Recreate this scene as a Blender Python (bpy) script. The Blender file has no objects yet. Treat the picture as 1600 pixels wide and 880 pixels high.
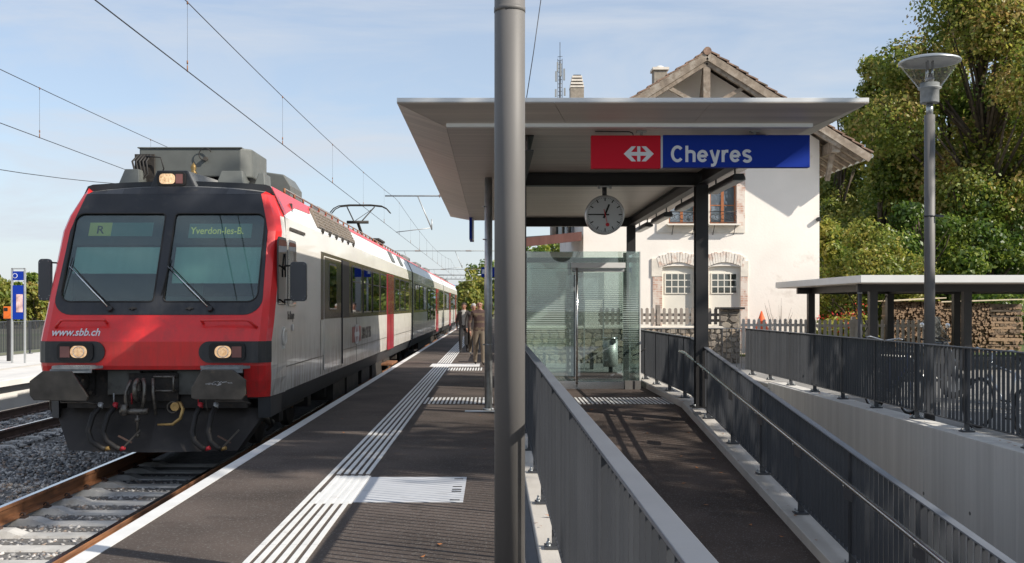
import bpy, bmesh, math, random
import numpy as np
from mathutils import Vector, Matrix, Quaternion
S = bpy.context.scene
COL = S.collection
PI = math.pi
rad = math.radians
# ---------------------------------------------------------------- camera
FPX = 1680.0; VX, VY = 770.0, 479.0; H = 1.58
cam_d = bpy.data.cameras.new("camera")
cam = bpy.data.objects.new("camera", cam_d); COL.objects.link(cam)
cam.location = (0, 0, H); cam.rotation_euler = (rad(90), 0, 0)
cam_d.sensor_width = 36; cam_d.lens = FPX / 1600 * 36
cam_d.shift_x = (800 - VX) / 1600; cam_d.shift_y = (VY - 440) / 1600
cam_d.clip_start = 0.05; cam_d.clip_end = 20000
S.camera = cam
# ---------------------------------------------------------------- sky, sun, exposure
TO_SUN = Vector((1.52, -0.73, 1.12)).normalized()
EL = math.asin(TO_SUN.z); AZ = math.atan2(TO_SUN.x, TO_SUN.y)
W = bpy.data.worlds.new("World"); S.world = W; W.use_nodes = True
wn = W.node_tree.nodes; wl = W.node_tree.links; wn.clear()
sky = wn.new("ShaderNodeTexSky"); sky.sky_type = 'NISHITA'; sky.sun_disc = False
sky.sun_elevation = EL; sky.sun_rotation = AZ; sky.altitude = 450; sky.air_density = 1.0; sky.dust_density = 0.7; sky.ozone_density = 2.0
bg = wn.new("ShaderNodeBackground"); bg.inputs[1].default_value = 0.115
wo = wn.new("ShaderNodeOutputWorld")
tc = wn.new("ShaderNodeTexCoord"); mp = wn.new("ShaderNodeMapping"); mp.inputs['Scale'].default_value = (1.0, 1.0, 5.5); mp.inputs['Rotation'].default_value = (0, rad(7), 0)
cn = wn.new("ShaderNodeTexNoise"); cn.inputs['Scale'].default_value = 2.1; cn.inputs['Detail'].default_value = 8; cn.inputs['Roughness'].default_value = 0.58; cn.inputs['Distortion'].default_value = 0.6
cr = wn.new("ShaderNodeValToRGB"); cr.color_ramp.elements[0].position = 0.47; cr.color_ramp.elements[0].color = (.40, .40, .40, 1)
cr.color_ramp.elements[1].position = 0.68; cr.color_ramp.elements[1].color = (.95, .95, .95, 1)
mx = wn.new("ShaderNodeMix"); mx.data_type = 'RGBA'; mx.inputs[7].default_value = (4.15, 4.45, 4.9, 1)
wl.new(tc.outputs['Generated'], mp.inputs[0]); wl.new(mp.outputs[0], cn.inputs['Vector']); wl.new(cn.outputs['Fac'], cr.inputs[0])
sepz = wn.new("ShaderNodeSeparateXYZ"); wl.new(tc.outputs['Generated'], sepz.inputs[0])
hzn = wn.new("ShaderNodeMapRange"); hzn.inputs[1].default_value = -.02; hzn.inputs[2].default_value = .30; hzn.inputs[3].default_value = .90; hzn.inputs[4].default_value = 0; wl.new(sepz.outputs[2], hzn.inputs[0])
mxx = wn.new("ShaderNodeMath"); mxx.operation = 'MAXIMUM'; wl.new(cr.outputs[0], mxx.inputs[0]); wl.new(hzn.outputs[0], mxx.inputs[1]); wl.new(mxx.outputs[0], mx.inputs[0]); wl.new(sky.outputs[0], mx.inputs[6]); wl.new(mx.outputs[2], bg.inputs[0]); wl.new(bg.outputs[0], wo.inputs[0])
sd = bpy.data.lights.new("sun", 'SUN'); sd.energy = 4.7; sd.angle = rad(0.53); sd.color = (1.0, 0.93, 0.82)
sun = bpy.data.objects.new("sun", sd); COL.objects.link(sun)
sun.rotation_euler = (-TO_SUN).to_track_quat('-Z', 'Y').to_euler(); sun.location = (60, -30, 60)
S.view_settings.view_transform = 'Standard'; S.view_settings.look = 'None'; S.view_settings.exposure = 0.52; S.view_settings.gamma = 1
S.render.engine = 'CYCLES'
S.cycles.max_bounces = 8; S.cycles.transparent_max_bounces = 16; S.cycles.caustics_reflective = False; S.cycles.caustics_refractive = False

# ---------------------------------------------------------------- materials
MATS = {}
def mat(name, col, rough=.6, metal=0., var=.12, vs=2.0, bump=0., bs=40., stretch=(1, 1, 1), spec=.5, dirt=None, dirt_s=1.5, dirt_t=.55, emit=None, coat=0., transl=0.):
    m = bpy.data.materials.new(name); m.use_nodes = True; MATS[name] = m
    n = m.node_tree.nodes; l = m.node_tree.links; b = n['Principled BSDF']
    b.inputs['Roughness'].default_value = rough; b.inputs['Metallic'].default_value = metal
    b.inputs['Specular IOR Level'].default_value = spec; b.inputs['Coat Weight'].default_value = coat
    c = tuple(col) + (1,)
    geo = n.new("ShaderNodeNewGeometry"); ma = n.new("ShaderNodeMapping"); ma.inputs['Scale'].default_value = stretch
    l.new(geo.outputs['Position'], ma.inputs[0])
    nz = n.new("ShaderNodeTexNoise"); nz.inputs['Scale'].default_value = vs; nz.inputs['Detail'].default_value = 6
    l.new(ma.outputs[0], nz.inputs['Vector'])
    rp = n.new("ShaderNodeValToRGB"); e = rp.color_ramp.elements
    e[0].position = .3; e[1].position = .7
    e[0].color = tuple(max(0, x * (1 - var)) for x in col) + (1,); e[1].color = tuple(min(1, x * (1 + var)) for x in col) + (1,)
    l.new(nz.outputs['Fac'], rp.inputs[0]); out = rp.outputs[0]
    if dirt:
        nd = n.new("ShaderNodeTexNoise"); nd.inputs['Scale'].default_value = dirt_s; nd.inputs['Detail'].default_value = 8; nd.inputs['Roughness'].default_value = .65
        l.new(ma.outputs[0], nd.inputs['Vector'])
        rd = n.new("ShaderNodeValToRGB"); rd.color_ramp.elements[0].position = dirt_t; rd.color_ramp.elements[1].position = min(1, dirt_t + .16)
        l.new(nd.outputs['Fac'], rd.inputs[0])
        mi = n.new("ShaderNodeMix"); mi.data_type = 'RGBA'; mi.inputs[7].default_value = tuple(dirt) + (1,)
        l.new(rd.outputs[0], mi.inputs[0]); l.new(out, mi.inputs[6]); out = mi.outputs[2]
    l.new(out, b.inputs['Base Color'])
    if bump:
        nb = n.new("ShaderNodeTexNoise"); nb.inputs['Scale'].default_value = bs; nb.inputs['Detail'].default_value = 4
        l.new(ma.outputs[0], nb.inputs['Vector'])
        bp = n.new("ShaderNodeBump"); bp.inputs['Strength'].default_value = bump; bp.inputs['Distance'].default_value = .01
        l.new(nb.outputs['Fac'], bp.inputs['Height']); l.new(bp.outputs[0], b.inputs['Normal'])
    if emit:
        b.inputs['Emission Color'].default_value = tuple(emit[0]) + (1,); b.inputs['Emission Strength'].default_value = emit[1]
    return m
def asphalt(name, col, patch=.25):
    m = mat(name, col, rough=.85, var=patch, vs=.8, bump=.5, bs=160, spec=.25, dirt=tuple(c * .62 for c in col), dirt_s=2.2, dirt_t=.57)
    n = m.node_tree.nodes; l = m.node_tree.links; b = n['Principled BSDF']
    src = b.inputs['Base Color'].links[0].from_socket
    v = n.new("ShaderNodeTexVoronoi"); v.inputs['Scale'].default_value = 95; geo = n.new("ShaderNodeNewGeometry"); l.new(geo.outputs['Position'], v.inputs['Vector'])
    r = n.new("ShaderNodeValToRGB"); r.color_ramp.elements[0].position = .86; r.color_ramp.elements[0].color = (0, 0, 0, 1); r.color_ramp.elements[1].position = .97; r.color_ramp.elements[1].color = (.7, .7, .7, 1)
    sx = n.new("ShaderNodeSeparateColor"); l.new(v.outputs['Color'], sx.inputs[0]); l.new(sx.outputs[0], r.inputs[0])
    mi = n.new("ShaderNodeMix"); mi.data_type = 'RGBA'; mi.inputs[7].default_value = (.16, .15, .14, 1)
    l.new(r.outputs[0], mi.inputs[0]); l.new(src, mi.inputs[6]); l.new(mi.outputs[2], b.inputs['Base Color'])
    return m
def glass(name, tint, trans=.7, rough=.02, gloss_col=(1, 1, 1), base=(0.02, .03, .03), refl=.06, milk=None, hi=.75):
    """thin pane: part of the light goes through, part mirrors, the rest is body colour (milk adds a printed frosting in bands over height)"""
    m = bpy.data.materials.new(name); m.use_nodes = True; MATS[name] = m; n = m.node_tree.nodes; l = m.node_tree.links; n.clear()
    o = n.new("ShaderNodeOutputMaterial"); t = n.new("ShaderNodeBsdfTransparent"); t.inputs[0].default_value = tuple(tint) + (1,)
    g = n.new("ShaderNodeBsdfGlossy"); g.inputs['Roughness'].default_value = rough; g.inputs[0].default_value = tuple(gloss_col) + (1,)
    d = n.new("ShaderNodeBsdfDiffuse"); d.inputs[0].default_value = tuple(base) + (1,)
    m1 = n.new("ShaderNodeMixShader"); m1.inputs[0].default_value = trans; l.new(d.outputs[0], m1.inputs[1]); l.new(t.outputs[0], m1.inputs[2])
    src = m1.outputs[0]
    if milk:
        geo = n.new("ShaderNodeNewGeometry"); sp = n.new("ShaderNodeSeparateXYZ"); l.new(geo.outputs['Position'], sp.inputs[0])
        w = n.new("ShaderNodeMath"); w.operation = 'MULTIPLY'; w.inputs[1].default_value = milk[0]; l.new(sp.outputs[2], w.inputs[0])
        s = n.new("ShaderNodeMath"); s.operation = 'SINE'; l.new(w.outputs[0], s.inputs[0])
        band = n.new("ShaderNodeMapRange"); band.inputs[1].default_value = -.2; band.inputs[2].default_value = .25; l.new(s.outputs[0], band.inputs[0])
        dz = n.new("ShaderNodeMath"); dz.operation = 'SUBTRACT'; dz.inputs[1].default_value = milk[1]; l.new(sp.outputs[2], dz.inputs[0])
        ab = n.new("ShaderNodeMath"); ab.operation = 'ABSOLUTE'; l.new(dz.outputs[0], ab.inputs[0])
        en = n.new("ShaderNodeMapRange"); en.inputs[1].default_value = milk[2]; en.inputs[2].default_value = 0.02; en.inputs[3].default_value = .04; en.inputs[4].default_value = milk[3]; l.new(ab.outputs[0], en.inputs[0])
        mu = n.new("ShaderNodeMath"); mu.operation = 'MULTIPLY'; l.new(band.outputs[0], mu.inputs[0]); l.new(en.outputs[0], mu.inputs[1])
        d2 = n.new("ShaderNodeBsdfDiffuse"); d2.inputs[0].default_value = (.62, .72, .68, 1)
        m3 = n.new("ShaderNodeMixShader"); l.new(mu.outputs[0], m3.inputs[0]); l.new(src, m3.inputs[1]); l.new(d2.outputs[0], m3.inputs[2]); src = m3.outputs[0]
    fr = n.new("ShaderNodeLayerWeight"); fr.inputs[0].default_value = .35
    mr = n.new("ShaderNodeMapRange"); mr.inputs[3].default_value = refl; mr.inputs[4].default_value = min(1, refl + hi); l.new(fr.outputs['Fresnel'], mr.inputs[0])
    m2 = n.new("ShaderNodeMixShader"); l.new(mr.outputs[0], m2.inputs[0]); l.new(src, m2.inputs[1]); l.new(g.outputs[0], m2.inputs[2])
    l.new(m2.outputs[0], o.inputs[0]); return m
def leafmat(name, c1, c2, c3, scale=.5):
    m = bpy.data.materials.new(name); m.use_nodes = True; MATS[name] = m; n = m.node_tree.nodes; l = m.node_tree.links; n.clear()
    o = n.new("ShaderNodeOutputMaterial"); geo = n.new("ShaderNodeNewGeometry")
    nz = n.new("ShaderNodeTexNoise"); nz.inputs['Scale'].default_value = scale; nz.inputs['Detail'].default_value = 3; l.new(geo.outputs['Position'], nz.inputs['Vector'])
    rp = n.new("ShaderNodeValToRGB"); e = rp.color_ramp.elements; e[0].position = .35; e[0].color = tuple(c1) + (1,); e[1].position = .68; e[1].color = tuple(c3) + (1,)
    x = e.new(.52); x.color = tuple(c2) + (1,)
    ad = n.new("ShaderNodeMath"); ad.operation = 'ADD'
    rm = n.new("ShaderNodeMapRange"); rm.inputs[3].default_value = -.16; rm.inputs[4].default_value = .16; l.new(geo.outputs['Random Per Island'], rm.inputs[0])
    l.new(nz.outputs['Fac'], ad.inputs[0]); l.new(rm.outputs[0], ad.inputs[1]); l.new(ad.outputs[0], rp.inputs[0])
    d = n.new("ShaderNodeBsdfDiffuse"); t = n.new("ShaderNodeBsdfTranslucent"); l.new(rp.outputs[0], d.inputs[0]); l.new(rp.outputs[0], t.inputs[0])
    g = n.new("ShaderNodeBsdfGlossy"); g.inputs['Roughness'].default_value = .45; g.inputs[0].default_value = (.5, .5, .5, 1)
    a = n.new("ShaderNodeMixShader"); a.inputs[0].default_value = .48; l.new(d.outputs[0], a.inputs[1]); l.new(t.outputs[0], a.inputs[2])
    b = n.new("ShaderNodeMixShader"); b.inputs[0].default_value = .06; l.new(a.outputs[0], b.inputs[1]); l.new(g.outputs[0], b.inputs[2])
    l.new(b.outputs[0], o.inputs[0]); return m

asphalt('asphalt', (.082, .065, .056), .38); asphalt('ramp_asphalt', (.075, .056, .047), .4); asphalt('yard_asphalt', (.27, .26, .245))
mat('white_paint', (.66, .66, .65), .55, var=.06, vs=6, dirt=(.45, .43, .40), dirt_s=5, dirt_t=.60, bump=.1)
mat('far_concrete', (.62, .60, .57), .8, var=.08, vs=1.5, bump=.2)
mat('concrete', (.48, .45, .41), .8, var=.14, vs=1.3, bump=.25, bs=70, dirt=(.34, .31, .27), dirt_s=1.7, dirt_t=.58)
mat('wall_concrete', (.62, .60, .565), .75, var=.10, vs=1.0, bump=.35, bs=9, stretch=(1, 9, .25), dirt=(.50, .485, .46), dirt_s=.8, dirt_t=.60)
mat('fence_paint', (.050, .053, .060), .42, var=.10, vs=2, spec=.55)
mat('rail_paint', (.115, .125, .145), .38, var=.10, vs=3, spec=.6, bump=.03, bs=30)
mat('dark_steel', (.022, .021, .022), .45, var=.15, vs=3, spec=.5)
mat('pole_paint', (.150, .143, .138), .55, var=.06, vs=2, spec=.4, metal=0., bump=.03, bs=60)
mat('galvanised', (.42, .44, .45), .42, var=.18, vs=9, metal=.75, bump=.05, bs=30)
mat('stainless', (.62, .62, .61), .22, var=.05, vs=5, metal=1.)
mat('trough_white', (.86, .86, .84), .6, var=.02); mat('brushed_steel', (.62, .62, .60), .5, metal=.5, var=.05); mat('soffit_metal', (.62, .55, .485), .42, var=.14, vs=1.2, metal=.18, stretch=(.35, 9, 1), bump=.06, bs=4)
mat('fascia_white', (.72, .72, .71), .35, var=.04, metal=.1)
mat('sign_red', (.62, .012, .030), .6, var=.03, spec=.15); mat('sign_blue', (.008, .036, .31), .6, var=.03, spec=.15)
mat('sign_white', (.74, .75, .77), .5, var=.03)
mat('sign_frame', (.35, .36, .38), .4, metal=.6)
mat('clock_face', (.56, .58, .59), .4, var=.03); mat('clock_case', (.5, .5, .5), .3, metal=.8); mat('black_print', (.01, .01, .01), .5, var=.02); mat('red_print', (.6, .01, .02), .45, var=.02)
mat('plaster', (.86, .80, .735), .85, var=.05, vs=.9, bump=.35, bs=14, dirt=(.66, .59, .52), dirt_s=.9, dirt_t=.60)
mat('brick_old', (.56, .40, .32), .9, var=.30, vs=9, bump=.5, bs=30, dirt=(.78, .72, .65), dirt_s=3.5, dirt_t=.36)
mat('limestone', (.72, .66, .58), .85, var=.12, vs=4, bump=.3, bs=30)
mat('old_wood', (.25, .20, .155), .85, var=.30, vs=6, bump=.4, bs=20, dirt=(.36, .32, .27), dirt_s=3, dirt_t=.5)
mat('window_wood', (.34, .12, .045), .5, var=.15, vs=8); mat('cream_paint', (.74, .70, .62), .6, var=.05)
mat('roof_tile', (.23, .15, .11), .9, var=.40, vs=5, bump=.5, bs=40, dirt=(.10, .09, .07), dirt_s=4, dirt_t=.55)
mat('porch_metal', (.36, .16, .115), .45, var=.16, vs=2.2, metal=.3, stretch=(3, 1, .4))
mat('picket_wood', (.24, .21, .185), .85, var=.18, vs=9, bump=.3, bs=30)
mat('picket_pale', (.72, .67, .60), .85, var=.12, vs=9, bump=.3, bs=30)
mat('rubble_a', (.33, .265, .20), .9, var=.25, vs=7, bump=.6, bs=25); mat('rubble_b', (.22, .19, .16), .9, var=.25, vs=7, bump=.6, bs=25); mat('rubble_c', (.31, .27, .22), .9, var=.2, vs=7, bump=.6, bs=25)
mat('mortar', (.26, .23, .19), .95, var=.2, vs=10)
mat('stone_a', (.24, .235, .23), .85, var=.3, vs=12); mat('stone_b', (.11, .112, .12), .85, var=.3, vs=12); mat('stone_c', (.46, .44, .42), .85, var=.2, vs=12); mat('stone_d', (.27, .21, .17), .85, var=.3, vs=12)
mat('ballast_base', (.11, .105, .10), .95, var=.4, vs=14, bump=.9, bs=30)
mat('sleeper_concrete', (.44, .43, .41), .85, var=.15, vs=6, bump=.3, bs=50, dirt=(.28, .25, .22), dirt_s=5, dirt_t=.56)
mat('rail_rust', (.24, .105, .045), .75, var=.35, vs=5, stretch=(1, .3, 3), bump=.2, bs=60, dirt=(.13, .065, .04), dirt_s=6, dirt_t=.52)
mat('rail_dark', (.075, .045, .035), .8, var=.3, vs=5)
mat('rail_top', (.55, .56, .58), .16, var=.1, metal=1.)
mat('soil', (.13, .12, .08), .95, var=.35, vs=.08, dirt=(.07, .10, .03), dirt_s=.05, dirt_t=.5)
mat('grass', (.07, .10, .025), .95, var=.4, vs=.7)
mat('haze_green', (.085, .13, .13), .95, var=.25, vs=.01)  # bluish distance haze mixed into the far hill's own colour
mat('haze_blue', (.20, .29, .40), 1., var=.10, vs=.002)  # air haze painted into the mountain colour, no haze volume
mat('train_red', (.80, .030, .030), .34, var=.07, vs=2.5, coat=.25, dirt=(.60, .035, .035), dirt_s=2.3, dirt_t=.56)
mat('train_white', (.76, .73, .68), .26, var=.06, vs=1.2, coat=.35, stretch=(1, .6, 2), dirt=(.66, .61, .54), dirt_s=1.4, dirt_t=.62, bump=.02, bs=4)
mat('train_shoulder', (.76, .77, .78), .32, var=.04, vs=1.2, dirt=(.62, .62, .60), dirt_s=2, dirt_t=.62)
mat('train_mask', (.020, .022, .027), .38, var=.2, vs=3, spec=.5, dirt=(.05, .048, .046), dirt_s=4, dirt_t=.58)
mat('train_roof', (.20, .20, .195), .55, var=.15, vs=3)
mat('roof_box', (.115, .122, .115), .48, var=.12, vs=4, dirt=(.18, .18, .165), dirt_s=5, dirt_t=.62)
mat('louvre_brown', (.20, .165, .13), .45, var=.2, vs=4); mat('train_band', (.085, .062, .042), .12, var=.25, vs=3, metal=.2)
mat('train_skirt', (.022, .024, .028), .55, var=.3, vs=3); mat('underframe', (.030, .026, .023), .8, var=.5, vs=5, bump=.5, bs=30, dirt=(.07, .052, .036), dirt_s=6, dirt_t=.56)
mat('plow_metal', (.030, .025, .022), .6, var=.35, vs=3, dirt=(.055, .045, .036), dirt_s=3, dirt_t=.55)
mat('buffer_metal', (.085, .074, .062), .5, var=.35, vs=5, metal=.4, dirt=(.15, .12, .09), dirt_s=8, dirt_t=.6)
mat('scrape', (.40, .40, .41), .4, metal=.5, var=.4, vs=20)
mat('rubber', (.018, .016, .015), .65, var=.3); mat('tyre', (.02, .02, .02), .7, var=.2)
mat('tread_grey', (.27, .28, .285), .6, var=.2, vs=15); mat('tread_pale', (.50, .51, .53), .5, var=.06, vs=4, dirt=(.30, .30, .30), dirt_s=3, dirt_t=.6); mat('panel_grey', (.10, .10, .088), .6, var=.2, vs=5, dirt=(.05, .045, .04), dirt_s=6, dirt_t=.55); mat('greasy_steel', (.16, .145, .125), .35, metal=.6, var=.4, vs=14, dirt=(.04, .034, .028), dirt_s=14, dirt_t=.5); mat('brass', (.42, .27, .10), .45, metal=.6, var=.3, vs=20); mat('hose_red', (.5, .03, .04), .5)
mat('lamp_on', (.62, .50, .34), .15, var=.75, vs=26, emit=((1., .55, .24), .42)); mat('lamp_glass', (.35, .33, .33), .1, metal=.4); mat('lamp_red', (.25, .10, .09), .15)
mat('door_red', (.34, .02, .035), .3, coat=.3); mat('door_dark_red', (.13, .02, .025), .2, coat=.4)
mat('blind', (.52, .74, .69), .6, var=.05, stretch=(6, 1, 1)); mat('display', (.10, .20, .20), .3, var=.03, emit=((.10, .24, .24), .06)); mat('display_text', (.45, .48, .16), .5, emit=((.62, .62, .16), .30))
mat('display_yellow', (.42, .44, .14), .5, emit=((.55, .55, .15), .10))
mat('cab_dark', (.05, .07, .068), .7, var=.4, vs=2.5); mat('seat_blue', (.05, .07, .11), .8); mat('cab_grey', (.22, .27, .26), .7)
mat('glass_dark_frame', (.02, .02, .022), .4); mat('wire', (.05, .05, .055), .5, metal=.4); mat('insulator', (.25, .13, .08), .4)
mat('steel_pale', (.45, .46, .46), .5, metal=.5)
mat('orange', (.75, .16, .02), .5); mat('cone_orange', (.80, .12, .03), .55)
mat('bark', (.09, .07, .052), .95, var=.4, vs=6, bump=.7, bs=14)
mat('log_end', (.36, .24, .15), .9, var=.5, vs=9, dirt=(.10, .075, .055), dirt_s=9, dirt_t=.5); mat('log_bark', (.19, .135, .095), .95, var=.5, vs=9); mat('plank', (.66, .55, .38), .8, var=.15, vs=6)
mat('skin', (.30, .15, .10), .55, var=.06); mat('hair_dark', (.035, .025, .02), .7); mat('hair_grey', (.36, .35, .34), .8)
mat('jacket', (.030, .025, .024), .8, var=.2); mat('shirt', (.42, .40, .37), .8); mat('black_cloth', (.012, .012, .014), .85); mat('khaki', (.14, .11, .08), .85, var=.1); mat('stripe_dark', (.055, .03, .026), .85); mat('stripe_tan', (.10, .07, .045), .85); mat('white_shoe', (.5, .5, .5), .6)
mat('bike_silver', (.45, .46, .48), .3, metal=.8); mat('bike_blue', (.05, .10, .25), .35); mat('bike_green', (.05, .14, .08), .35); mat('scooter_black', (.012, .012, .014), .18, coat=.5)
mat('chrome', (.8, .8, .8), .08, metal=1.); mat('flower_red', (.55, .02, .02), .7)
mat('screen_white', (.55, .56, .55), .3)
mat('poster', (.75, .45, .42), .6, var=.5, vs=6)
glass('lift_glass', (.87, .95, .92), trans=.90, base=(.22, .30, .27), refl=.055, milk=(150., 1.42, .62, .55))
glass('clear_glass', (.86, .9, .9), trans=.92, refl=.05)
glass('lamp_clear', (.97, .98, .98), trans=.97, refl=.03, base=(.3, .3, .3), hi=.25)
glass('cab_glass', (.80, .93, .90), trans=.94, base=(.02, .05, .045), refl=.045)
glass('side_glass', (.30, .36, .34), trans=.35, base=(.015, .018, .016), refl=.25)
glass('house_glass', (.4, .45, .5), trans=.25, base=(.16, .19, .23), refl=.14)
glass('block_glass', (.4, .45, .5), trans=.2, base=(.06, .07, .06), refl=.10)
leafmat('leaf_green', (.115, .185, .026), (.22, .29, .044), (.43, .41, .08), .45)
leafmat('leaf_dark', (.06, .12, .018), (.12, .19, .030), (.26, .31, .05), .5)
leafmat('leaf_brown', (.20, .26, .04), (.34, .34, .07), (.44, .30, .10), .5)
leafmat('leaf_yellow', (.15, .20, .035), (.27, .29, .055), (.42, .37, .08), .9)

def grime(name, z0, z1, col, amt):
    m = MATS[name]; n = m.node_tree.nodes; l = m.node_tree.links; b = n['Principled BSDF']; src = b.inputs['Base Color'].links[0].from_socket
    geo = n.new("ShaderNodeNewGeometry"); sp = n.new("ShaderNodeSeparateXYZ"); l.new(geo.outputs['Position'], sp.inputs[0])
    mr = n.new("ShaderNodeMapRange"); mr.inputs[1].default_value = z1; mr.inputs[2].default_value = z0; mr.inputs[3].default_value = 0; mr.inputs[4].default_value = amt; l.new(sp.outputs[2], mr.inputs[0])
    mp_ = n.new("ShaderNodeMapping"); mp_.inputs['Scale'].default_value = (5, 5, .8); l.new(geo.outputs['Position'], mp_.inputs[0])
    nz = n.new("ShaderNodeTexNoise"); nz.inputs['Scale'].default_value = 2.2; nz.inputs['Detail'].default_value = 9; nz.inputs['Roughness'].default_value = .7; l.new(mp_.outputs[0], nz.inputs['Vector'])
    rp = n.new("ShaderNodeMapRange"); rp.inputs[1].default_value = .38; rp.inputs[2].default_value = .68; l.new(nz.outputs['Fac'], rp.inputs[0])
    mu = n.new("ShaderNodeMath"); mu.operation = 'MULTIPLY'; l.new(mr.outputs[0], mu.inputs[0]); l.new(rp.outputs[0], mu.inputs[1])
    mi = n.new("ShaderNodeMix"); mi.data_type = 'RGBA'; mi.inputs[7].default_value = tuple(col) + (1,); l.new(mu.outputs[0], mi.inputs[0]); l.new(src, mi.inputs[6]); l.new(mi.outputs[2], b.inputs['Base Color'])
grime('train_white', .4, 1.5, (.22, .17, .12), .75); grime('train_red', .4, 2.2, (.22, .06, .05), .45); grime('train_mask', 1.2, 3.3, (.07, .065, .06), .5); grime('pole_paint', -.5, 5, (.09, .085, .08), .35); grime('train_shoulder', 2.0, 3.6, (.5, .49, .47), .5)
grime('wall_concrete', -4, .3, (.36, .34, .31), .5); grime('concrete', -2, .4, (.30, .27, .23), .35)
# ---------------------------------------------------------------- mesh helpers
WORLD = {}       # object -> world position of its origin
def _link(o, parent, loc):
    COL.objects.link(o); loc = Vector(loc)
    if parent is not None:
        o.parent = parent; o.location = loc - WORLD[parent.name]
    else: o.location = loc
    WORLD[o.name] = loc
    return o
def props(o, label=None, cat=None, group=None, kind=None):
    if label: o['label'] = label
    if cat: o['category'] = cat
    if group: o['group'] = group
    if kind: o['kind'] = kind
    return o
def thing(name, label, cat, loc=(0, 0, 0), group=None):
    o = bpy.data.objects.new(name, None); o.empty_display_size = .2
    _link(o, None, loc); return props(o, label, cat, group)
class MB:
    def __init__(s): s.v = []; s.f = []; s.m = []; s.sm = []; s.names = []
    def mi(s, n):
        if n not in s.names: s.names.append(n)
        return s.names.index(n)
    def add(s, vs, fs, m, smooth=False):
        b = len(s.v); s.v += [tuple(x) for x in vs]; k = s.mi(m)
        for f in fs: s.f.append(tuple(i + b for i in f)); s.m.append(k); s.sm.append(smooth)
        return s
    def box(s, x0, x1, y0, y1, z0, z1, m):
        return s.add([(x0, y0, z0), (x1, y0, z0), (x1, y1, z0), (x0, y1, z0), (x0, y0, z1), (x1, y0, z1), (x1, y1, z1), (x0, y1, z1)],
                     [(0, 3, 2, 1), (4, 5, 6, 7), (0, 1, 5, 4), (1, 2, 6, 5), (2, 3, 7, 6), (3, 0, 4, 7)], m)
    def obox(s, c, ax, ay, az, m):   # centre and three half-axis vectors
        c, ax, ay, az = map(Vector, (c, ax, ay, az))
        vs = [c + i * ax + j * ay + k * az for k in (-1, 1) for (i, j) in ((-1, -1), (1, -1), (1, 1), (-1, 1))]
        return s.add(vs, [(0, 3, 2, 1), (4, 5, 6, 7), (0, 1, 5, 4), (1, 2, 6, 5), (2, 3, 7, 6), (3, 0, 4, 7)], m)
    def beam(s, p, q, w, h, m, up=(0, 0, 1)):
        p, q = Vector(p), Vector(q); d = (q - p); n = d.normalized(); u = Vector(up)
        sd_ = n.cross(u)
        if sd_.length < 1e-4: sd_ = Vector((1, 0, 0))
        sd_.normalize(); u = sd_.cross(n).normalized()
        return s.obox((p + q) / 2, sd_ * w / 2, d / 2, u * h / 2, m)
    def cyl(s, p, q, r0, m, r1=None, n=12, caps=True, smooth=True):
        p, q = Vector(p), Vector(q); r1 = r0 if r1 is None else r1
        d = (q - p).normalized(); a = d.orthogonal().normalized(); b = d.cross(a)
        vs = []
        for (c, r) in ((p, r0), (q, r1)):
            for i in range(n):
                t = 2 * PI * i / n; vs.append(c + a * math.cos(t) * r + b * math.sin(t) * r)
        s.add(vs, [(i, (i + 1) % n, n + (i + 1) % n, n + i) for i in range(n)], m, smooth)
        if caps:
            b0 = len(s.v) - 2 * n; k = s.mi(m)
            s.f.append(tuple(b0 + i for i in reversed(range(n)))); s.m.append(k); s.sm.append(False)
            s.f.append(tuple(b0 + n + i for i in range(n))); s.m.append(k); s.sm.append(False)
        return s
    def tube(s, pts, r, m, n=8):
        pts = [Vector(p) for p in pts]; base = len(s.v); k = s.mi(m); ref = None
        for i, p in enumerate(pts):
            d = (pts[min(i + 1, len(pts) - 1)] - pts[max(i - 1, 0)]).normalized()
            if ref is None: ref = d.orthogonal().normalized()
            a = (ref - d * ref.dot(d)).normalized(); ref = a; b = d.cross(a); rr = r[i] if isinstance(r, (list, tuple)) else r
            for j in range(n):
                t = 2 * PI * j / n; s.v.append(tuple(p + a * math.cos(t) * rr + b * math.sin(t) * rr))
        for i in range(len(pts) - 1):
            for j in range(n):
                s.f.append((base + i * n + j, base + i * n + (j + 1) % n, base + (i + 1) * n + (j + 1) % n, base + (i + 1) * n + j)); s.m.append(k); s.sm.append(True)
        s.f.append(tuple(base + j for j in reversed(range(n)))); s.m.append(k); s.sm.append(False)
        e = base + (len(pts) - 1) * n; s.f.append(tuple(e + j for j in range(n))); s.m.append(k); s.sm.append(False)
        return s
    def torus(s, c, axis, R, r, m, n=28, k=6, a0=0., a1=2 * PI):
        c = Vector(c); ax = Vector(axis).normalized(); u = ax.orthogonal().normalized(); w = ax.cross(u)
        pts = [c + (u * math.cos(a0 + (a1 - a0) * i / n) + w * math.sin(a0 + (a1 - a0) * i / n)) * R for i in range(n + 1)]
        return s.tube(pts, r, m, k)
    def prism(s, poly, off, m, mside=None):   # poly: list of 3-D points of one face, off: vector to the other
        n = len(poly); P = [Vector(p) for p in poly]; o = Vector(off)
        nn = sum(((P[i] - P[0]).cross(P[(i + 1) % n] - P[0]) for i in range(1, n - 1)), Vector((0, 0, 0)))
        if nn.dot(o) > 0: P.reverse()
        b = len(s.v); s.v += [tuple(p) for p in P] + [tuple(p + o) for p in P]; k = s.mi(m); k2 = s.mi(mside or m)
        s.f.append(tuple(b + i for i in range(n))); s.m.append(k); s.sm.append(False)
        s.f.append(tuple(b + n + i for i in reversed(range(n)))); s.m.append(k); s.sm.append(False)
        for i in range(n):
            j = (i + 1) % n; s.f.append((b + j, b + i, b + n + i, b + n + j)); s.m.append(k2); s.sm.append(False)
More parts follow.
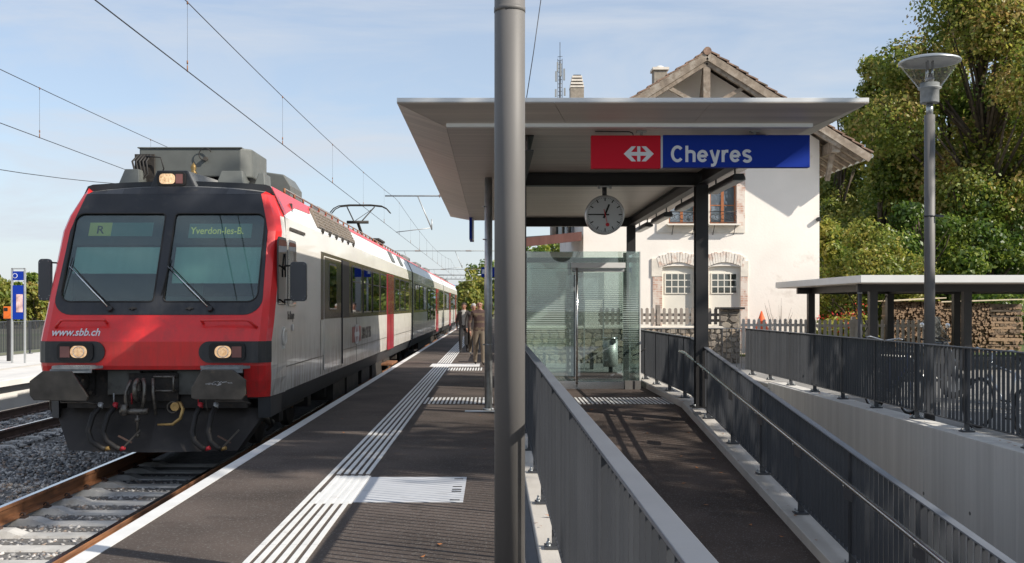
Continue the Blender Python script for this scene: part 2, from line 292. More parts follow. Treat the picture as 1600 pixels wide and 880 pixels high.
        return s
    def lathe(s, c, prof, m, n=32, smooth=True):  # prof: (r,z)
        b = len(s.v); k = s.mi(m)
        for (r, z) in prof:
            for i in range(n):
                t = 2 * PI * i / n; s.v.append((c[0] + r * math.cos(t), c[1] + r * math.sin(t), c[2] + z))
        for a in range(len(prof) - 1):
            for i in range(n):
                s.f.append((b + a * n + i, b + a * n + (i + 1) % n, b + (a + 1) * n + (i + 1) % n, b + (a + 1) * n + i)); s.m.append(k); s.sm.append(smooth)
        return s
    def sphere(s, c, r, m, nu=14, nv=9, sc=(1, 1, 1)):
        pr = [(math.sin(PI * j / nv), -math.cos(PI * j / nv)) for j in range(nv + 1)]
        b = len(s.v); k = s.mi(m)
        for (rr, zz) in pr:
            for i in range(nu):
                t = 2 * PI * i / nu; s.v.append((c[0] + rr * math.cos(t) * r * sc[0], c[1] + rr * math.sin(t) * r * sc[1], c[2] + zz * r * sc[2]))
        for a in range(nv):
            for i in range(nu): s.f.append((b + a * nu + i, b + a * nu + (i + 1) % nu, b + (a + 1) * nu + (i + 1) % nu, b + (a + 1) * nu + i)); s.m.append(k); s.sm.append(True)
        return s
    def mesh(s, name, org=(0, 0, 0)):
        me = bpy.data.meshes.new(name); o = Vector(org)
        me.from_pydata([tuple(Vector(v) - o) for v in s.v], [], s.f)
        for n in s.names: me.materials.append(MATS[n])
        me.polygons.foreach_set('material_index', s.m); me.polygons.foreach_set('use_smooth', s.sm); me.update(); return me
    def build(s, name, parent=None, org=None, label=None, cat=None, group=None, kind=None, bevel=0):
        if org is None: org = WORLD[parent.name] if parent is not None else (0, 0, 0)
        me = s.mesh(name, org)
        o = bpy.data.objects.new(name, me); _link(o, parent, org)
        if bevel:
            md = o.modifiers.new('edge', 'BEVEL'); md.width = bevel; md.segments = 2; md.limit_method = 'ANGLE'; md.angle_limit = rad(35)
        return props(o, label, cat, group, kind)
def put(name, me, parent, loc, rotz=0, scale=None, rot=None):
    o = bpy.data.objects.new(name, me); _link(o, parent, loc)
    o.rotation_euler = rot if rot else (0, 0, rotz)
    if scale: o.scale = scale
    return o
def poly_round(x0, x1, z0, z1, r, n=5):
    pts = []
    rs = r if isinstance(r, (tuple, list)) else (r,) * 4   # bl, br, tr, tl
    for (cx, cz, a, rr) in ((x0, z0, PI, rs[0]), (x1, z0, 1.5 * PI, rs[1]), (x1, z1, 0, rs[2]), (x0, z1, .5 * PI, rs[3])):
        sx = 1 if cx == x0 else -1; sz = 1 if cz == z0 else -1
        for i in range(n + 1):
            t = a + .5 * PI * i / n; pts.append((cx + sx * rr + rr * math.cos(t), cz + sz * rr + rr * math.sin(t)))
    return pts
def text(name, body, size, loc, rot, m, parent, ext=.004, off=0., shear=0., align='LEFT', sx=1., label=None):
    cu = bpy.data.curves.new(name, 'FONT'); cu.body = body; cu.size = size; cu.extrude = ext; cu.offset = off; cu.shear = shear; cu.align_x = align; cu.resolution_u = 3
    t = bpy.data.objects.new('tmp', cu); COL.objects.link(t)
    dg = bpy.context.evaluated_depsgraph_get(); me = bpy.data.meshes.new_from_object(t.evaluated_get(dg)); COL.objects.unlink(t); bpy.data.objects.remove(t)
    me.materials.clear(); me.materials.append(MATS[m])
    o = bpy.data.objects.new(name, me); _link(o, parent, loc); o.rotation_euler = rot; o.scale = (sx, 1, 1)
    return props(o, label)
R_FRONT = (rad(90), 0, 0)          # text facing -Y
def X_(px, Y): return (px - VX) * Y / FPX
def Z_(py, Y): return H - (py - VY) * Y / FPX

# ================================================================ SETTING
TCX = -4.36; RZ = -0.50           # near track centre, rail top
T2X = -9.02
g = MB()
def sheet(m, x0, x1, y0, y1, z, nx=1, ny=1):
    m_ = []
    return [(x0, y0, z), (x1, y0, z), (x1, y1, z), (x0, y1, z)], [(0, 1, 2, 3)]
for (x0, x1, y0, y1, z) in ((-6000, -15.8, -300, 6000, -.35), (-15.8, -2.4, -300, 140, -.80), (-15.8, -2.4, 140, 6000, -.80), (-2.4, 5.7, -300, -2, -.03), (-2.4, 5.7, 30, 6000, -.03), (5.7, 6000, -300, 6000, -.03)):
    v, f = sheet(None, x0, x1, y0, y1, z); g.add(v, f, 'soil')
g.build('ground', kind='structure')
# ballast beds
b = MB()
for cx in (TCX, T2X):
    b.prism([(cx - 2.35, -4, -.80), (cx + 1.9 if cx == TCX else cx + 2.3, -4, -.80), (cx + 1.75, -4, -.75), (cx - 1.9, -4, -.75)], (0, 260, 0), 'ballast_base')
b.build('track_bed', kind='structure')
def stones(name, regions, seed, kind_label=None):
    rng = np.random.default_rng(seed); t = (1 + 5 ** .5) / 2
    ico = np.array([(-1, t, 0), (1, t, 0), (-1, -t, 0), (1, -t, 0), (0, -1, t), (0, 1, t), (0, -1, -t), (0, 1, -t), (t, 0, -1), (t, 0, 1), (-t, 0, -1), (-t, 0, 1)], float) / 1.9
    fi = np.array([(0, 11, 5), (0, 5, 1), (0, 1, 7), (0, 7, 10), (0, 10, 11), (1, 5, 9), (5, 11, 4), (11, 10, 2), (10, 7, 6), (7, 1, 8), (3, 9, 4), (3, 4, 2), (3, 2, 6), (3, 6, 8), (3, 8, 9), (4, 9, 5), (2, 4, 11), (6, 2, 10), (8, 6, 7), (9, 8, 1)])
    P = []
    for (x0, x1, y0, y1, z, dens, size, zf) in regions:
        n = int((x1 - x0) * (y1 - y0) * dens); x = rng.uniform(x0, x1, n); y = rng.uniform(y0, y1, n)
        keep = x > -.60 * y - 1.2; x = x[keep]; y = y[keep]
        zz = z + rng.uniform(-.5, .5, len(x)) * size * .6
        if zf: zz = zz + zf(x, y)
        P.append(np.stack([x, y, zz, size * rng.uniform(.55, 1.25, len(x))], 1))
    P = np.concatenate(P); N = len(P)
    base = ico[None] * (1 + rng.uniform(-.32, .32, (40, 12, 1))); base = base * np.stack([rng.uniform(.7, 1.2, 40), rng.uniform(.6, 1., 40), rng.uniform(.45, .8, 40)], 1)[:, None, :]
    idx = rng.integers(0, 40, N); a = rng.uniform(0, 2 * PI, N); V = base[idx] * P[:, 3][:, None, None] * .5
    c, s_ = np.cos(a)[:, None], np.sin(a)[:, None]
    tl = rng.uniform(-.6, .6, N)[:, None]
    x = V[:, :, 0] * c - V[:, :, 1] * s_; y = V[:, :, 0] * s_ + V[:, :, 1] * c; z = V[:, :, 2] + x * tl
    V = np.stack([x + P[:, 0:1], y + P[:, 1:2], z + P[:, 2:3]], 2).reshape(-1, 3)
    F = (fi[None] + (np.arange(N) * 12)[:, None, None]).reshape(-1, 3)
    me = bpy.data.meshes.new(name); me.vertices.add(len(V)); me.vertices.foreach_set('co', V.ravel())
    me.loops.add(len(F) * 3); me.loops.foreach_set('vertex_index', F.ravel().astype(np.int32)); me.polygons.add(len(F))
    me.polygons.foreach_set('loop_start', np.arange(0, len(F) * 3, 3, dtype=np.int32))
    for q in ('stone_a', 'stone_b', 'stone_c', 'stone_d'): me.materials.append(MATS[q])
    me.polygons.foreach_set('material_index', np.repeat(rng.choice([0, 0, 0, 1, 1, 2, 2, 3], N), 20).astype(np.int32)); me.update(); me.validate()
    o = bpy.data.objects.new(name, me); _link(o, None, (0, 0, 0)); props(o, kind='stuff'); return o
hump = lambda x, y: .05 * np.sin(x * 2.1 + y) * np.sin(y * .9)
stones('ballast', [(TCX - .66, TCX + .66, 7.2, 14.8, -.770, 1000, .058, None), (TCX - 1.6, TCX - .86, 7.2, 28, -.735, 420, .062, None), (TCX + .86, TCX + 1.75, 6, 15, -.72, 300, .06, None),
                   (T2X + 1.2, TCX - 1.5, 9, 20, -.755, 560, .075, hump), (T2X + 1.2, TCX - 1.5, 20, 36, -.755, 260, .075, hump),
                   (T2X - 2.2, T2X + 1.3, 14, 30, -.71, 260, .075, None), (T2X - 2.2, T2X + 1.3, 30, 42, -.71, 90, .09, None)], 5)
def track(cx, y0, y1, sy0, sy1, rust):
    t = thing('railway_track', None, None, (cx, 0, RZ)); t['kind'] = 'structure'
    for sgn in (-1, 1):
        x = cx + sgn * .7535; m = MB(); prof = [(-.075, -.172), (.075, -.172), (.075, -.160), (.012, -.145), (.010, -.045), (.036, -.036), (.036, -.008), (.028, 0), (-.028, 0), (-.036, -.008), (-.036, -.036), (-.010, -.045), (-.012, -.145), (-.075, -.160)]
        n = len(prof); m.v = [(x + a, y, RZ + c) for y in (y0, y1) for (a, c) in prof]
        for i in range(n):
            j = (i + 1) % n; m.f.append((i, j, n + j, n + i)); m.m.append(m.mi('rail_top') if i == 7 else m.mi(rust)); m.sm.append(False)
        m.f.append(tuple(reversed(range(n)))); m.m.append(m.mi(rust)); m.sm.append(False)
        m.build('rail', t)
    s = MB(); s.v = []
    sec = [(-1.25, .0), (-1.15, .045), (-.52, .045), (-.38, -.005), (.38, -.005), (.52, .045), (1.15, .045), (1.25, .0)]
    n = len(sec)
    for (dy, top) in ((-.14, 0), (-.10, 1), (.10, 1), (.14, 0)):
        for (a, z) in sec: s.v.append((a, dy, z if top else -.10))
    for k in range(3):
        for i in range(n - 1): s.f.append((k * n + i, k * n + i + 1, (k + 1) * n + i + 1, (k + 1) * n + i)); s.m.append(s.mi('sleeper_concrete')); s.sm.append(False)
    me = s.mesh('sleeper')
    c = MB()
    for q in (-1, 1):
        c.box(q * .10 - .03, q * .10 + .03, -.05, .05, 0, .022, 'rail_dark'); c.cyl((q * .105, 0, .01), (q * .105, 0, .055), .017, 'rail_dark', n=6); c.torus((q * .085, 0, .03), (0, 1, 0), .026, .008, 'rail_dark', 8, 4)
    cm = c.mesh('rail_clip')
    y = sy0
    while y < sy1:
        so = put('sleeper', me, t, (cx, y, RZ - .225))
        if y < 27:
            for sgn in (-1, 1): put('rail_clip', cm, so, (cx + sgn * .7535, y, RZ - .182))
        y += .6
    return t
track(TCX, -3, 180, 7.3, 16, 'rail_rust'); track(T2X, -3, 180, 13.3, 42, 'rail_dark')
EDGE = -2.64
# platform body with overhanging edge slab
p = MB(); p.box(EDGE, .17, -3, 140, -.14, 0, 'asphalt')
pl = p.build('platform', kind='structure')
q = MB(); q.box(EDGE + .16, .17, -3, 140, -1.2, -.141, 'wall_concrete'); q.build('platform_wall', pl)
q = MB(); q.box(EDGE + .004, EDGE + .13, -3, 140, 0, .004, 'white_paint'); q.build('edge_line', pl)
q = MB(); q.box(.172, .278, -3, 20.4, -.05, .035, 'rail_paint'); q.box(.172, .185, -3, 20.4, .035, .065, 'rail_paint'); q.build('drain_channel', pl, bevel=.004)
# guidance ribs: six white ribs in one-metre lengths
rb = MB(); rb.box(-.019, .019, -.494, .494, 0, .007, 'white_paint'); rme = rb.mesh('guidance_rib')
ribx = [-1.537 + .019 + .0685 * i for i in range(6)]
y = 5.6
while y < 34:
    if not 8.72 < y < 9.9:
        for x in ribx: put('guidance_rib', rme, pl, (x, y, .0015))
    else:
        put('guidance_rib', rme, pl, (ribx[0], y, .0015))
    y += 1.0
q = MB()
for x in ribx: q.box(x - .019, x + .019, 34.1, 120, .0015, .0085, 'white_paint')
q.build('guidance_line', pl)
q = MB(); q.box(-1.455, -1.13, 8.6, 9.99, .0012, .006, 'white_paint')
for i in range(5): q.box(-1.455 + .068 * i, -1.455 + .068 * i + .034, 8.6, 9.99, .006, .0095, 'white_paint')
q.build('guidance_plate', pl)
q = MB(); q.box(-1.125, -.24, 8.66, 9.93, .0012, .0055, 'tread_pale'); 
for (x, yy) in ((-.31, 8.75), (-.31, 9.15), (-.31, 9.25), (-.31, 9.4), (-.31, 9.82)): q.box(x - .04, x + .04, yy - .025, yy + .025, .0055, .0062, 'dark_steel')
q.build('cover_plate', pl)
cr_ = MB(); cr_.box(-.017, .017, -.60, .60, 0, .007, 'white_paint'); cme = cr_.mesh('cross_rib')
for k in range(17): put('cross_rib', cme, pl, (-1.105 + .068 * k, 18.0, .0015))
for k in range(13): put('cross_rib', cme, pl, (-1.105 + .068 * k, 27.05, .0015))
for k in range(23): put('cross_rib', cme, pl, (1.42 + .068 * k, 17.98, .0035 - .0005))
q = MB(); q.box(-1.66, -.35, 28.2, 29.6, .0012, .0055, 'white_paint'); q.build('marking_plate', pl)
q = MB(); q.box(-.42, .15, 16.1, 16.32, .0012, .006, 'galvanised'); q.build('drain_cover', pl)
# far platform
p = MB(); p.box(-15.7, -10.35, -3, 180, -.12, -.0, 'far_concrete'); fp = p.build('far_platform', kind='structure')
q = MB(); q.box(-15.7, -10.6, -3, 180, -1.0, -.121, 'far_concrete'); q.build('platform_wall', fp)
q = MB()
for k in range(3): q.box(-12.2 - k * .11, -12.14 - k * .11, 10, 120, .0, .006, 'concrete')
q.build('guidance_line', fp)
q = MB(); q.box(-10.5, -10.38, -3, 180, .0, .005, 'white_paint'); q.build('edge_line', fp)

# ramp, kerbs, trench
SL = .102; YS = 16.8
def rz(y): return 0 if y >= YS else -(YS - y) * SL
m = MB(); ys = [1.5, YS, 26.0]
for a, b_ in zip(ys[:-1], ys[1:]): m.prism([(.5, a, rz(a)), (2.97, a, rz(a)), (2.97, b_, rz(b_)), (.5, b_, rz(b_))], (0, 0, -.2), 'ramp_asphalt')
ramp = m.build('ramp', kind='structure')
m = MB(); m.box(.279, .52, -3, 20.5, -2.2, .098, 'concrete'); m.build('kerb', kind='structure', bevel=.008)
m = MB()
prev = None
for a, b_ in ((1.5, 5.0), (5.0, 8.4), (8.4, 11.0), (11.0, 13.8), (13.8, YS), (YS, 23.9)):
    a2 = a + .006
    m.prism([(2.95, a2, rz(a2) + .10), (3.27, a2, rz(a2) + .10), (3.27, b_, rz(b_) + .10), (2.95, b_, rz(b_) + .10)], (0, 0, -.35), 'concrete')
m.build('kerb', kind='structure', bevel=.008)
m = MB(); m.box(2.99, 3.24, -3, 21, -3.9, -1.75, 'wall_concrete'); m.prism([(2.99, 1.5, rz(1.5) - .26), (2.99, YS, -.26), (2.99, 21, -.26), (2.99, 21, -1.9), (2.99, 1.5, -1.9)], (.25, 0, 0), 'wall_concrete'); m.build('retaining_wall', kind='structure')
m = MB()
cuts = [-3, 3.2, 8.3, 13.4, 18.5, 21.0]
for a, b_ in zip(cuts[:-1], cuts[1:]): m.box(5.37, 5.72, a + .004, b_ - .004, -3.9, .098, 'wall_concrete')
m.build('retaining_wall', kind='structure', bevel=.01)
m = MB(); m.box(5.37, 5.72, 21.0, 24.3, -.3, .06, 'concrete'); m.box(3.24, 5.37, 20.8, 21.0, -3.9, -.001, 'wall_concrete'); m.build('retaining_wall', kind='structure')
m = MB(); m.box(3.24, 5.37, -3, 20.8, -3.9, -3.2, 'ramp_asphalt'); m.build('underpass_floor', kind='structure')
m = MB(); m.box(2.975, 5.7, 21.0, 30.2, -.3, -.004, 'yard_asphalt'); m.box(.17, 2.975, 26.0, 30.2, -.3, -.004, 'yard_asphalt'); m.box(.17, .5, 20.5, 26, -.3, -.002, 'asphalt')
m.box(5.72, 24, -5, 37, -.3, -.006, 'yard_asphalt'); m.build('yard', kind='structure')
m = MB(); m.box(.3, 24, 34.0, 60, -.3, .03, 'grass'); m.build('lawn', kind='structure')

# ================================================================ RAILINGS
def baluster_mesh(h, along, d=.034, t=.007, m='fence_paint'):
    k = MB()
    if along == 'y': k.box(-d / 2, d / 2, -t / 2, t / 2, 0, h, m)
    else: k.box(-t / 2, t / 2, -d / 2, d / 2, 0, h, m)
    return k.mesh('baluster')
def foot(parent, x, y, z, top, along='y', side=-1):
    k = MB(); w = .075
    if along == 'y': k.box(x - .03, x + .03, y - .008, y + .008, z + .012, top, 'fence_paint')
    else: k.box(x - .008, x + .008, y - .03, y + .03, z + .012, top, 'fence_paint')
    po = k.build('post', parent)
    k = MB(); k.box(x - w, x + w, y - .06, y + .06, z, z + .014, 'fence_paint')
    for (a, b_) in ((-.05, -.035), (.05, -.035), (-.05, .035), (.05, .035)):
        k.cyl((x + a, y + b_, z + .014), (x + a, y + b_, z + .028), .014, 'galvanised', n=6); k.cyl((x + a, y + b_, z + .028), (x + a, y + b_, z + .05), .007, 'galvanised', n=6)
    k.build('foot_plate', po)
def railing(label, x, y0, y1, base, top=1.10, bot=.20, posts=None, sections=None, group='dark grey bar railings round the ramp and trench'):
    """railing running in y at x; base(y) = kerb top height"""
    t = thing('railing', label, 'railing', (x, y0, base(y0)), group)
    for (a, b_) in sections or [(y0, y1)]:
        k = MB(); za, zb = base(a) - .1, base(b_) - .1
        k.beam((x, a, za + top - .007), (x, b_, zb + top - .007), .066, .014, 'rail_paint'); k.build('top_rail', t, bevel=.003)
        k = MB(); k.beam((x, a, za + bot + .006), (x, b_, zb + bot + .006), .045, .012, 'fence_paint'); k.build('bottom_rail', t)
    hh = top - bot - .024; me = baluster_mesh(hh, 'y')
    n = int((y1 - y0) / .107)
    rr = random.Random(int(x * 100))
    for i in range(n):
        yy = y0 + .05 + i * .107; put('baluster', me, t, (x, yy, base(yy) - .1 + bot + .010), rotz=rr.uniform(-.07, .07))
    for yy in posts: foot(t, x, yy, base(yy), base(yy) - .1 + top - .014)
    return t
flat = lambda y: .10
r1 = railing('long dark grey railing between platform and ramp, its flat rail running to the lift', .392, 1.1, 20.4, flat, posts=[20.1 - 1.5 * i for i in range(13)])
slo = lambda y: rz(y) + .10
r2 = railing('dark grey railing with a steel handrail, sloping down along the ramp kerb', 3.11, 3.0, 23.8, slo, posts=[23.4, 21.9, 20.4, 18.9, 17.4, 15.5, 13.92, 12.4, 10.85, 9.3, 7.75, 6.2, 4.65], sections=[(3.0, YS), (YS, 23.8)])
k = MB(); hz = lambda y: rz(y) + .86
k.tube([(3.03, 17.35, hz(17) + .0), (3.0, 17.25, hz(17)), (3.0, YS, hz(YS))] + [(3.0, yy, hz(yy)) for yy in (14, 11, 8, 5, 2.8)], .025, 'stainless', 10); hr = k.build('handrail', r2)
k = MB()
for yy in (15.5, 13.92, 12.4, 10.85, 9.3, 7.75, 6.2, 4.65):
    k.cyl((3.0, yy - .1, hz(yy - .1) - .018), (3.0, yy - .1, hz(yy - .1) - .055), .006, 'stainless', n=6); k.beam((3.0, yy - .1, hz(yy - .1) - .055), (3.09, yy - .1, hz(yy - .1) - .055), .012, .012, 'stainless')
k.build('bracket', hr)
pm = MB(); pm.box(-.004, .004, -.12, .12, -.075, .055, 'fence_paint'); pme = pm.mesh('clamp_plate')
for yy in (15.5, 13.92, 12.4, 10.85, 9.3, 7.75, 6.2): put('clamp_plate', pme, r2, (3.083, yy + .02, hz(yy) - .12))
r3 = railing('level dark grey railing on top of the concrete trench wall by the bicycles', 5.6, 5.0, 23.85, flat, posts=[23.2 - 1.5 * i for i in range(13)])
# connecting railing across the far end of the trench
t = thing('railing', 'short see-through railing of thin dark bars in front of the rubble wall', 'railing', (3.2, 23.9, 0), 'dark grey bar railings round the ramp and trench')
k = MB(); k.box(3.15, 5.63, 23.87, 23.935, 1.086, 1.10, 'rail_paint'); k.build('top_rail', t); k = MB(); k.box(3.15, 5.57, 23.88, 23.92, .2, .212, 'fence_paint'); k.build('bottom_rail', t)
me = baluster_mesh(.876, 'x')
for i in range(21): put('baluster', me, t, (3.27 + i * .113, 23.9, .211))
for x in (3.75, 5.1): foot(t, x, 23.9, 0, 1.086, 'x')
# far platform fence
t = thing('railing', 'bar fence along the back of the far pale platform', 'fence', (-15.5, 22, 0))
k = MB(); k.box(-15.53, -15.47, 14, 130, 1.085, 1.10, 'rail_paint'); k.build('top_rail', t); k = MB(); k.box(-15.52, -15.48, 14, 130, .12, .135, 'fence_paint'); k.build('bottom_rail', t)
me = baluster_mesh(.955, 'y')
for i in range(170): put('baluster', me, t, (-15.5, 29 + i * .115, .132))
k = MB()
for i in range(120): k.box(-15.52, -15.48, 14 + i * .125, 14.009 + i * .125, .134, 1.086, 'fence_paint')
for i in range(300): k.box(-15.52, -15.48, 48.7 + i * .25, 48.72 + i * .25, .134, 1.086, 'fence_paint')
k.build('far_balusters', t, kind='stuff')
for i in range(26): foot(t, -15.5, 15 + i * 3.0, .0, 1.085)

# ================================================================ CANOPY
CY0, CY1 = 11.2, 25.4; CXL, CXR = X_(620, 11.2), X_(1358, 11.2)
IX0, IX1, IY0, IY1 = X_(698, 11.8), X_(1266, 11.8), 11.8, 24.5
ZT, ZO, ZI = 3.755, 3.70, 3.545
cn_ = thing('platform_canopy', 'flat grey metal canopy on dark columns over the lift and ramp', 'canopy', (1.5, 18, 0))
k = MB(); k.box(CXL, CXR, CY0, CY1, ZO + .001, ZT, 'fascia_white'); k.build('roof_slab', cn_, bevel=.004)
def quadp(pts, th, m, name, gap=.0):
    k = MB(); k.prism(pts, (0, 0, th), m); k.build(name, cn_)
# bevelled soffit panels (front, left, right, back) and flat panels
A = [(CXL, CY0), (CXR, CY0), (CXR, CY1), (CXL, CY1)]; I = [(IX0 - .004, IY0 - .02), (IX1 + .004, IY0 - .02), (IX1 + .004, IY1 + .1), (IX0 - .004, IY1 + .1)]
ZB = ZI + .002
def lerp(a, b_, t): return a + (b_ - a) * t
nseg = (3, 5, 3, 5)
for e in range(4):
    a0, a1, i0, i1 = A[e], A[(e + 1) % 4], I[e], I[(e + 1) % 4]
    for s_ in range(nseg[e]):
        t0, t1 = s_ / nseg[e] + .0006, (s_ + 1) / nseg[e] - .0006
        P = [(lerp(a0[0], a1[0], t0), lerp(a0[1], a1[1], t0), ZO), (lerp(a0[0], a1[0], t1), lerp(a0[1], a1[1], t1), ZO), (lerp(i0[0], i1[0], t1), lerp(i0[1], i1[1], t1), ZB), (lerp(i0[0], i1[0], t0), lerp(i0[1], i1[1], t0), ZB)]
        k = MB(); k.prism(P, (0, 0, .012), 'soffit_metal'); k.build('soffit_panel', cn_)
np_ = 7
for s_ in range(np_):
    a, b_ = IY0 + .05 + (IY1 - IY0) * s_ / np_, IY0 + .05 + (IY1 - IY0) * (s_ + 1) / np_
    k = MB(); k.box(IX0 + .001, IX1 - .001, a + .003, b_ - .003, ZI, ZI + .012, 'soffit_metal'); k.build('soffit_panel', cn_)
k = MB(); k.box(IX0 + .02, IX1 - .02, IY0 + .06, IY1 + .03, ZI + .013, ZI + .02, 'dark_steel'); k.build('soffit_backing', cn_)
k = MB(); k.box(IX0, IX1, IY0 - .11, IY0 - .021, ZI - .012, ZI + .050, 'trough_white'); k.build('light_trough', cn_, bevel=.004)
def hbeam(k, a, b_, w, h, m, axis):
    x0, x1, y0, y1, z0, z1 = a[0], b_[0], a[1], b_[1], a[2], b_[2]
    t = .012
    if axis == 'x':
        k.box(x0, x1, y0 - w / 2, y0 + w / 2, z0, z0 + t, m); k.box(x0, x1, y0 - w / 2, y0 + w / 2, z0 + h - t, z0 + h, m); k.box(x0, x1, y0 - t / 2, y0 + t / 2, z0 + t, z0 + h - t, m)
    elif axis == 'y':
        k.box(x0 - w / 2, x0 + w / 2, y0, y1, z0, z0 + t, m); k.box(x0 - w / 2, x0 + w / 2, y0, y1, z0 + h - t, z0 + h, m); k.box(x0 - t / 2, x0 + t / 2, y0, y1, z0 + t, z0 + h - t, m)
    else:
        k.box(x0 - w / 2, x0 + w / 2, y0 - h / 2, y0 - h / 2 + t, z0, z1, m); k.box(x0 - w / 2, x0 + w / 2, y0 + h / 2 - t, y0 + h / 2, z0, z1, m); k.box(x0 - t / 2, x0 + t / 2, y0 - h / 2 + t, y0 + h / 2 - t, z0, z1, m)
for Yc in (15.8, 23.8):
    for xc in (.40, 3.06):
        k = MB(); hbeam(k, (xc, Yc, .11 if Yc < 20 or xc > 1 else 0), (xc, Yc, 3.35), .18, .18, 'dark_steel', 'z'); co = k.build('column', cn_)
        k = MB(); k.box(xc - .14, xc + .14, Yc - .13, Yc + .13, .098, .116, 'dark_steel')
        for (a, b_) in ((-.11, -.10), (.11, -.10), (-.11, .10), (.11, .10)): k.cyl((xc + a, Yc + b_, .116), (xc + a, Yc + b_, .15), .012, 'galvanised', n=6)
        k.build('base_plate', co)
    k = MB(); hbeam(k, (.31, Yc, 3.35), (3.15, Yc, 3.35), .18, .185, 'dark_steel', 'x'); k.build('cross_beam', cn_)
for xc in (.40, 3.06):
    for (a, b_) in ((12.3, 15.70), (15.90, 23.70)):
        k = MB(); hbeam(k, (xc, a, 3.36), (xc, b_, 3.36), .14, .18, 'dark_steel', 'y'); k.build('long_beam', cn_)
# hanging fluorescent fittings
def fitting(Y, lab):
    t = thing('canopy_light', lab, 'ceiling light', (3.3, Y + .85, 3.36), 'tube lights hanging in a row under the canopy')
    k = MB(); k.prism([(3.24, Y, 3.36), (3.36, Y, 3.36), (3.385, Y, 3.30), (3.385, Y, 3.275), (3.215, Y, 3.275), (3.215, Y, 3.30)], (0, 1.75, 0), 'dark_steel'); k.build('housing', t)
    k = MB(); k.box(3.235, 3.365, Y + .02, Y + 1.73, 3.262, 3.275, 'screen_white'); k.build('diffuser', t)
    for yy in (Y + .25, Y + 1.5):
        k = MB(); k.cyl((3.3, yy, 3.36), (3.3, yy, 3.545), .012, 'dark_steel', n=8); k.box(3.27, 3.33, yy - .03, yy + .03, 3.53, 3.545, 'dark_steel'); k.build('hanger', t)
for Y, lab in ((14.4, 'tube light just below the station name sign, nearest of the row under the canopy'), (17.3, 'tube light overlapping the front column, second of the row under the canopy'), (20.2, 'tube light between the two columns, third of the row under the canopy'), (22.7, 'farthest of the tube lights, beside the rear canopy column')): fitting(Y, lab)
# station name sign
Ys = 12.0; sg = thing('station_sign', 'long hanging station name board, red panel with arrow emblem and blue panel reading Cheyres', 'sign', (X_(1095, Ys), Ys, Z_(262, Ys)))
zt, zb = Z_(211, Ys), Z_(262.5, Ys)
def arrow_logo(cx, cz, w, y, parent, m='sign_white', flip=1, yaw='front'):
    """double arrow with a cross: two chevrons, horizontal bar and vertical bar"""
    k = MB(); h = w * .50; hw = w / 2
    polys = []
    for s_ in (-1, 1):
        polys.append([(s_ * hw, 0), (s_ * .24 * w, h / 2), (s_ * .09 * w, h / 2), (s_ * .26 * w, .085 * w * .72 + .0), (s_ * .052 * w + s_ * .03 * w, .062 * w), (s_ * .082 * w, -.062 * w), (s_ * .26 * w, -.061 * w), (s_ * .09 * w, -h / 2), (s_ * .24 * w, -h / 2)])
    polys.append([(-.052 * w, -h / 2), (.052 * w, -h / 2), (.052 * w, h / 2), (-.052 * w, h / 2)])
    polys.append([(-.09 * w, -.062 * w), (.09 * w, -.062 * w), (.09 * w, .062 * w), (-.09 * w, .062 * w)])
    for i, P in enumerate(polys):
        th = .003 + .0006 * i
        if yaw == 'front': pts = [(cx + a, y, cz + b_) for a, b_ in P]; off = (0, -th, 0)
        else: pts = [(y, cx + a, cz + b_) for a, b_ in P]; off = (th, 0, 0)
        # split concave chevrons into convex pieces
        if len(P) == 9:
            s_ = 1 if P[0][0] > 0 else -1
            for Q in ([P[0], P[1], P[2], P[3]], [P[0], P[3], P[4], P[5], P[6]], [P[0], P[6], P[7], P[8]]):
                pts = [(cx + a, y, cz + b_) if yaw == 'front' else (y, cx + a, cz + b_) for a, b_ in Q]; k.prism(pts, off, m)
        else: k.prism(pts, off, m)
    k.build('emblem', parent)
k = MB(); k.box(X_(924, Ys), X_(1032.2, Ys), Ys, Ys + .10, Z_(263.2, Ys), Z_(211.6, Ys), 'sign_red'); k.build('red_panel', sg, bevel=.003)
k = MB(); k.box(X_(1036, Ys), X_(1265.5, Ys), Ys, Ys + .10, Z_(261.5, Ys), Z_(211, Ys), 'sign_blue'); k.build('blue_panel', sg, bevel=.003)
k = MB(); k.box(X_(1032.5, Ys), X_(1035.7, Ys), Ys + .004, Ys + .096, Z_(262, Ys), Z_(212, Ys), 'sign_frame'); k.build('divider', sg)
arrow_logo(X_(998, Ys), Z_(240.6, Ys), .335, Ys - .0005, sg)
for px in (1003, 1181):
    k = MB(); k.cyl((X_(px, Ys), Ys + .05, zt), (X_(px, Ys), Ys + .05, 3.545), .017, 'galvanised'); k.box(X_(px, Ys) - .055, X_(px, Ys) + .055, Ys + .01, Ys + .09, 3.53, 3.545, 'galvanised'); k.build('hanger', sg)
k = MB(); k.tube([(X_(990, Ys), Ys + .03, zt), (X_(989, Ys), Ys + .03, 3.52), (X_(984, Ys), Ys + .03, 3.535), (X_(930, Ys), Ys + .03, 3.537)], .006, 'dark_steel', 6); k.build('cable', sg)

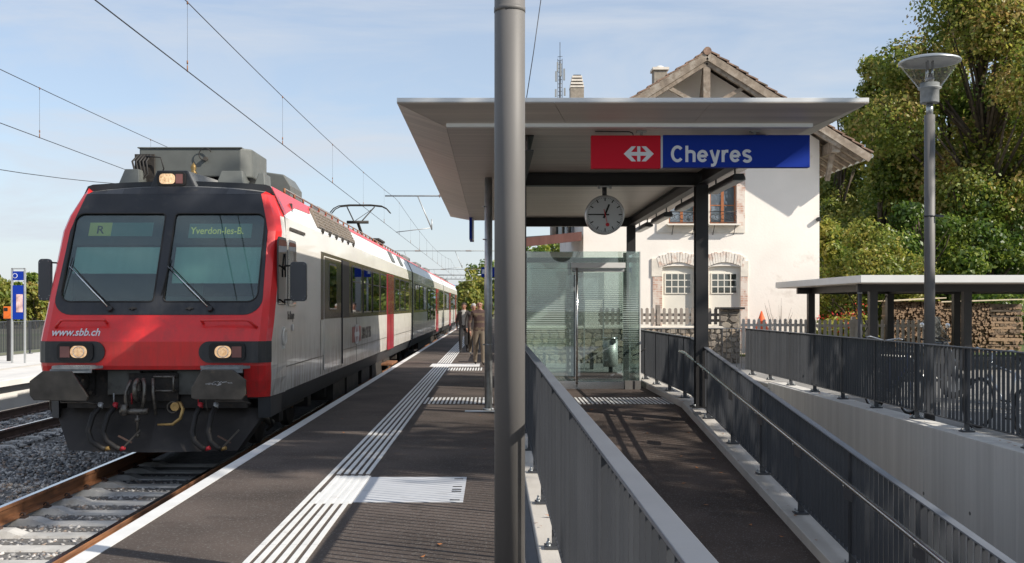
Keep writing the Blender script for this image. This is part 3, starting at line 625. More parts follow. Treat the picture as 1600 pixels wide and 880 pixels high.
# station name lettering: own strokes, bold grotesque proportions
def stroke(k, pts, w, y, th, m):
    pts = [Vector((a, 0, b_)) for a, b_ in pts]; L = []; Rr = []
    for i, p in enumerate(pts):
        d = (pts[min(i + 1, len(pts) - 1)] - pts[max(i - 1, 0)]).normalized(); nn = Vector((-d.z, 0, d.x))
        if 0 < i < len(pts) - 1:
            d0 = (p - pts[i - 1]).normalized(); cs = max(.5, nn.dot(Vector((-d0.z, 0, d0.x))))
        else: cs = 1
        L.append(p + nn * w / 2 / cs); Rr.append(p - nn * w / 2 / cs)
    for i in range(len(pts) - 1):
        P = [Rr[i], Rr[i + 1], L[i + 1], L[i]]; P = [(q.x, y, q.z) for q in P]; k.prism(P, (0, -th, 0), m)
def arc(cx, cz, rx, rz_, a0, a1, n=14): return [(cx + rx * math.cos(rad(a0 + (a1 - a0) * i / n)), cz + rz_ * math.sin(rad(a0 + (a1 - a0) * i / n))) for i in range(n + 1)]
def letters(word, x, z, s, y, m, parent, shear=0, wt=.178, gap=.075):
    """s = cap height; returns end x. Each letter is one flat raised piece"""
    xh = .73; w = wt
    def C(): return [arc(.37, .5, .37 - w / 2, .515 - w / 2, 42, 318, 22)], .73
    def h(): return [[(w / 2, 0), (w / 2, 1.0)], arc(.29, xh - .23, .29 - w / 2, .235 - w / 2 + .0, 175, 0, 12) + [(.58 - w / 2, 0)]], .58
    def e(): return [arc(.31, xh / 2, .31 - w / 2, xh / 2 + .015 - w / 2, 0, 322, 22), [(.09, xh / 2 - .0), (.62 - w * .5, xh / 2)]], .62
    def yy(): return [[(w * .5, xh), (.30, .0 + .03)], [(.60 - w * .5, xh), (.335, -.02), (.28, -.155), (.20, -.20), (.09, -.195)]], .60
    def r(): return [[(w / 2, 0), (w / 2, xh)], [(w / 2 + .02, xh - .28), (.16, xh - .12), (.25, xh - .065), (.375, xh - .065)]], .38
    def ss(): return [arc(.28, xh * .745, .28 - w / 2 - .01, xh * .27 - w * .28, 20, 200, 10) + [(.13, xh * .60), (.28, xh * .50), (.43, xh * .41)] + arc(.28, xh * .255, .28 - w / 2, xh * .27 - w * .28, 20, -160, 10)], .56
    F = dict(C=C, h=h, e=e, y=yy, r=r, s=ss)
    for i, ch in enumerate(word):
        st, adv = F[ch](); k = MB()
        for q, pts in enumerate(st): stroke(k, [(x + (a * 1.11 + shear * b_) * s, z + b_ * s) for a, b_ in pts], w * s, y - .0004 * q, .004, m)
        k.build('letter', parent); x += (adv * 1.11 + gap) * s
    return x
cap = 24.5 * Ys / FPX
letters('Cheyres', X_(1048, Ys), Z_(253.3, Ys), cap * 1.04, Ys - .0005, 'sign_white', sg)

# clock
Yc = 15.8; cx, cz = X_(945.5, Yc - .15), Z_(335.5, Yc - .15); RC = 30.5 * (Yc - .15) / FPX; yf = Yc - .14
ck = thing('station_clock', 'round white station clock with black bars and red second hand hanging from the beam', 'clock', (cx, Yc, cz))
k = MB(); k.cyl((cx, yf, cz), (cx, yf + .16, cz), RC, 'clock_case', n=56); k.build('case', ck)
k = MB(); k.torus((cx, yf, cz), (0, 1, 0), RC - .012, .013, 'clock_case', 56, 8); k.build('bezel', ck)
k = MB(); k.cyl((cx, yf - .004, cz), (cx, yf + .002, cz), RC - .02, 'clock_face', n=56); k.build('dial', ck)
R0 = RC - .034; k = MB(); k2 = MB()
for i in range(60):
    a = 2 * PI * i / 60; d = Vector((math.sin(a), 0, math.cos(a))); s_ = Vector((d.z, 0, -d.x)); big = i % 5 == 0
    ln = .052 if big else .014; wd = .016 if big else .006; c_ = Vector((cx, yf - .0055, cz)) + d * (R0 - ln / 2)
    (k if big else k2).obox(c_, s_ * wd / 2, Vector((0, .0012, 0)), d * ln / 2, 'black_print')
k.build('hour_marks', ck); k2.build('minute_marks', ck)
def hand(name, ang, l0, l1, w0, w1, yo, m):
    a = rad(ang); d = Vector((math.sin(a), 0, math.cos(a))); s_ = Vector((d.z, 0, -d.x)); c_ = Vector((cx, yo, cz)); k = MB()
    k.prism([c_ + d * l0 - s_ * w0 / 2, c_ + d * l0 + s_ * w0 / 2, c_ + d * l1 + s_ * w1 / 2, c_ + d * l1 - s_ * w1 / 2], (0, -.003, 0), m)
    if name == 'second_hand': k.cyl(c_ + d * l1 + Vector((0, .0005, 0)), c_ + d * l1 + Vector((0, -.0035, 0)), .027, m, n=20)
    k.build(name, ck)
hand('hour_hand', 22, -.055, .162, .030, .026, yf - .008, 'black_print'); hand('minute_hand', 270.5, -.06, .245, .021, .016, yf - .012, 'black_print'); hand('second_hand', 167, -.08, .15, .010, .006, yf - .016, 'red_print')
k = MB(); k.cyl((cx, Yc - .06, cz + RC - .01), (cx, Yc - .06, 3.325), .034, 'fence_paint'); k.box(cx - .10, cx + .10, Yc - .12, Yc + .02, 3.322, 3.338, 'galvanised')
for s_ in (-.085, .085): k.cyl((cx + s_, Yc - .10, 3.30), (cx + s_, Yc - .10, 3.35), .018, 'galvanised', n=8)
k.build('mounting', ck)
# galvanised pole at the platform side, loudspeaker sign at the back, thin cable
gp = thing('galvanised_pole', 'thin galvanised pole standing on the platform beside the thick grey post', 'pole', (-.066, 16.4, 0))
k = MB(); k.cyl((-.066, 16.4, .0), (-.066, 16.4, 3.545), .060, 'galvanised', n=20); k.build('tube', gp)
k = MB(); k.cyl((-.066, 16.4, 0), (-.066, 16.4, .03), .085, 'galvanised', n=20); k.build('base_ring', gp)
k = MB()
for z in (1.0, 2.6, 3.1): k.torus((-.066, 16.4, z), (0, 0, 1), .061, .006, 'galvanised', 20, 5); k.cyl((-.12, 16.36, z), (-.15, 16.33, z), .01, 'galvanised', n=6)
k.build('clamp', gp)
pn = thing('platform_number_board', 'narrow blue hanging board seen edge-on at the far end of the canopy', 'sign', (-.47, 24.2, 3.1))
xb = X_(736, 24.2); k = MB(); k.box(xb - .03, xb + .03, 23.7, 24.7, 3.06, 3.56, 'sign_blue'); k.build('panel', pn, bevel=.004); k = MB(); k.box(xb + .031, xb + .06, 23.7, 24.7, 3.06, 3.56, 'sign_frame'); k.build('case', pn); k = MB(); k.cyl((xb, 24.2, 3.56), (xb, 24.2, 3.66), .02, 'galvanised'); k.build('hanger', pn)

# ================================================================ curve-filled plates with holes
def plate(name, outer, holes, org, u, v, nrm, th, m, parent, **kw):
    """flat plate with openings; outer/holes are (a,b) in axes u,v from org; thickness th along nrm"""
    cu = bpy.data.curves.new(name, 'CURVE'); cu.dimensions = '2D'; cu.fill_mode = 'BOTH'; cu.extrude = th / 2
    for P in [outer] + holes:
        sp = cu.splines.new('POLY'); sp.points.add(len(P) - 1)
        for i, (a, b_) in enumerate(P): sp.points[i].co = (a, b_, 0, 1)
        sp.use_cyclic_u = True
    t = bpy.data.objects.new('tmp', cu); COL.objects.link(t)
    dg = bpy.context.evaluated_depsgraph_get(); me = bpy.data.meshes.new_from_object(t.evaluated_get(dg)); COL.objects.unlink(t); bpy.data.objects.remove(t)
    u, v, nrm = Vector(u).normalized(), Vector(v).normalized(), Vector(nrm).normalized()
    Mx = Matrix((u, v, u.cross(v))).transposed().to_4x4(); Mx.translation = Vector(org) + nrm * th / 2 - (WORLD[parent.name] if parent else Vector())
    me.transform(Mx); me.materials.clear(); me.materials.append(MATS[m]); me.update()
    o = bpy.data.objects.new(name, me); _link(o, parent, WORLD[parent.name] if parent else (0, 0, 0)); return props(o, **kw)

# ================================================================ TRAIN
HW = 1.49
SEC = [(1.34, .12, 'train_skirt'), (1.42, .39, 'train_skirt'), (1.475, .41, 'train_white'), (HW, .9, 'train_white'), (HW, 2.45, 'train_white'), (1.475, 2.82, 'train_white'), (1.46, 2.845, 'train_shoulder'), (1.27, 3.25, 'train_shoulder'), (1.20, 3.275, 'train_red'), (.8, 3.30, 'train_roof'), (0, 3.33, 'train_roof')]
def body(parent, y0, y1, name='body', white='train_white'):
    m = MB(); full = [(-x, z, a) for (x, z, a) in SEC] + [(x, z, a) for (x, z, a) in reversed(SEC[:-1])]
    n = len(full)
    ys_ = [y0, y1]
    for y_ in ys_:
        for (x, z, a) in full: m.v.append((TCX + x, y_, z))
    for i in range(n - 1):
        ma = full[i + 1][2] if i < len(SEC) - 1 else full[i][2]
        m.f.append((i, n + i, n + i + 1, i + 1)); m.m.append(m.mi(ma)); m.sm.append(False)
    m.f.append(tuple(range(n))); m.m.append(m.mi('train_skirt')); m.sm.append(False)
    m.f.append(tuple(reversed(range(n, 2 * n)))); m.m.append(m.mi('train_skirt')); m.sm.append(False)
    return m.build(name, parent)
XS = TCX + HW                              # side plane towards the platform
def side_panel(parent, name, y0, y1, z0, z1, m, proud=.006, r=.04, both=True, thick=.012):
    k = MB(); P = poly_round(y0, y1, z0, z1, r, 3)
    k.prism([(XS + proud - thick, a, b_) for a, b_ in P], (thick, 0, 0), m)
    return k.build(name, parent)
def side_window(parent, y0, y1, z0, z1, frame='glass_dark_frame', r=.07, op=False):
    f = side_panel(parent, 'window', y0, y1, z0, z1, frame, .016, r)
    k = MB(); P = poly_round(y0 + .035, y1 - .035, z0 + .035, z1 - .035, r * .7, 3); k.prism([(XS + .017, a, b_) for a, b_ in P], (.003, 0, 0), 'side_glass'); k.build('pane', f)
    if op: k = MB(); k.box(XS + .016, XS + .026, y0 + .03, y1 - .03, z1 - .34, z1 - .32, 'glass_dark_frame'); k.build('transom', f)
    # silver lower edge
    k = MB(); k.box(XS + .016, XS + .022, y0 + .03, y1 - .03, z0 + .012, z0 + .028, 'stainless'); k.build('sill_strip', f); return f
def bogie(parent, y):
    bg_ = MB()
    for s_ in (-1, 1):
        x = TCX + s_ * 1.02; bg_.beam((x, y - 1.7, .05), (x, y + 1.7, .05), .12, .2, 'underframe'); bg_.box(x - .1, x + .1, y - .3, y + .3, .05, .36, 'underframe')
        for yy in (y - 1.25, y + 1.25): bg_.box(x - .12, x + .12, yy - .16, yy + .16, -.16, .12, 'underframe'); bg_.cyl((x, yy, .12), (x, yy, .34), .09, 'underframe', n=10)
    bg_.box(TCX - 1.0, TCX + 1.0, y - .2, y + .2, -.02, .14, 'underframe')
    b0 = bg_.build('bogie', parent)
    for yy in (y - 1.25, y + 1.25):
        for s_ in (-1, 1):
            w_ = MB(); x = TCX + s_ * .75; w_.cyl((x - .065, yy, -.04), (x + .065, yy, -.04), .455, 'underframe', n=28); w_.cyl((x + s_ * .07, yy, -.04), (x + s_ * .10, yy, -.04), .16, 'rail_rust', n=16); w_.build('wheel', b0)
    return b0
t1 = thing('train_car', 'red fronted regional train driving car standing at the platform edge', 'train', (TCX, 13.8, RZ), 'coupled cars of the red and white regional train')
body(t1, 14.95, 38.25)
rows = [(.40, 13.99, 1.30, 1.44, .13), (.62, 13.87, 1.34, 1.475, .13), (.77, 13.81, 1.355, 1.487, .13), (.82, 13.79, 1.36, 1.49, .13), (1.13, 13.78, 1.36, 1.495, .14), (1.30, 13.865, 1.36, 1.50, .15), (1.47, 13.95, 1.36, 1.50, .16), (2.60, 14.475, 1.33, 1.49, .17), (2.82, 14.578, 1.275, 1.44, .17), (3.12, 14.717, 1.19, 1.30, .18)]
m = MB()
def rowpts(r, s_):
    z, yc, wf, ws, ch = r; return [(TCX + s_ * wf, yc, z), (TCX + s_ * (wf * .4 + ws * .6), yc + ch * .32, z), (TCX + s_ * ws, yc + ch, z)]
for i in range(len(rows) - 1):
    a, b_ = rows[i], rows[i + 1]
    if a[0] < 1.46:      # lower front, red, with a slight bow
        for (p0, p1) in ((-1, -.5), (-.5, 0), (0, .5), (.5, 1)):
            bow = lambda q: -.03 * (1 - q * q) if True else 0
            sc = lambda r, q: (TCX + r[2] * q, r[1] + (bow(q) if r[0] < 1.4 else 0), r[0])
            if a[0] < .76:
                if p0 == -1: p1 = -.86
                elif p1 == 1: p0 = .86
                else: continue
            m.add([sc(a, p0), sc(a, p1), sc(b_, p1), sc(b_, p0)], [(0, 1, 2, 3)], 'train_red')
    for s_ in (-1, 1):
        pa, pb = rowpts(a, s_), rowpts(b_, s_)
        for j in range(2):
            q = [pa[j], pa[j + 1], pb[j + 1], pb[j]];  q = q if s_ > 0 else q[::-1]
            m.add(q, [(0, 1, 2, 3)], 'train_red')
        # side from corner to body start
        hx = lambda z: 1.475 if z < .5 else (HW if z < 2.5 else (1.46 + (z - 2.82) * -.46 if z > 2.8 else 1.482))
        e0, e1 = (TCX + s_ * hx(a[0]), 14.951, a[0]), (TCX + s_ * hx(b_[0]), 14.951, b_[0])
        q = [pa[2], e0, e1, pb[2]]; q = q if s_ > 0 else q[::-1]
        m.add(q, [(0, 1, 2, 3)], 'train_red' if a[0] > 2.7 else 'train_white')
fr = m.build('cab_front', t1)
# skirt under the cab
m = MB()
for s_ in (-1, 1): m.prism([(TCX + s_ * 1.30, 14.02, .395), (TCX + s_ * 1.44, 14.13, .395), (TCX + s_ * 1.42, 14.96, .395), (TCX + s_ * 1.30, 14.96, .395)], (0, 0, -.27), 'train_skirt')
m.prism([(TCX - 1.30, 14.02, .40), (TCX + 1.30, 14.02, .40), (TCX + 1.30, 14.9, .40), (TCX - 1.30, 14.9, .40)], (0, 0, -.02), 'train_skirt'); m.build('skirt', t1)
# cab roof cap
m = MB(); NR = 10
f0 = [(TCX + q * 1.19, 14.717, 3.12) for q in np.linspace(-1, 1, NR + 1)]
f1 = [(TCX + q * 1.20, 14.80 + .10 * q * q, 3.165 + .065 * (1 - q * q)) for q in np.linspace(-1, 1, NR + 1)]
f2 = [(TCX + q * 1.20, 15.30, 3.275 + .035 * (1 - q * q)) for q in np.linspace(-1, 1, NR + 1)]
f3 = [(TCX + q * 1.20, 15.75, 3.285 + .05 * (1 - q * q)) for q in np.linspace(-1, 1, NR + 1)]
for A_, B_, mm in ((f0, f1, 'train_mask'), (f1, f2, 'train_roof'), (f2, f3, 'train_roof')):
    for i in range(NR): m.add([A_[i], A_[i + 1], B_[i + 1], B_[i]], [(0, 1, 2, 3)], mm, True)
for s_ in (-1, 1):
    q = [(TCX + s_ * 1.19, 14.717, 3.12), (TCX + s_ * 1.30, 14.90, 3.12), (TCX + s_ * 1.27, 15.0, 3.25), (TCX + s_ * 1.20, 15.3, 3.275), (TCX + s_ * 1.20, 14.9, 3.165)]
    m.add(q if s_ > 0 else q[::-1], [(0, 1, 2, 3, 4)], 'train_red')
    q = [(TCX + s_ * 1.32, 14.9, 3.12), (TCX + s_ * 1.33, 14.96, 3.12), (TCX + s_ * 1.275, 14.96, 3.25), (TCX + s_ * 1.27, 15.0, 3.25)]
m.build('cab_roof', t1)
# red wedge running back on the shoulder
def shoulder_pt(t_, y_): return (TCX + lerp(1.463, 1.273, t_) + .004, y_, lerp(2.845, 3.25, t_) + .004)
m = MB(); m.prism([shoulder_pt(.0, 14.95), shoulder_pt(.03, 15.0), shoulder_pt(.55, 16.3), shoulder_pt(.62, 17.7), shoulder_pt(.98, 17.9), shoulder_pt(.98, 14.95)], (.004, 0, .003), 'train_red'); m.build('red_flash', t1)
m = MB(); m.prism([shoulder_pt(.84, 17.9), shoulder_pt(.84, 38.2), shoulder_pt(.99, 38.2), shoulder_pt(.99, 17.9)], (.004, 0, .003), 'train_red'); m.build('roof_edge_stripe', t1)
# mask with two windscreen openings, lying on the sloped front plane
U = Vector((1, 0, 0)); Vd = Vector((0, .465, 1)); sl = Vd.length; Vn = Vd.normalized(); Nn = U.cross(Vn)    # Nn points to -Y,+Z
O0 = Vector((TCX, 13.95, 1.47))
def zz(z): return (z - 1.47) * sl
outer = [(a, b_) for a, b_ in poly_round(-1.355, 1.355, zz(1.47), zz(2.60), (.24, .24, .01, .01), 6)]
outer = [p_ for p_ in outer if p_[1] < zz(2.59)] + [(1.325, zz(2.60)), (1.275, zz(2.82)), (1.19, zz(3.115)), (-1.19, zz(3.115)), (-1.275, zz(2.82)), (-1.325, zz(2.60))]
hl = [(a, b_) for a, b_ in poly_round(-1.285, -.07, zz(1.64), zz(2.84), (.13, .05, .05, .12), 5)]; hr_ = [(a, b_) for a, b_ in poly_round(.06, 1.285, zz(1.64), zz(2.84), (.05, .13, .12, .05), 5)]
plate('windscreen_mask', outer, [hl, hr_], O0 - Nn * .03, U, Vn, Nn, .036, 'train_mask', t1)
for s_ in (-1, 1):
    m = MB(); m.prism([O0 + U * s_ * 1.36, O0 + U * s_ * 1.0, O0 + U * s_ * 1.0 + Vn * .12, O0 + U * s_ * 1.29 + Vn * .12, O0 + U * s_ * 1.36 + Vn * .35], -Nn * .02, 'train_red'); m.build('corner_panel', t1)
def onp(a, z, d=0): return O0 + U * a + Vn * zz(z) + Nn * d
for s_, hole in ((-1, hl), (1, hr_)):
    m = MB(); m.prism([O0 + U * a + Vn * b_ - Nn * .012 for a, b_ in hole], -Nn * .006, 'cab_glass'); ws_ = m.build('windscreen', t1)
    # rubber gasket
    m = MB(); m.tube([O0 + U * a + Vn * b_ + Nn * .004 for a, b_ in hole + hole[:1]], .012, 'rubber', 6); m.build('gasket', ws_)
    x0, x1 = (-1.24, -.11) if s_ < 0 else (.10, 1.25)
    m = MB(); z0b = 2.06 if s_ < 0 else 1.93
    m.prism([onp(x0, z0b + .0, -.10), onp(x1, z0b, -.10), onp(x1, 2.42, -.10), onp(x0, 2.42, -.10)], -Nn * .006, 'blind'); m.build('sun_blind', ws_)
    m = MB(); m.prism([onp(x0 - .04, 2.44, -.07), onp(x1 + .03, 2.44, -.07), onp(x1 + .03, 2.86, -.07), onp(x0 - .04, 2.86, -.07)], -Nn * .01, 'train_mask'); m.build('header_panel', ws_)
# destination displays
rot_d = Matrix((U, Vn, Nn)).transposed().to_euler()
dz0 = 1.58 + 121 / 116.; 
def disp(a0, a1, z0, z1, m_, d=-.062):
    k = MB(); k.prism([onp(a0, z0, d), onp(a1, z0, d), onp(a1, z1, d), onp(a0, z1, d)], -Nn * .006, m_); return k
dl = disp(-1.10, -.24, 2.555, 2.745, 'display').build('destination_display', t1); dr = disp(.25, 1.10, 2.53, 2.73, 'display').build('destination_display', t1)
disp(-1.10, -.80, 2.558, 2.742, 'display_yellow', -.058).build('line_panel', dl)
text('display_text', 'R', .17, onp(-1.00, 2.59, -.056), rot_d, 'train_mask', dl, ext=.001, off=.002)
text('display_text', 'Yverdon-les-B.', .150, onp(.275, 2.585, -.058), rot_d, 'display_text', dr, ext=.001, off=.001, sx=.80)
# cab interior
m = MB(); m.box(TCX - 1.40, TCX + 1.40, 15.85, 15.9, .9, 3.1, 'cab_dark'); m.box(TCX - 1.36, TCX + 1.36, 14.15, 15.85, 1.28, 1.32, 'cab_dark'); m.build('cab_bulkhead', t1)
m = MB(); m.prism([(TCX - .1, 14.25, 1.40), (TCX + 1.28, 14.25, 1.40), (TCX + 1.28, 14.75, 1.72), (TCX - .1, 14.75, 1.72)], (0, .3, -.3), 'cab_grey'); m.prism([(TCX + a, 15.1, b_) for a, b_ in poly_round(.38, .86, 1.3, 2.02, .08, 4)], (0, .14, 0), 'seat_blue'); m.prism([(TCX + a, 15.1, b_) for a, b_ in poly_round(.50, .74, 2.04, 2.26, .06, 4)], (0, .12, 0), 'seat_blue'); m.box(TCX - .92, TCX - .80, 15.7, 15.8, 1.4, 2.4, 'blind'); m.box(TCX - 1.02, TCX - .97, 15.7, 15.8, 1.4, 2.4, 'blind'); m.box(TCX + .3, TCX + .42, 14.6, 14.68, 1.72, 1.95, 'cab_grey'); m.build('driver_desk', t1)
# wipers
for a0 in (-1.27, .03):
    k = MB(); pb = onp(a0 + .66, 1.535, .03); pt = onp(a0 + .03, 2.10, .03)
    k.tube([pb, pb.lerp(pt, .5) + Nn * .03, pt], .010, 'chrome', 6); k.tube([pb + U * .05, pb.lerp(pt, .5) + Nn * .045 + U * .035, pt + U * .05], .007, 'rubber', 6)
    k.cyl(pb - Nn * .03, pb + Nn * .03, .035, 'dark_steel', n=10); k.tube([onp(a0 + .05, 2.22, .02), onp(a0 + .0, 1.72, .02)], .006, 'rubber', 5); w_ = k.build('wiper', t1)
k = MB()
for a0 in (-.32, .42, ): k.cyl(onp(a0, 1.545, 0), onp(a0, 1.545, .03), .022, 'buffer_metal', n=8); k.beam(onp(a0 - .05, 1.545, .02), onp(a0 + .05, 1.55, .02), .015, .015, 'buffer_metal')
k.build('washer_nozzle', t1)
# lower front: lamp bands, lamps, grab rails, treads
YF = 13.75
for s_ in (-1, 1):
    k = MB(); P = poly_round(.60, 1.485, .86, 1.135, (.137, .01, .01, .137), 6)
    pts = []
    for a, b_ in P: pts.append((a, b_))
    inner = [q for q in pts if q[0] < 1.355] + []
    fl = [(TCX + s_ * a, YF - .004 + (.012 if a > 1 else .0), b_) for a, b_ in pts if a <= 1.34]
    fl = [(TCX + s_ * a, YF - .008, b_) for a, b_ in pts if a < .74] ; top = [(TCX + s_ * 1.36, YF + .022, 1.135), ]; 
    ring = [(TCX + s_ * a, YF - .012, b_) for a, b_ in poly_round(.60, 1.36, .86, 1.135, (.137, .004, .004, .137), 6)]
    k.prism(ring, (0, .035, 0), 'train_mask')
    k.prism([(TCX + s_ * 1.355, YF - .012, .86), (TCX + s_ * 1.355, YF - .012, 1.135), (TCX + s_ * 1.44, YF + .058, 1.135), (TCX + s_ * 1.44, YF + .058, .86)], (0, .03, 0), 'train_mask')
    k.prism([(TCX + s_ * 1.438, YF + .056, .86), (TCX + s_ * 1.438, YF + .056, 1.135), (TCX + s_ * 1.499, YF + .165, 1.135), (TCX + s_ * 1.499, YF + .165, .86)], (-s_ * .01, .02, 0), 'train_mask')
    lb = k.build('lamp_band', t1)
    cxl = TCX + s_ * .97; k = MB(); P = poly_round(cxl - .23, cxl + .23, .885, 1.115, .06, 4); k.prism([(a, YF - .045, b_) for a, b_ in P], (0, .034, 0), 'rubber'); hs = k.build('lamp_housing', lb)
    lo = cxl - s_ * .05; k = MB(); P = poly_round(lo - .105, lo + .105, .925, 1.078, .07, 5); k.prism([(a, YF - .053, b_) for a, b_ in P], (0, .01, 0), 'lamp_on'); k.sphere((lo, YF - .035, 1.0), .085, 'lamp_clear', sc=(1.2, .45, .9)); k.torus((lo, YF - .054, 1.0), (0, 1, 0), .068, .006, 'chrome', 20, 5); k.build('headlight', lb)
    lo = cxl + s_ * .125; k = MB(); k.box(lo - .062, lo + .062, YF - .053, YF - .04, .93, 1.07, 'lamp_red'); k.build('tail_light', lb)
    k = MB(); a0, a1 = (.62, 1.22) if s_ > 0 else (.62, 1.18)
    k.tube([(TCX + s_ * a0, 13.90, 1.36), (TCX + s_ * a0, 13.80, 1.40), (TCX + s_ * a0, 13.795, 1.405), (TCX + s_ * (a1 - .05), 13.795, 1.405), (TCX + s_ * a1, 13.80, 1.40), (TCX + s_ * (a1 + .10), 13.86, 1.31)], .018, 'train_red', 8); k.build('grab_rail', t1)
    k = MB(); P = [(s_ * .62, 13.74), (s_ * .70, 13.50), (s_ * 1.18, 13.50), (s_ * 1.26, 13.74)]
    k.prism([(TCX + a, b_, .79) for a, b_ in P], (0, 0, .035), 'tread_grey')
    for q in range(14): k.box(TCX + s_ * (.72 + q * .034), TCX + s_ * (.72 + q * .034) + .016, 13.51, 13.72, .826, .834, 'tread_grey')
    k.box(TCX + s_ * .95 - .26, TCX + s_ * .95 + .26, 13.515, 13.545, .745, .79, 'tread_grey'); k.build('step_tread', t1)
# www lettering
text('web_address', 'www.sbb.ch', .148, (TCX - 1.31, 13.795, 1.205), (rad(90 - 26.5), 0, 0), 'sign_white', t1, ext=.003, off=.0022, shear=.16, sx=.86)
# buffer beam, buffers, coupling, hoses, plough
k = MB(); k.box(TCX - 1.17, TCX + 1.17, 13.97, 14.25, .26, .80, 'underframe')
k.box(TCX - 1.16, TCX + 1.16, 13.84, 13.97, .755, .79, 'train_skirt'); bb = k.build('buffer_beam', t1)
for a0, a1 in ((-.62, -.20), (.28, .62)): k = MB(); k.box(TCX + a0, TCX + a1, 13.90, 13.97, .44, .75, 'panel_grey'); k.build('cover_panel', bb, bevel=.006)
for s_ in (-1, 1):
    cxb = TCX + s_ * .98; k = MB(); w, h = (.36, .185); zc = .60 if s_ < 0 else .615
    if s_ < 0: P = [(-w, -.11), (-w + .05, -.175), (w - .02, -h), (w, -.13), (w * .42, h), (-w * .55, h), (-w, .06)]
    else: P = [(-.33, -.16), (-.28, -.18), (.29, -h), (.34, -.12), (.34, .06), (.18, h), (-.20, h), (-.33, -.04)]
    k.prism([(cxb + a, 13.22, zc + b_) for a, b_ in P], (0, .045, 0), 'buffer_metal'); pb = k.build('buffer_plate', t1, bevel=.008)
    k = MB(); k.cyl((cxb, 13.26, zc), (cxb, 13.62, zc), .10, 'underframe', n=20); k.cyl((cxb, 13.60, zc), (cxb, 13.98, zc), .135, 'underframe', n=20); k.box(cxb - .19, cxb + .19, 13.90, 13.96, zc - .17, zc + .17, 'underframe')
    for (a, b_) in ((-.15, -.13), (.15, -.13), (-.15, .13), (.15, .13)): k.cyl((cxb + a, 13.87, zc + b_), (cxb + a, 13.91, zc + b_), .022, 'buffer_metal', n=6)
    k.build('buffer_housing', t1)
    if s_ > 0:
        k = MB(); rr = random.Random(4)
        for i in range(26): a = rr.uniform(-.15, .15); k.obox((cxb + .02 + a, 13.2185, zc + .02 + rr.uniform(-.022, .022) * (1.2 - abs(a) * 6)), (rr.uniform(.008, .03), 0, rr.uniform(-.004, .008)), (0, .001, 0), (0, 0, rr.uniform(.002, .006)), 'scrape')
        k.build('scrape_mark', pb)
    k = MB(); k.torus((cxb, 13.5, zc - .25), (0, 1, 0), .22, .009, 'buffer_metal', 10, 6, rad(200), rad(340)); k.tube([(cxb - .15, 13.65, zc - .18), (cxb - .13, 13.62, zc - .235), (cxb + .2, 13.62, zc - .235), (cxb + .30, 13.68, zc - .27)], .012, 'buffer_metal', 6); k.build('shunter_handle', t1)
k = MB()
k.box(TCX - .34, TCX + .30, 13.88, 13.97, .36, .72, 'underframe'); k.torus((TCX - .15, 13.66, .52), (1, 0, 0), .12, .034, 'greasy_steel', 18, 8, rad(-60), rad(220)); k.beam((TCX - .15, 13.95, .54), (TCX - .15, 13.66, .56), .07, .11, 'greasy_steel')
k.tube([(TCX - .08, 13.66, .66), (TCX - .045, 13.60, .56), (TCX - .05, 13.60, .42), (TCX - .09, 13.64, .26)], .026, 'greasy_steel', 8); k.tube([(TCX - .24, 13.68, .64), (TCX - .29, 13.62, .50), (TCX - .29, 13.62, .38), (TCX - .26, 13.64, .24)], .024, 'greasy_steel', 8); k.tube([(TCX + .03, 13.70, .66), (TCX + .05, 13.64, .50), (TCX + .08, 13.66, .20)], .022, 'greasy_steel', 8)
k.cyl((TCX - .36, 13.62, .25), (TCX + .0, 13.62, .25), .042, 'greasy_steel'); k.cyl((TCX - .30, 13.60, .20), (TCX - .30, 13.60, .34), .05, 'greasy_steel', n=8); k.cyl((TCX - .14, 13.62, .25), (TCX - .14, 13.62, -.03), .017, 'greasy_steel', n=8); k.sphere((TCX - .14, 13.62, -.05), .034, 'greasy_steel', 10, 6); k.cyl((TCX - .14, 13.62, .12), (TCX - .14, 13.62, .17), .035, 'greasy_steel', n=8)
for zz_ in (.68, .50): k.tube([(TCX + .0, 13.9, zz_), (TCX + .03, 13.74, zz_), (TCX + .28, 13.74, zz_), (TCX + .29, 13.9, zz_)], .017, 'greasy_steel', 6)
k.cyl((TCX + .28, 13.74, .50), (TCX + .28, 13.74, .68), .017, 'greasy_steel', n=6)
k.build('coupling_hook', t1)
k = MB(); k.cyl((TCX + .33, 13.62, .31), (TCX + .33, 13.80, .31), .055, 'brass', n=12); k.tube([(TCX + .38, 13.66, .36), (TCX + .43, 13.64, .28), (TCX + .40, 13.62, .16), (TCX + .31, 13.60, .09), (TCX + .12, 13.60, .085)], [.022, .024, .024, .02, .014], 'brass', 8); k.torus((TCX + .30, 13.64, .30), (0, 1, 0), .07, .012, 'buffer_metal', 12, 5); k.build('coupler_head', t1)
for (xa, xb_, colr, hand_) in ((-.66, -.52, 'steel_pale', 1), (-.47, -.34, 'hose_red', 1), (.62, .64, 'hose_red', -1), (.82, .86, 'steel_pale', -1)):
    k = MB(); x = TCX + xa; bow_ = -.10 if hand_ > 0 else -.06
    k.tube([(x, 13.75, .30), (x + bow_ * .6, 13.66, .20), (x + bow_, 13.60, .0), (x + bow_ * .5, 13.58, -.12), (x + .05 - bow_ * .3, 13.56, -.20), (x + .10 - bow_ * .3, 13.56, -.22)], .036, 'rubber', 10)
    hs = k.build('brake_hose', t1)
    k = MB(); k.cyl((x, 13.77, .34), (x, 13.73, .28), .034, colr, n=10); k.build('hose_fitting', hs); k = MB(); k.cyl((x + .10 - bow_ * .3, 13.56, -.22), (x + .16 - bow_ * .3, 13.55, -.20), .026, colr if colr == 'hose_red' else 'brass', n=8); k.build('hose_fitting', hs)
k = MB()
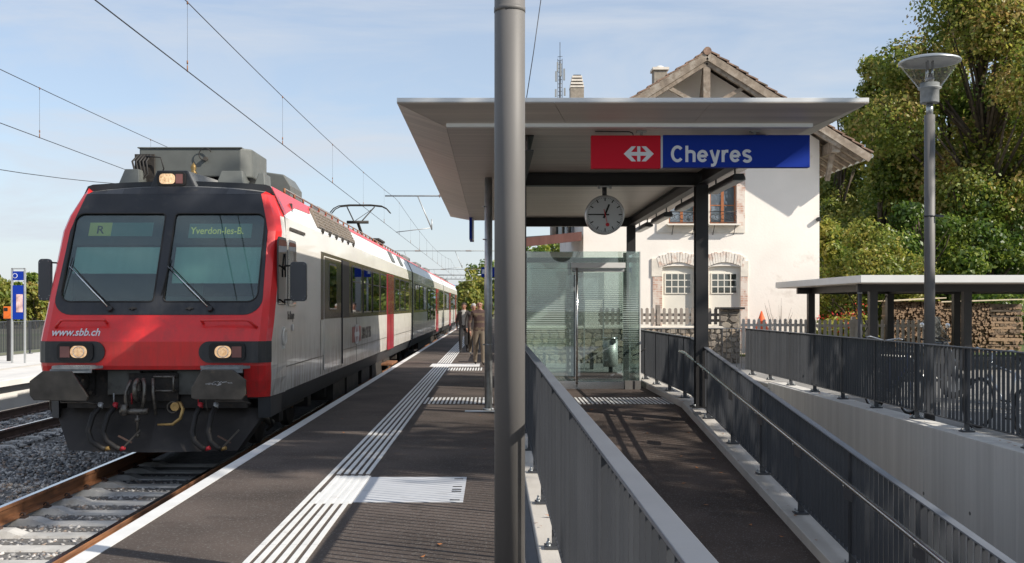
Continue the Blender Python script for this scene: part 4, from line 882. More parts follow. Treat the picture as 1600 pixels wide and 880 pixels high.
for x in (-.53, -.30, .56): k.cyl((TCX + x, 13.88, .32), (TCX + x, 13.87, .46), .010, 'hose_red' if x != -.53 else 'steel_pale', n=6)
for x in (-.30, .95): k.beam((TCX + x, 13.55, -.20), (TCX + x + .2, 13.6, .02), .03, .02, 'buffer_metal'); k.beam((TCX + x - .06, 13.55, -.05), (TCX + x + .10, 13.58, -.14), .03, .02, 'rail_dark')
k.build('valve_lever', t1)
k = MB()
for s_ in (-1, 1):
    P = [(TCX, 13.62, -.27), (TCX + s_ * 1.08, 13.80, -.27), (TCX + s_ * 1.40, 14.15, .24), (TCX, 14.02, .30)]
    k.prism(P, (0, .02, 0), 'plow_metal')
    k.prism([(TCX + s_ * 1.08, 13.80, -.27), (TCX + s_ * 1.10, 14.10, -.27), (TCX + s_ * 1.40, 14.45, .24), (TCX + s_ * 1.40, 14.15, .24)], (-s_ * .02, 0, 0), 'plow_metal')
k.build('snow_plough', t1)
# side: cab windows, doors, band, windows
side_window(t1, 14.28, 14.92, 1.60, 2.52, r=.10); side_window(t1, 15.02, 15.62, 1.58, 2.52, frame='stainless', r=.08)
def mirror(s_, xa, xb, z0, z1, y, lab=None):
    k = MB(); P = poly_round(xa, xb, z0, z1, .05, 4); k.prism([(a, y, b_) for a, b_ in P], (0, .07, 0), 'fence_paint'); mr_ = k.build('mirror', t1, bevel=.006)
    k = MB(); xi = TCX + s_ * 1.50
    for zz_ in (z0 + .02, z1 - .05): k.tube([(xi, y + .35, zz_ - .06), (xi + s_ * .04, y + .15, zz_), ((xa if s_ > 0 else xb) - s_ * .0, y + .04, zz_)], .012, 'rubber', 6)
    k.tube([(xi + s_ * .02, y + .3, z1 + .12), (xi + s_ * .03, y + .25, z1 - .1), (xi + s_ * .03, y + .25, z1 - .2)], .012, 'rubber', 6); k.build('bracket', mr_)
    k = MB()
    for a, b_ in P[::3]: k.sphere((a + (.018 if a < (xa + xb) / 2 else -.018), y - .002, b_ + (.018 if b_ < (z0 + z1) / 2 else -.018)), .007, 'stainless', 6, 4)
    k.build('rivets', mr_)
mirror(1, -2.72, -2.50, 1.65, 2.18, 14.42); mirror(-1, -6.10, -5.93, 1.66, 2.22, 14.42)
k = MB(); k.torus((XS + .02, 14.72, 1.16), (1, 0, 0), .11, .014, 'train_white', 14, 6); k.cyl((XS + .01, 15.35, 1.28), (XS + .02, 15.35, 1.28), .05, 'train_shoulder', n=16); k.box(XS + .002, XS + .03, 14.68, 14.74, 1.0, 1.3, 'train_white'); k.build('door_handle', t1)
text('side_name', 'La Broye', .17, (XS + .006, 15.02, 1.40), (rad(90), 0, rad(90)), 'train_mask', t1, ext=.002, off=.001, sx=.8)
side_panel(t1, 'window_band', 17.95, 38.1, 1.36, 2.50, 'train_band', .004, .01)
dr_ = side_panel(t1, 'passenger_door', 18.25, 20.30, .50, 2.44, 'train_white', .009, .03); k = MB(); k.box(XS + .009, XS + .014, 18.27, 20.28, 1.37, 2.42, 'train_band'); k.build('door_glazing', dr_)
f = side_window(t1, 18.75, 19.65, 1.52, 2.34)
k = MB(); k.box(XS + .006, XS + .010, 20.38, 21.42, 1.38, 2.46, 'rubber'); k.box(XS + .010, XS + .03, 20.34, 20.40, .5, 2.46, 'train_skirt'); k.build('open_doorway', t1)
for a, b_ in ((21.85, 23.35), (23.75, 25.2), (25.6, 27.0), (27.35, 28.75), (31.4, 32.75), (33.15, 34.75), (35.05, 36.5)): side_window(t1, a, b_, 1.44, 2.42, op=True)
d = side_panel(t1, 'passenger_door', 29.15, 30.95, .40, 2.46, 'door_red', .018, .03); k = MB(); k.box(XS + .018, XS + .024, 29.2, 30.9, 1.37, 2.44, 'door_dark_red'); k.box(XS + .024, XS + .026, 30.03, 30.07, .42, 2.44, 'rubber'); k.build('door_glazing', d)
k = MB()
for yy in (17.9, 20.34, 22.6, 31.15, 38.0): k.box(XS + .0015, XS + .005, yy, yy + .012, .45, 1.36, 'train_skirt')
k.prism([(XS + .001, 14.95, .74), (XS + .001, 38.2, .74), (XS + .001, 38.2, .752), (XS + .001, 14.95, .752)], (.002, 0, 0), 'buffer_metal'); k.box(XS - .002, XS + .012, 15.2, 16.4, 2.66, 2.70, 'buffer_metal'); k.build('panel_joint', t1)
k = MB(); k.box(XS + .003, XS + .007, 21.95, 23.35, .84, 1.16, 'door_red'); lg = k.build('logo_panel', t1); arrow_logo(22.65, 1.0, .80, XS + .008, lg, yaw='side')
text('operator_name', 'SBB CFF FFS', .34, (XS + .004, 23.6, .88), (rad(90), 0, rad(90)), 'buffer_metal', t1, ext=.002, off=.008, sx=.95)
# shoulder louvres
for i in range(6):
    y0_ = 17.9 + i * .80; k = MB(); k.prism([shoulder_pt(.12, y0_), shoulder_pt(.12, y0_ + .68), shoulder_pt(.90, y0_ + .68), shoulder_pt(.90, y0_)], (.03, 0, .015), 'louvre_brown')
    for j in range(5):
        t_ = .2 + j * .14; a = Vector(shoulder_pt(t_, y0_ + .05)); b_ = Vector(shoulder_pt(t_, y0_ + .63)); k.beam(a + Vector((.035, 0, .02)), b_ + Vector((.035, 0, .02)), .012, .022, 'louvre_brown')
    k.build('louvre_panel', t1); 
for i in range(6):
    k = MB(); a = Vector(shoulder_pt(.02, 18.2 + i * .80)); k.cyl(a, a + Vector((.04, 0, -.01)), .045, 'underframe', n=10); k.build('drain_nozzle', t1)
for yy in (31.0, 33.9): k = MB(); k.prism([shoulder_pt(.05, yy), shoulder_pt(.05, yy + .9), shoulder_pt(.8, yy + .9), shoulder_pt(.8, yy)], (.02, 0, .01), 'roof_box'); k.build('shoulder_vent', t1)
# roof gear
k = MB(); xa, xb = -5.13, -3.52; k.prism([(xa, 15.6, 3.46), (xb - .14, 15.6, 3.46), (xb, 15.75, 3.46), (xb, 16.75, 3.46), (xa, 16.75, 3.46)], (0, 0, .42), 'roof_box'); rb_ = k.build('roof_container', t1, bevel=.02)
k = MB(); k.box(xa - .02, xb - .12, 15.58, 16.77, 3.875, 3.89, 'roof_box'); k.build('container_lid', rb_); k = MB(); k.box(xa + .15, xb - .25, 15.85, 16.7, 3.29, 3.459, 'underframe'); k.build('container_base', rb_)
k = MB(); k.box(xa - .04, xa + .24, 15.52, 15.58, 3.32, 3.78, 'underframe')
for q in range(5): k.tube([(xa + .02 + q * .045, 15.50, 3.76), (xa - .04 + q * .05, 15.42, 3.66), (xa + .0 + q * .045, 15.44, 3.48), (xa - .06 + q * .03, 15.35, 3.33)], .016, 'rubber', 6)
k.tube([(xa + .15, 15.46, 3.74), (xa + .36, 15.44, 3.72), (xa + .40, 15.46, 3.56), (xa + .34, 15.5, 3.45)], .010, 'rubber', 6); k.build('roof_cables', t1)
k = MB(); k.cyl((-4.16, 15.55, 3.72), (-4.16, 15.6, 3.72), .03, 'buffer_metal'); k.torus((-4.16, 15.55, 3.78), (0, 1, 0), .09, .008, 'rubber', 12, 5, rad(120), rad(380)); k.build('cable_hook', rb_)
for a, b_, c_ in ((-5.30, -4.98, 15.15), (-3.98, -3.56, 15.35), (-3.50, -3.30, 15.6)):
    k = MB(); k.prism([(TCX + a + 4.36, c_, 3.25), (TCX + b_ + 4.36, c_, 3.25), (TCX + b_ + 4.32, c_ + .1, 3.53), (TCX + a + 4.44, c_ + .1, 3.53)], (0, .45, 0), 'roof_box'); k.build('roof_bracket', t1, bevel=.01)
k = MB(); xl = -4.44; P = [(xl - .30, 3.22), (xl + .34, 3.20), (xl + .22, 3.46), (xl - .20, 3.46)]
k.prism([(a, 14.86, b_) for a, b_ in P], (0, .28, 0), 'train_mask'); k.prism([(xl + .22, 14.9, 3.46), (xl + .34, 14.9, 3.22), (xl + .62, 15.6, 3.36), (xl + .3, 15.6, 3.46)], (-.2, 0, 0), 'train_roof'); tl = k.build('top_lamp_housing', t1, bevel=.012)
k = MB(); P = poly_round(xl - .19, xl + .20, 3.245, 3.435, .045, 4); k.prism([(a, 14.82, b_) for a, b_ in P], (0, .05, 0), 'rubber'); k.build('lamp_bezel', tl)
k = MB(); P = poly_round(xl - .155, xl + .06, 3.27, 3.41, .05, 4); k.prism([(a, 14.812, b_) for a, b_ in P], (0, .01, 0), 'lamp_on'); k.build('headlight', tl); k = MB(); k.box(xl + .07, xl + .165, 14.812, 14.822, 3.275, 3.405, 'lamp_red'); k.build('tail_light', tl)
k = MB(); k.lathe((-4.23, 15.2, 3.37), [(.0, .0), (.04, .0), (.035, .06), (.05, .07), (.05, .10), (.03, .13), (.042, .17), (.03, .21), (.012, .23), (0, .25)], 'brass', 14); k.build('horn', t1)
k = MB(); k.prism([(-3.45, 17.6, 3.28), (-3.30, 17.6, 3.28), (-3.30, 17.6, 3.55), (-3.42, 17.6, 3.74), (-3.85, 17.6, 3.80), (-3.85, 17.6, 3.28)], (0, 1.0, 0), 'roof_box'); k.build('roof_blower', t1, bevel=.02)
for (a, b_, h_, w_) in ((21.4, 24.2, .16, .9), (25.0, 26.4, .22, .6), (27.2, 30.0, .14, .8), (31.0, 32.6, .2, .7)):
    k = MB(); k.box(TCX - w_, TCX + w_, a, b_, 3.28, 3.42 + h_, 'train_roof'); k.build('roof_unit', t1, bevel=.03)
k = MB(); 
for i in range(26): a = 16.2 + i * .8; k.cyl((TCX + 1.22, a, 3.28), (TCX + 1.22, a, 3.36), .02, 'rail_rust', n=6)
k.tube([(TCX + 1.22, 16.2, 3.35), (TCX + 1.22, 36.2, 3.35)], .014, 'train_roof', 6); k.build('roof_rail', t1)
# pantograph
pg = MB(); yp = 35.4
pg.box(TCX - .7, TCX + .7, yp - .9, yp + 1.2, 3.30, 3.52, 'underframe')
for s_ in (-1, 1):
    for q in (-.7, 1.0): pg.cyl((TCX + s_ * .6, yp + q, 3.5), (TCX + s_ * .6, yp + q, 3.72), .06, 'insulator', n=8)
pg.box(TCX - .7, TCX + .7, yp - .8, yp + 1.1, 3.72, 3.78, 'underframe')
base_ = pg.build('pantograph_base', t1)
pg = MB(); pg.tube([(TCX, yp + 1.0, 3.8), (TCX, yp - .7, 4.30)], .05, 'underframe', 8); pg.tube([(TCX - .35, yp - .7, 4.30), (TCX + .35, yp - .7, 4.30)], .05, 'underframe', 8)
for s_ in (-1, 1): pg.tube([(TCX + s_ * .12, yp - .7, 4.32), (TCX + s_ * .45, yp + .1, 4.86)], .022, 'underframe', 6)
pg.tube([(TCX - .12, yp - .7, 4.32), (TCX + .45, yp + .1, 4.84)], .010, 'underframe', 5); pg.build('pantograph_arm', t1)
pg = MB()
for q in (-.12, .22): pg.tube([(TCX - .98, yp + q, 4.66), (TCX - .86, yp + q, 4.80), (TCX - .70, yp + q, 4.88), (TCX - .35, yp + q, 4.915), (TCX + .35, yp + q, 4.915), (TCX + .70, yp + q, 4.88), (TCX + .86, yp + q, 4.80), (TCX + .98, yp + q, 4.66)], .02, 'underframe', 6)
pg.build('pantograph_head', t1)
bogie(t1, 17.6); bogie(t1, 34.6)
k = MB(); k.box(TCX - 1.25, TCX + 1.2, 20.2, 31.6, -.12, .14, 'underframe')
for i, (a, b_) in enumerate(((20.4, 22.0), (22.3, 24.2), (24.8, 26.4), (27, 29.5), (29.8, 31.4))): k.box(TCX + .9, TCX + 1.33, a, b_, -.20 - .04 * (i % 2), .13, 'underframe')
k.cyl((TCX + 1.05, 15.3, .02), (TCX + 1.12, 15.75, -.12), .05, 'buffer_metal'); k.tube([(TCX + 1.2, 15.1, .15), (TCX + 1.25, 15.2, -.1), (TCX + 1.1, 15.5, -.2)], .02, 'rubber', 6); k.build('underframe_boxes', t1)
k = MB(); k.box(TCX + 1.2, TCX + 1.62, 29.2, 30.9, -.02, .03, 'rail_rust'); k.build('door_step', t1)
XS2 = XS
def car(label, y0, y1, doors, wins, low, end=False):
    t = thing('train_car', label, 'train', (TCX, y0, RZ), 'coupled cars of the red and white regional train')
    body(t, y0, y1); side_panel(t, 'window_band', y0 + .3, y1 - .3, 1.36, 2.50, 'train_band', .004, .01)
    for a, b_ in wins: side_window(t, a, b_, 1.44, 2.42)
    for a, b_ in low: side_window(t, a, b_, .95, 2.42)
    for a, b_ in doors:
        d = side_panel(t, 'passenger_door', a, b_, .30, 2.48, 'door_red', .02, .03); k = MB(); k.box(XS + .02, XS + .026, a + .1, b_ - .1, 1.2, 2.3, 'door_dark_red'); k.build('door_glazing', d)
    bogie(t, y0 + 3.4); bogie(t, y1 - 3.4)
    k = MB(); k.box(TCX - 1.2, TCX + 1.25, y0 + 6, y1 - 6, -.2, .14, 'underframe'); k.build('underframe_boxes', t)
    m = MB(); m.prism([shoulder_pt(.84, y0 + .1), shoulder_pt(.84, y1 - .1), shoulder_pt(.99, y1 - .1), shoulder_pt(.99, y0 + .1)], (.004, 0, .003), 'train_red'); m.build('roof_edge_stripe', t)
    k = MB()
    for q in range(3): a = y0 + 3 + q * 7; k.box(TCX - .9, TCX + .9, a, a + 3.2, 3.28, 3.60, 'train_roof')
    k.build('roof_unit', t, bevel=.03)
    return t
car('second car of the regional train with low windows beside a red door', 38.75, 62.5, [(54.4, 56.4)], [(39.7, 41.6), (42.0, 43.9), (44.3, 46.0)] + [(57.4 + 1.2 * i, 58.4 + 1.2 * i) for i in range(4)], [(47.2, 49.0), (49.4, 51.2), (51.6, 53.6)])
car('third car of the regional train, far along the platform', 63.0, 86.5, [(71.0, 73.0), (82.5, 84.2)], [(64.0 + 1.7 * i, 65.4 + 1.7 * i) for i in range(4)] + [(73.8 + 1.8 * i, 75.3 + 1.8 * i) for i in range(4)], [])
k = MB(); k.box(TCX - 1.2, TCX + 1.2, 38.22, 38.78, .3, 3.1, 'rubber'); k.build('car_gangway', label='black rubber gangway joining the first two train cars', cat='gangway')
k = MB(); k.box(TCX - 1.2, TCX + 1.2, 62.47, 63.03, .3, 3.1, 'rubber'); k.build('car_gangway', label='black rubber gangway between the second and third train cars', cat='gangway')

# ================================================================ CATENARY
def mess(y): return 5.92 + .00055 * (((y + 13) % 62 - 31) ** 2)
def wire(label, pts, r, cat='wire', name='overhead_wire', group='overhead wires above the tracks'):
    k = MB(); k.tube(pts, r, 'wire', 5); return k.build(name, label=label, cat=cat, group=group)
stag = lambda y: .12 * math.sin(y * .05)
for cx_, nm in ((TCX, 'near'), (T2X, 'far')):
    who = 'the track with the train' if nm == 'near' else 'the empty second track'
    w = thing('overhead_line', 'contact line with hangers above ' + who, 'overhead line', (cx_, 0, 5), 'overhead lines above the tracks')
    k = MB(); k.tube([(cx_, y_, 4.94) for y_ in range(-14, 200, 4)], .0085 if nm == 'near' else .008, 'wire', 5); k.build('contact_wire', w)
    k = MB(); k.tube([(cx_, y_, mess(y_)) for y_ in np.arange(-14, 200, 2.0)], .0078, 'wire', 5); k.build('carrier_wire', w)
    off = .0 if nm == 'near' else -.9
    y_ = 8.4 + off
    while y_ < 120:
        k = MB(); k.cyl((cx_, y_, 4.94), (cx_, y_, mess(y_)), .0028 if y_ < 60 else .006, 'wire', n=4); k.cyl((cx_, y_, 4.93), (cx_, y_, 5.02), .010, 'rail_rust', n=6); k.cyl((cx_, y_, mess(y_) - .03), (cx_, y_, mess(y_) + .015), .012, 'rail_rust', n=6); k.cyl((cx_, y_, 5.04), (cx_, y_, 5.09), .012, 'rail_rust', n=6); k.build('hanger', w); y_ += 6.95
wire('sagging cable beyond the second track near the left edge of the sky', [(-14, y_, 5.0 + .0017 * (y_ - 14) ** 2) for y_ in range(8, 56, 3)], .012, 'cable', 'sagging_cable')
wire('thin cable rising into the sky from behind the thick grey post', [(X_(822, 28), 28, Z_(158, 28)), (X_(834, 28), 28, Z_(80, 28)), (X_(846, 28), 28, Z_(-6, 28))], .012, 'cable', 'rising_cable')
for i, (ym, lab) in enumerate(((49.5, 'nearest overhead line mast with cantilever arms over the train'), (98.5, 'second overhead line mast, smaller and beyond the first'), (147.5, 'third overhead line mast far down the line'))):
    t = thing('catenary_mast', lab, 'mast', (.5, ym, 0), 'overhead line masts along the platform')
    k = MB(); hbeam(k, (.5, ym, 0), (.5, ym, 8.2), .24, .24, 'steel_pale', 'z'); k.build('mast', t)
    for tx in (TCX, T2X):
        if tx == T2X and i == 0: continue
        k = MB(); zt_ = 6.57; k.tube([(.4, ym, zt_ + .1), (tx - .6, ym, zt_ + .1)], .035, 'steel_pale', 6); k.tube([(tx + .9, ym, zt_ + .1), (tx + 1.55, ym, 5.15)], .03, 'steel_pale', 6); k.tube([(tx + 1.55, ym, 5.2), (tx - .1, ym, 5.0)], .02, 'steel_pale', 6); k.cyl((tx + 1.55, ym, 5.1), (tx + 1.55, ym, 5.6), .03, 'steel_pale', n=6)
        k.build('cantilever', t); k = MB()
        for q in range(6): k.cyl((tx + 1.9 + q * .09, ym, zt_ + .1), (tx + 1.93 + q * .09, ym, zt_ + .1), .085, 'insulator', n=8)
        k.build('insulator', t)
k = MB(); t = thing('lattice_portal', 'small lattice portal frame spanning the tracks in the distance', 'portal', (-4, 180, 0))
for x in (-12.5, 1.0): hbeam(k, (x, 185, -.5), (x, 185, 7.2), .3, .3, 'steel_pale', 'z')
k.build('portal_leg', t); k = MB(); k.tube([(-12.5, 185, 7.0), (1.0, 185, 7.0)], .10, 'steel_pale', 6); k.tube([(-12.5, 185, 6.3), (1.0, 185, 6.3)], .08, 'steel_pale', 6)
for q in range(18): k.tube([(-12.5 + q * .75, 185, 6.3), (-12.1 + q * .75, 185, 7.0)], .04, 'steel_pale', 4)
k.build('portal_beam', t)

# ================================================================ LAMP POSTS
def lamp_post(label, x, y, zbase, r, ztop, neck):
    t = thing('lamp_post', label, 'street lamp', (x, y, zbase), 'tall lamp posts with cone shaped glass heads')
    k = MB(); k.cyl((x, y, zbase), (x, y, ztop - .76), r, 'pole_paint', n=40); k.build('pole', t)
    k = MB(); k.cyl((x, y, ztop - .77), (x, y, ztop - .60), neck, 'galvanised', n=24); k.build('neck', t)
    k = MB(); k.lathe((x, y, ztop), [(0, -.60), (.115, -.60), (.12, -.59), (.12, -.42), (.15, -.405), (.15, -.39), (.125, -.385), (.125, -.33), (.0, -.32)], 'tread_grey', 32); k.build('lamp_sleeve', t)
    k = MB(); k.lathe((x, y, ztop), [(.135, -.40), (.375, -.07)], 'lamp_clear', 40); k.build('glass_cone', t)
    k = MB(); k.lathe((x, y, ztop), [(0, .012), (.30, .008), (.385, -.022), (.402, -.040), (.398, -.056), (.37, -.058)], 'galvanised', 48); k.lathe((x, y, ztop), [(.37, -.058), (.36, -.05), (.35, -.03), (0, -.028)], 'tread_pale', 48); k.build('lamp_hat', t)
    k = MB()
    for a in (.6, 2.2, 3.9, 5.4): k.cyl((x + .05 * math.cos(a), y + .05 * math.sin(a), ztop - .33), (x + .05 * math.cos(a), y + .05 * math.sin(a), ztop - .03), .008, 'stainless', n=6)
    k.lathe((x, y, ztop), [(0, -.32), (.05, -.32), (.06, -.27), (.03, -.2), (0, -.19)], 'lamp_glass', 16); k.build('lamp_rods', t)
    return t
lp = lamp_post('slim grey lamp post with a wide glass cone head in front of the trees', X_(1452.5, 14.5), 14.5, 0, .069, Z_(92, 14.5), .045)
k = MB(); xx = X_(1452.5, 14.5); k.torus((xx, 14.5, 2.80), (0, 0, 1), .072, .012, 'fence_paint', 24, 6); k.beam((xx + .06, 14.44, 2.80), (xx + .15, 14.40, 2.79), .03, .03, 'fence_paint'); k.build('clamp_ring', lp)
k = MB(); k.cyl((xx, 14.5, 0), (xx, 14.5, .012), .16, 'fence_paint', n=24); k.build('base_plate', lp)
lp = lamp_post('thick grey lamp post close by, running out of the top and bottom of the view', .090, 5.72, 0, .0815, 5.2, .055)
k = MB(); k.cyl((.090, 5.72, Z_(20, 5.72)), (.090, 5.72, Z_(12, 5.72)), .0835, 'pole_paint', n=40); k.build('joint_ring', lp)

# ================================================================ LIFT
L0, L1, LX0, LX1, LZ = 20.6, 23.0, .56, X_(1000, 20.6), Z_(393, 20.6)
lf = thing('glass_lift', 'green tinted glass lift shaft with sliding door at the head of the ramp', 'lift', (1.7, 20.6, 0))
DX0, DX1 = X_(897, L0), X_(972, L0)
def pane(name, x0, x1, z0, z1, y=L0, side=False, m='lift_glass', parent=lf):
    k = MB()
    if side: k.box(y, y + .010, x0, x1, z0, z1, m)
    else: k.box(x0, x1, y, y + .010, z0, z1, m)
    return k.build(name, parent)
pane('glass_panel', LX0, DX0 - .006, .16, LZ - .33); pane('glass_panel', LX0, DX0 - .006, LZ - .322, LZ); pane('glass_panel', DX0, DX1, LZ - .23, LZ); pane('glass_panel', DX1 + .006, LX1 - .19, .16, LZ); pane('glass_panel', LX1 - .185, LX1, .16, LZ)
pane('glass_panel', L0 + .02, L1, .16, LZ, LX1 - .011, True); pane('glass_panel', L0 + .02, L1, .16, LZ, LX0, True)
pane('glass_panel', LX0 + .02, LX0 + 1.12, .16, LZ, L1); pane('glass_panel', LX0 + 1.13, LX1 - .02, .16, LZ, L1)
dg = pane('sliding_door', DX0 + .02, DX1, .09, LZ - .40, L0 - .05, m='clear_glass')
k = MB(); k.box(DX0 + .02, DX0 + .06, L0 - .055, L0 - .03, .05, LZ - .34, 'stainless'); k.box(DX0 + .04, DX1, L0 - .055, L0 - .03, .05, .14, 'stainless'); k.cyl((DX0 + .05, L0 - .09, .1), (DX0 + .05, L0 - .09, LZ - .30), .018, 'stainless'); k.build('door_frame', dg)
k = MB(); k.box(DX0 - .06, DX1 + .05, L0 - .12, L0, LZ - .32, LZ - .22, 'fascia_white'); k.box(DX0 - .04, DX1 + .03, L0 - .08, L0, LZ - .39, LZ - .325, 'steel_pale'); k.build('door_header', lf, bevel=.004)
k = MB(); k.box(LX0, LX1 - .3, L0 - .02, L0 + .03, .0, .155, 'stainless'); k.build('sill', lf); k = MB(); k.box(LX1 - .30, LX1, L0 - .12, L0 + .05, .0, .16, 'pole_paint'); k.build('corner_plinth', lf)
k = MB(); k.box(LX1 - .30, LX1 - .20, L0 + .10, L0 + .2, .1, LZ - .02, 'dark_steel'); k.box(LX0, LX0 + .1, L0 + .10, L0 + .2, .1, LZ - .02, 'dark_steel'); k.box(LX0, LX1, L1 - .2, L1 - .1, LZ - .12, LZ - .02, 'dark_steel'); k.box(1.6, 1.66, L1 - .2, L1 - .1, .1, LZ - .1, 'dark_steel'); k.box(LX0 + .02, LX1 - .02, L0 + .15, L1 - .15, .01, .05, 'dark_steel'); k.build('shaft_frame', lf)
k = MB(); k.box(1.52, 1.62, L0 + .5, L0 + 1.6, .2, 2.2, 'sign_frame'); 
for q in range(14): k.box(1.50, 1.53, L0 + .45, L0 + .55, .3 + q * .13, .36 + q * .13, 'steel_pale')
k.build('guide_rail', lf)
k = MB(); k.box(LX1 - .008, LX1 + .012, L0 - .012, L0 + .012, 0, LZ, 'fascia_white'); k.build('edge_profile', lf)
k = MB(); k.tube([(LX1 - .1, L0 + .3, .62), (LX1 + .02, L0 + .1, .7), (LX1 + .12, L0 + .05, .78)], .012, 'dark_steel', 6); k.build('bracket', lf)
tb = thing('litter_bin', 'stainless steel litter bin on a post behind the lift glass', 'bin', (2.66, 25.75, 0))
k = MB(); xx = X_(954, 25.75); k.cyl((xx, 25.75, .14), (xx, 25.75, Z_(530, 25.75)), .175, 'brushed_steel', n=32); k.build('drum', tb); k = MB(); k.cyl((xx, 25.75, Z_(530, 25.75)), (xx, 25.75, Z_(527, 25.75)), .185, 'stainless', n=32); k.box(xx + .02, xx + .1, 25.55, 25.58, .70, .80, 'black_print'); k.build('lid', tb); k = MB(); k.cyl((xx, 25.75, -.003), (xx, 25.75, .14), .05, 'dark_steel'); k.build('foot', tb)
bn = thing('bench', 'dark slatted bench seen through the lift glass', 'bench', (1.9, 27.2, 0))
for q in range(5): k = MB(); k.box(1.1, 2.7, 27.0 + q * .09, 27.07 + q * .09, .42, .45, 'old_wood'); k.build('slat', bn)
for x in (1.3, 2.5): k = MB(); k.box(x - .03, x + .03, 27.02, 27.42, -.003, .42, 'dark_steel'); k.build('leg', bn)
nb = thing('notice_board', 'white timetable board on two posts behind the lift', 'notice board', (2.35, 26.4, 0))
k = MB(); k.box(X_(912, 26.4), X_(944, 26.4), 26.4, 26.44, Z_(468, 26.4), Z_(426, 26.4), 'screen_white'); k.build('board', nb, bevel=.004)
k = MB(); k.box(X_(912, 26.4), X_(914, 26.4), 26.41, 26.45, 0, 1.9, 'steel_pale'); k.box(X_(942, 26.4), X_(944, 26.4), 26.41, 26.45, 0, 1.9, 'steel_pale'); k.build('post', nb, kind=None)

# ================================================================ HOUSE
YW = 35.0; hx = lambda px: X_(px, YW); hzz = lambda py: Z_(py, YW)
RX, SLP, RT = X_(1105, 33.95), .627, Z_(80, 33.95)
WX0, WX1 = 2.95, 10.63
hs = thing('station_house', 'cream plastered station house with tiled gable roof and timber truss', 'house', (6.78, 35, 0))
def roofz(x): return RT - abs(x - RX) * SLP
arch = lambda x0, x1, z0, zs, zt_, n=10: [(x0, z0), (x1, z0)] + [((x0 + x1) / 2 + (x1 - x0) / 2 * math.cos(PI * i / n), zs + (zt_ - zs) * math.sin(PI * i / n) ** .8) for i in range(n + 1)]
W1 = (hx(1045), hx(1087)); W2 = (hx(1109), hx(1151)); WZ0, WZ1 = hzz(350), hzz(268)
D1 = (hx(1034.5), hx(1085)); D2 = (hx(1107), hx(1157)); DZ0, DZS, DZT = .0, hzz(419), hzz(415.5)
gz = lambda x: roofz(x) - .24
outer = [(WX0, -.2), (WX1, -.2), (WX1, gz(WX1)), (RX, gz(RX)), (WX0, gz(WX0))]
holes = [[(a, WZ0), (b_, WZ0), (b_, WZ1), (a, WZ1)] for a, b_ in (W1, W2)] + [arch(a, b_, DZ0, DZS, DZT) for a, b_ in (D1, D2)]
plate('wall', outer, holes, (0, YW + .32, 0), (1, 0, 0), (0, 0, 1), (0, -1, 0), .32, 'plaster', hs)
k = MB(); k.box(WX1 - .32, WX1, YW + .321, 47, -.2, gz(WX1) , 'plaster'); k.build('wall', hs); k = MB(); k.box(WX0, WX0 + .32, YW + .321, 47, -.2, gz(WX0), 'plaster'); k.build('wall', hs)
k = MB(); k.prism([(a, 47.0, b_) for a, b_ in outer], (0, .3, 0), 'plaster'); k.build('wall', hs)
k = MB(); k.box(WX0 + .4, WX1 - .4, YW + .9, YW + 1.0, 0, 6.3, 'cab_dark'); k.build('inner_partition', hs)
for a, b_ in (W1, W2):      # upper casement windows
    f = MB(); t_ = .055; y_ = YW + .12
    for (x0, x1, z0, z1) in ((a, a + t_, WZ0, WZ1), (b_ - t_, b_, WZ0, WZ1), (a + t_, b_ - t_, WZ0, WZ0 + t_), (a + t_, b_ - t_, WZ1 - t_, WZ1), ((a + b_) / 2 - .045, (a + b_) / 2 + .045, WZ0 + t_, WZ1 - t_)): f.box(x0, x1, y_, y_ + .06, z0, z1, 'window_wood')
    for q in (.36, .72): f.box(a + t_, b_ - t_, y_ + .01, y_ + .05, WZ0 + (WZ1 - WZ0) * q - .015, WZ0 + (WZ1 - WZ0) * q + .015, 'window_wood')
    w_ = f.build('window', hs)
    for (x0, x1) in ((a + t_, (a + b_) / 2 - .045), ((a + b_) / 2 + .045, b_ - t_)):
        for z0, z1 in ((0.03, .35), (.37, .71), (.73, .97)):
            k = MB(); k.box(x0, x1, y_ + .025, y_ + .035, WZ0 + (WZ1 - WZ0) * z0, WZ0 + (WZ1 - WZ0) * z1, 'house_glass'); k.build('pane', w_)
    k = MB(); k.box(a + t_, b_ - t_, y_ + .2, y_ + .22, WZ0, WZ1, 'screen_white'); k.build('curtain', w_)
    k = MB(); k.tube([(a, YW - .04, WZ0 + .40), (b_, YW - .04, WZ0 + .40)], .012, 'dark_steel', 5); k.tube([(a, YW - .04, WZ0 + .06), (b_, YW - .04, WZ0 + .06)], .012, 'dark_steel', 5)
    for q in range(5): k.torus((a + .10 + q * (b_ - a - .2) / 4, YW - .04, WZ0 + .23), (0, 1, 0), .085, .009, 'dark_steel', 10, 4)
    k.build('balcony_rail', w_)
    k = MB(); k.box(a - .08, b_ + .08, YW - .30, YW + .1, WZ0 - .06, WZ0 - .01, 'cream_paint'); k.build('window_shelf', w_)
    k = MB()
    for q in (a + .1, b_ - .1): k.tube([(q, YW, WZ0 - .35), (q, YW - .28, WZ0 - .07)], .012, 'dark_steel', 5)
    k.build('bracket', w_)
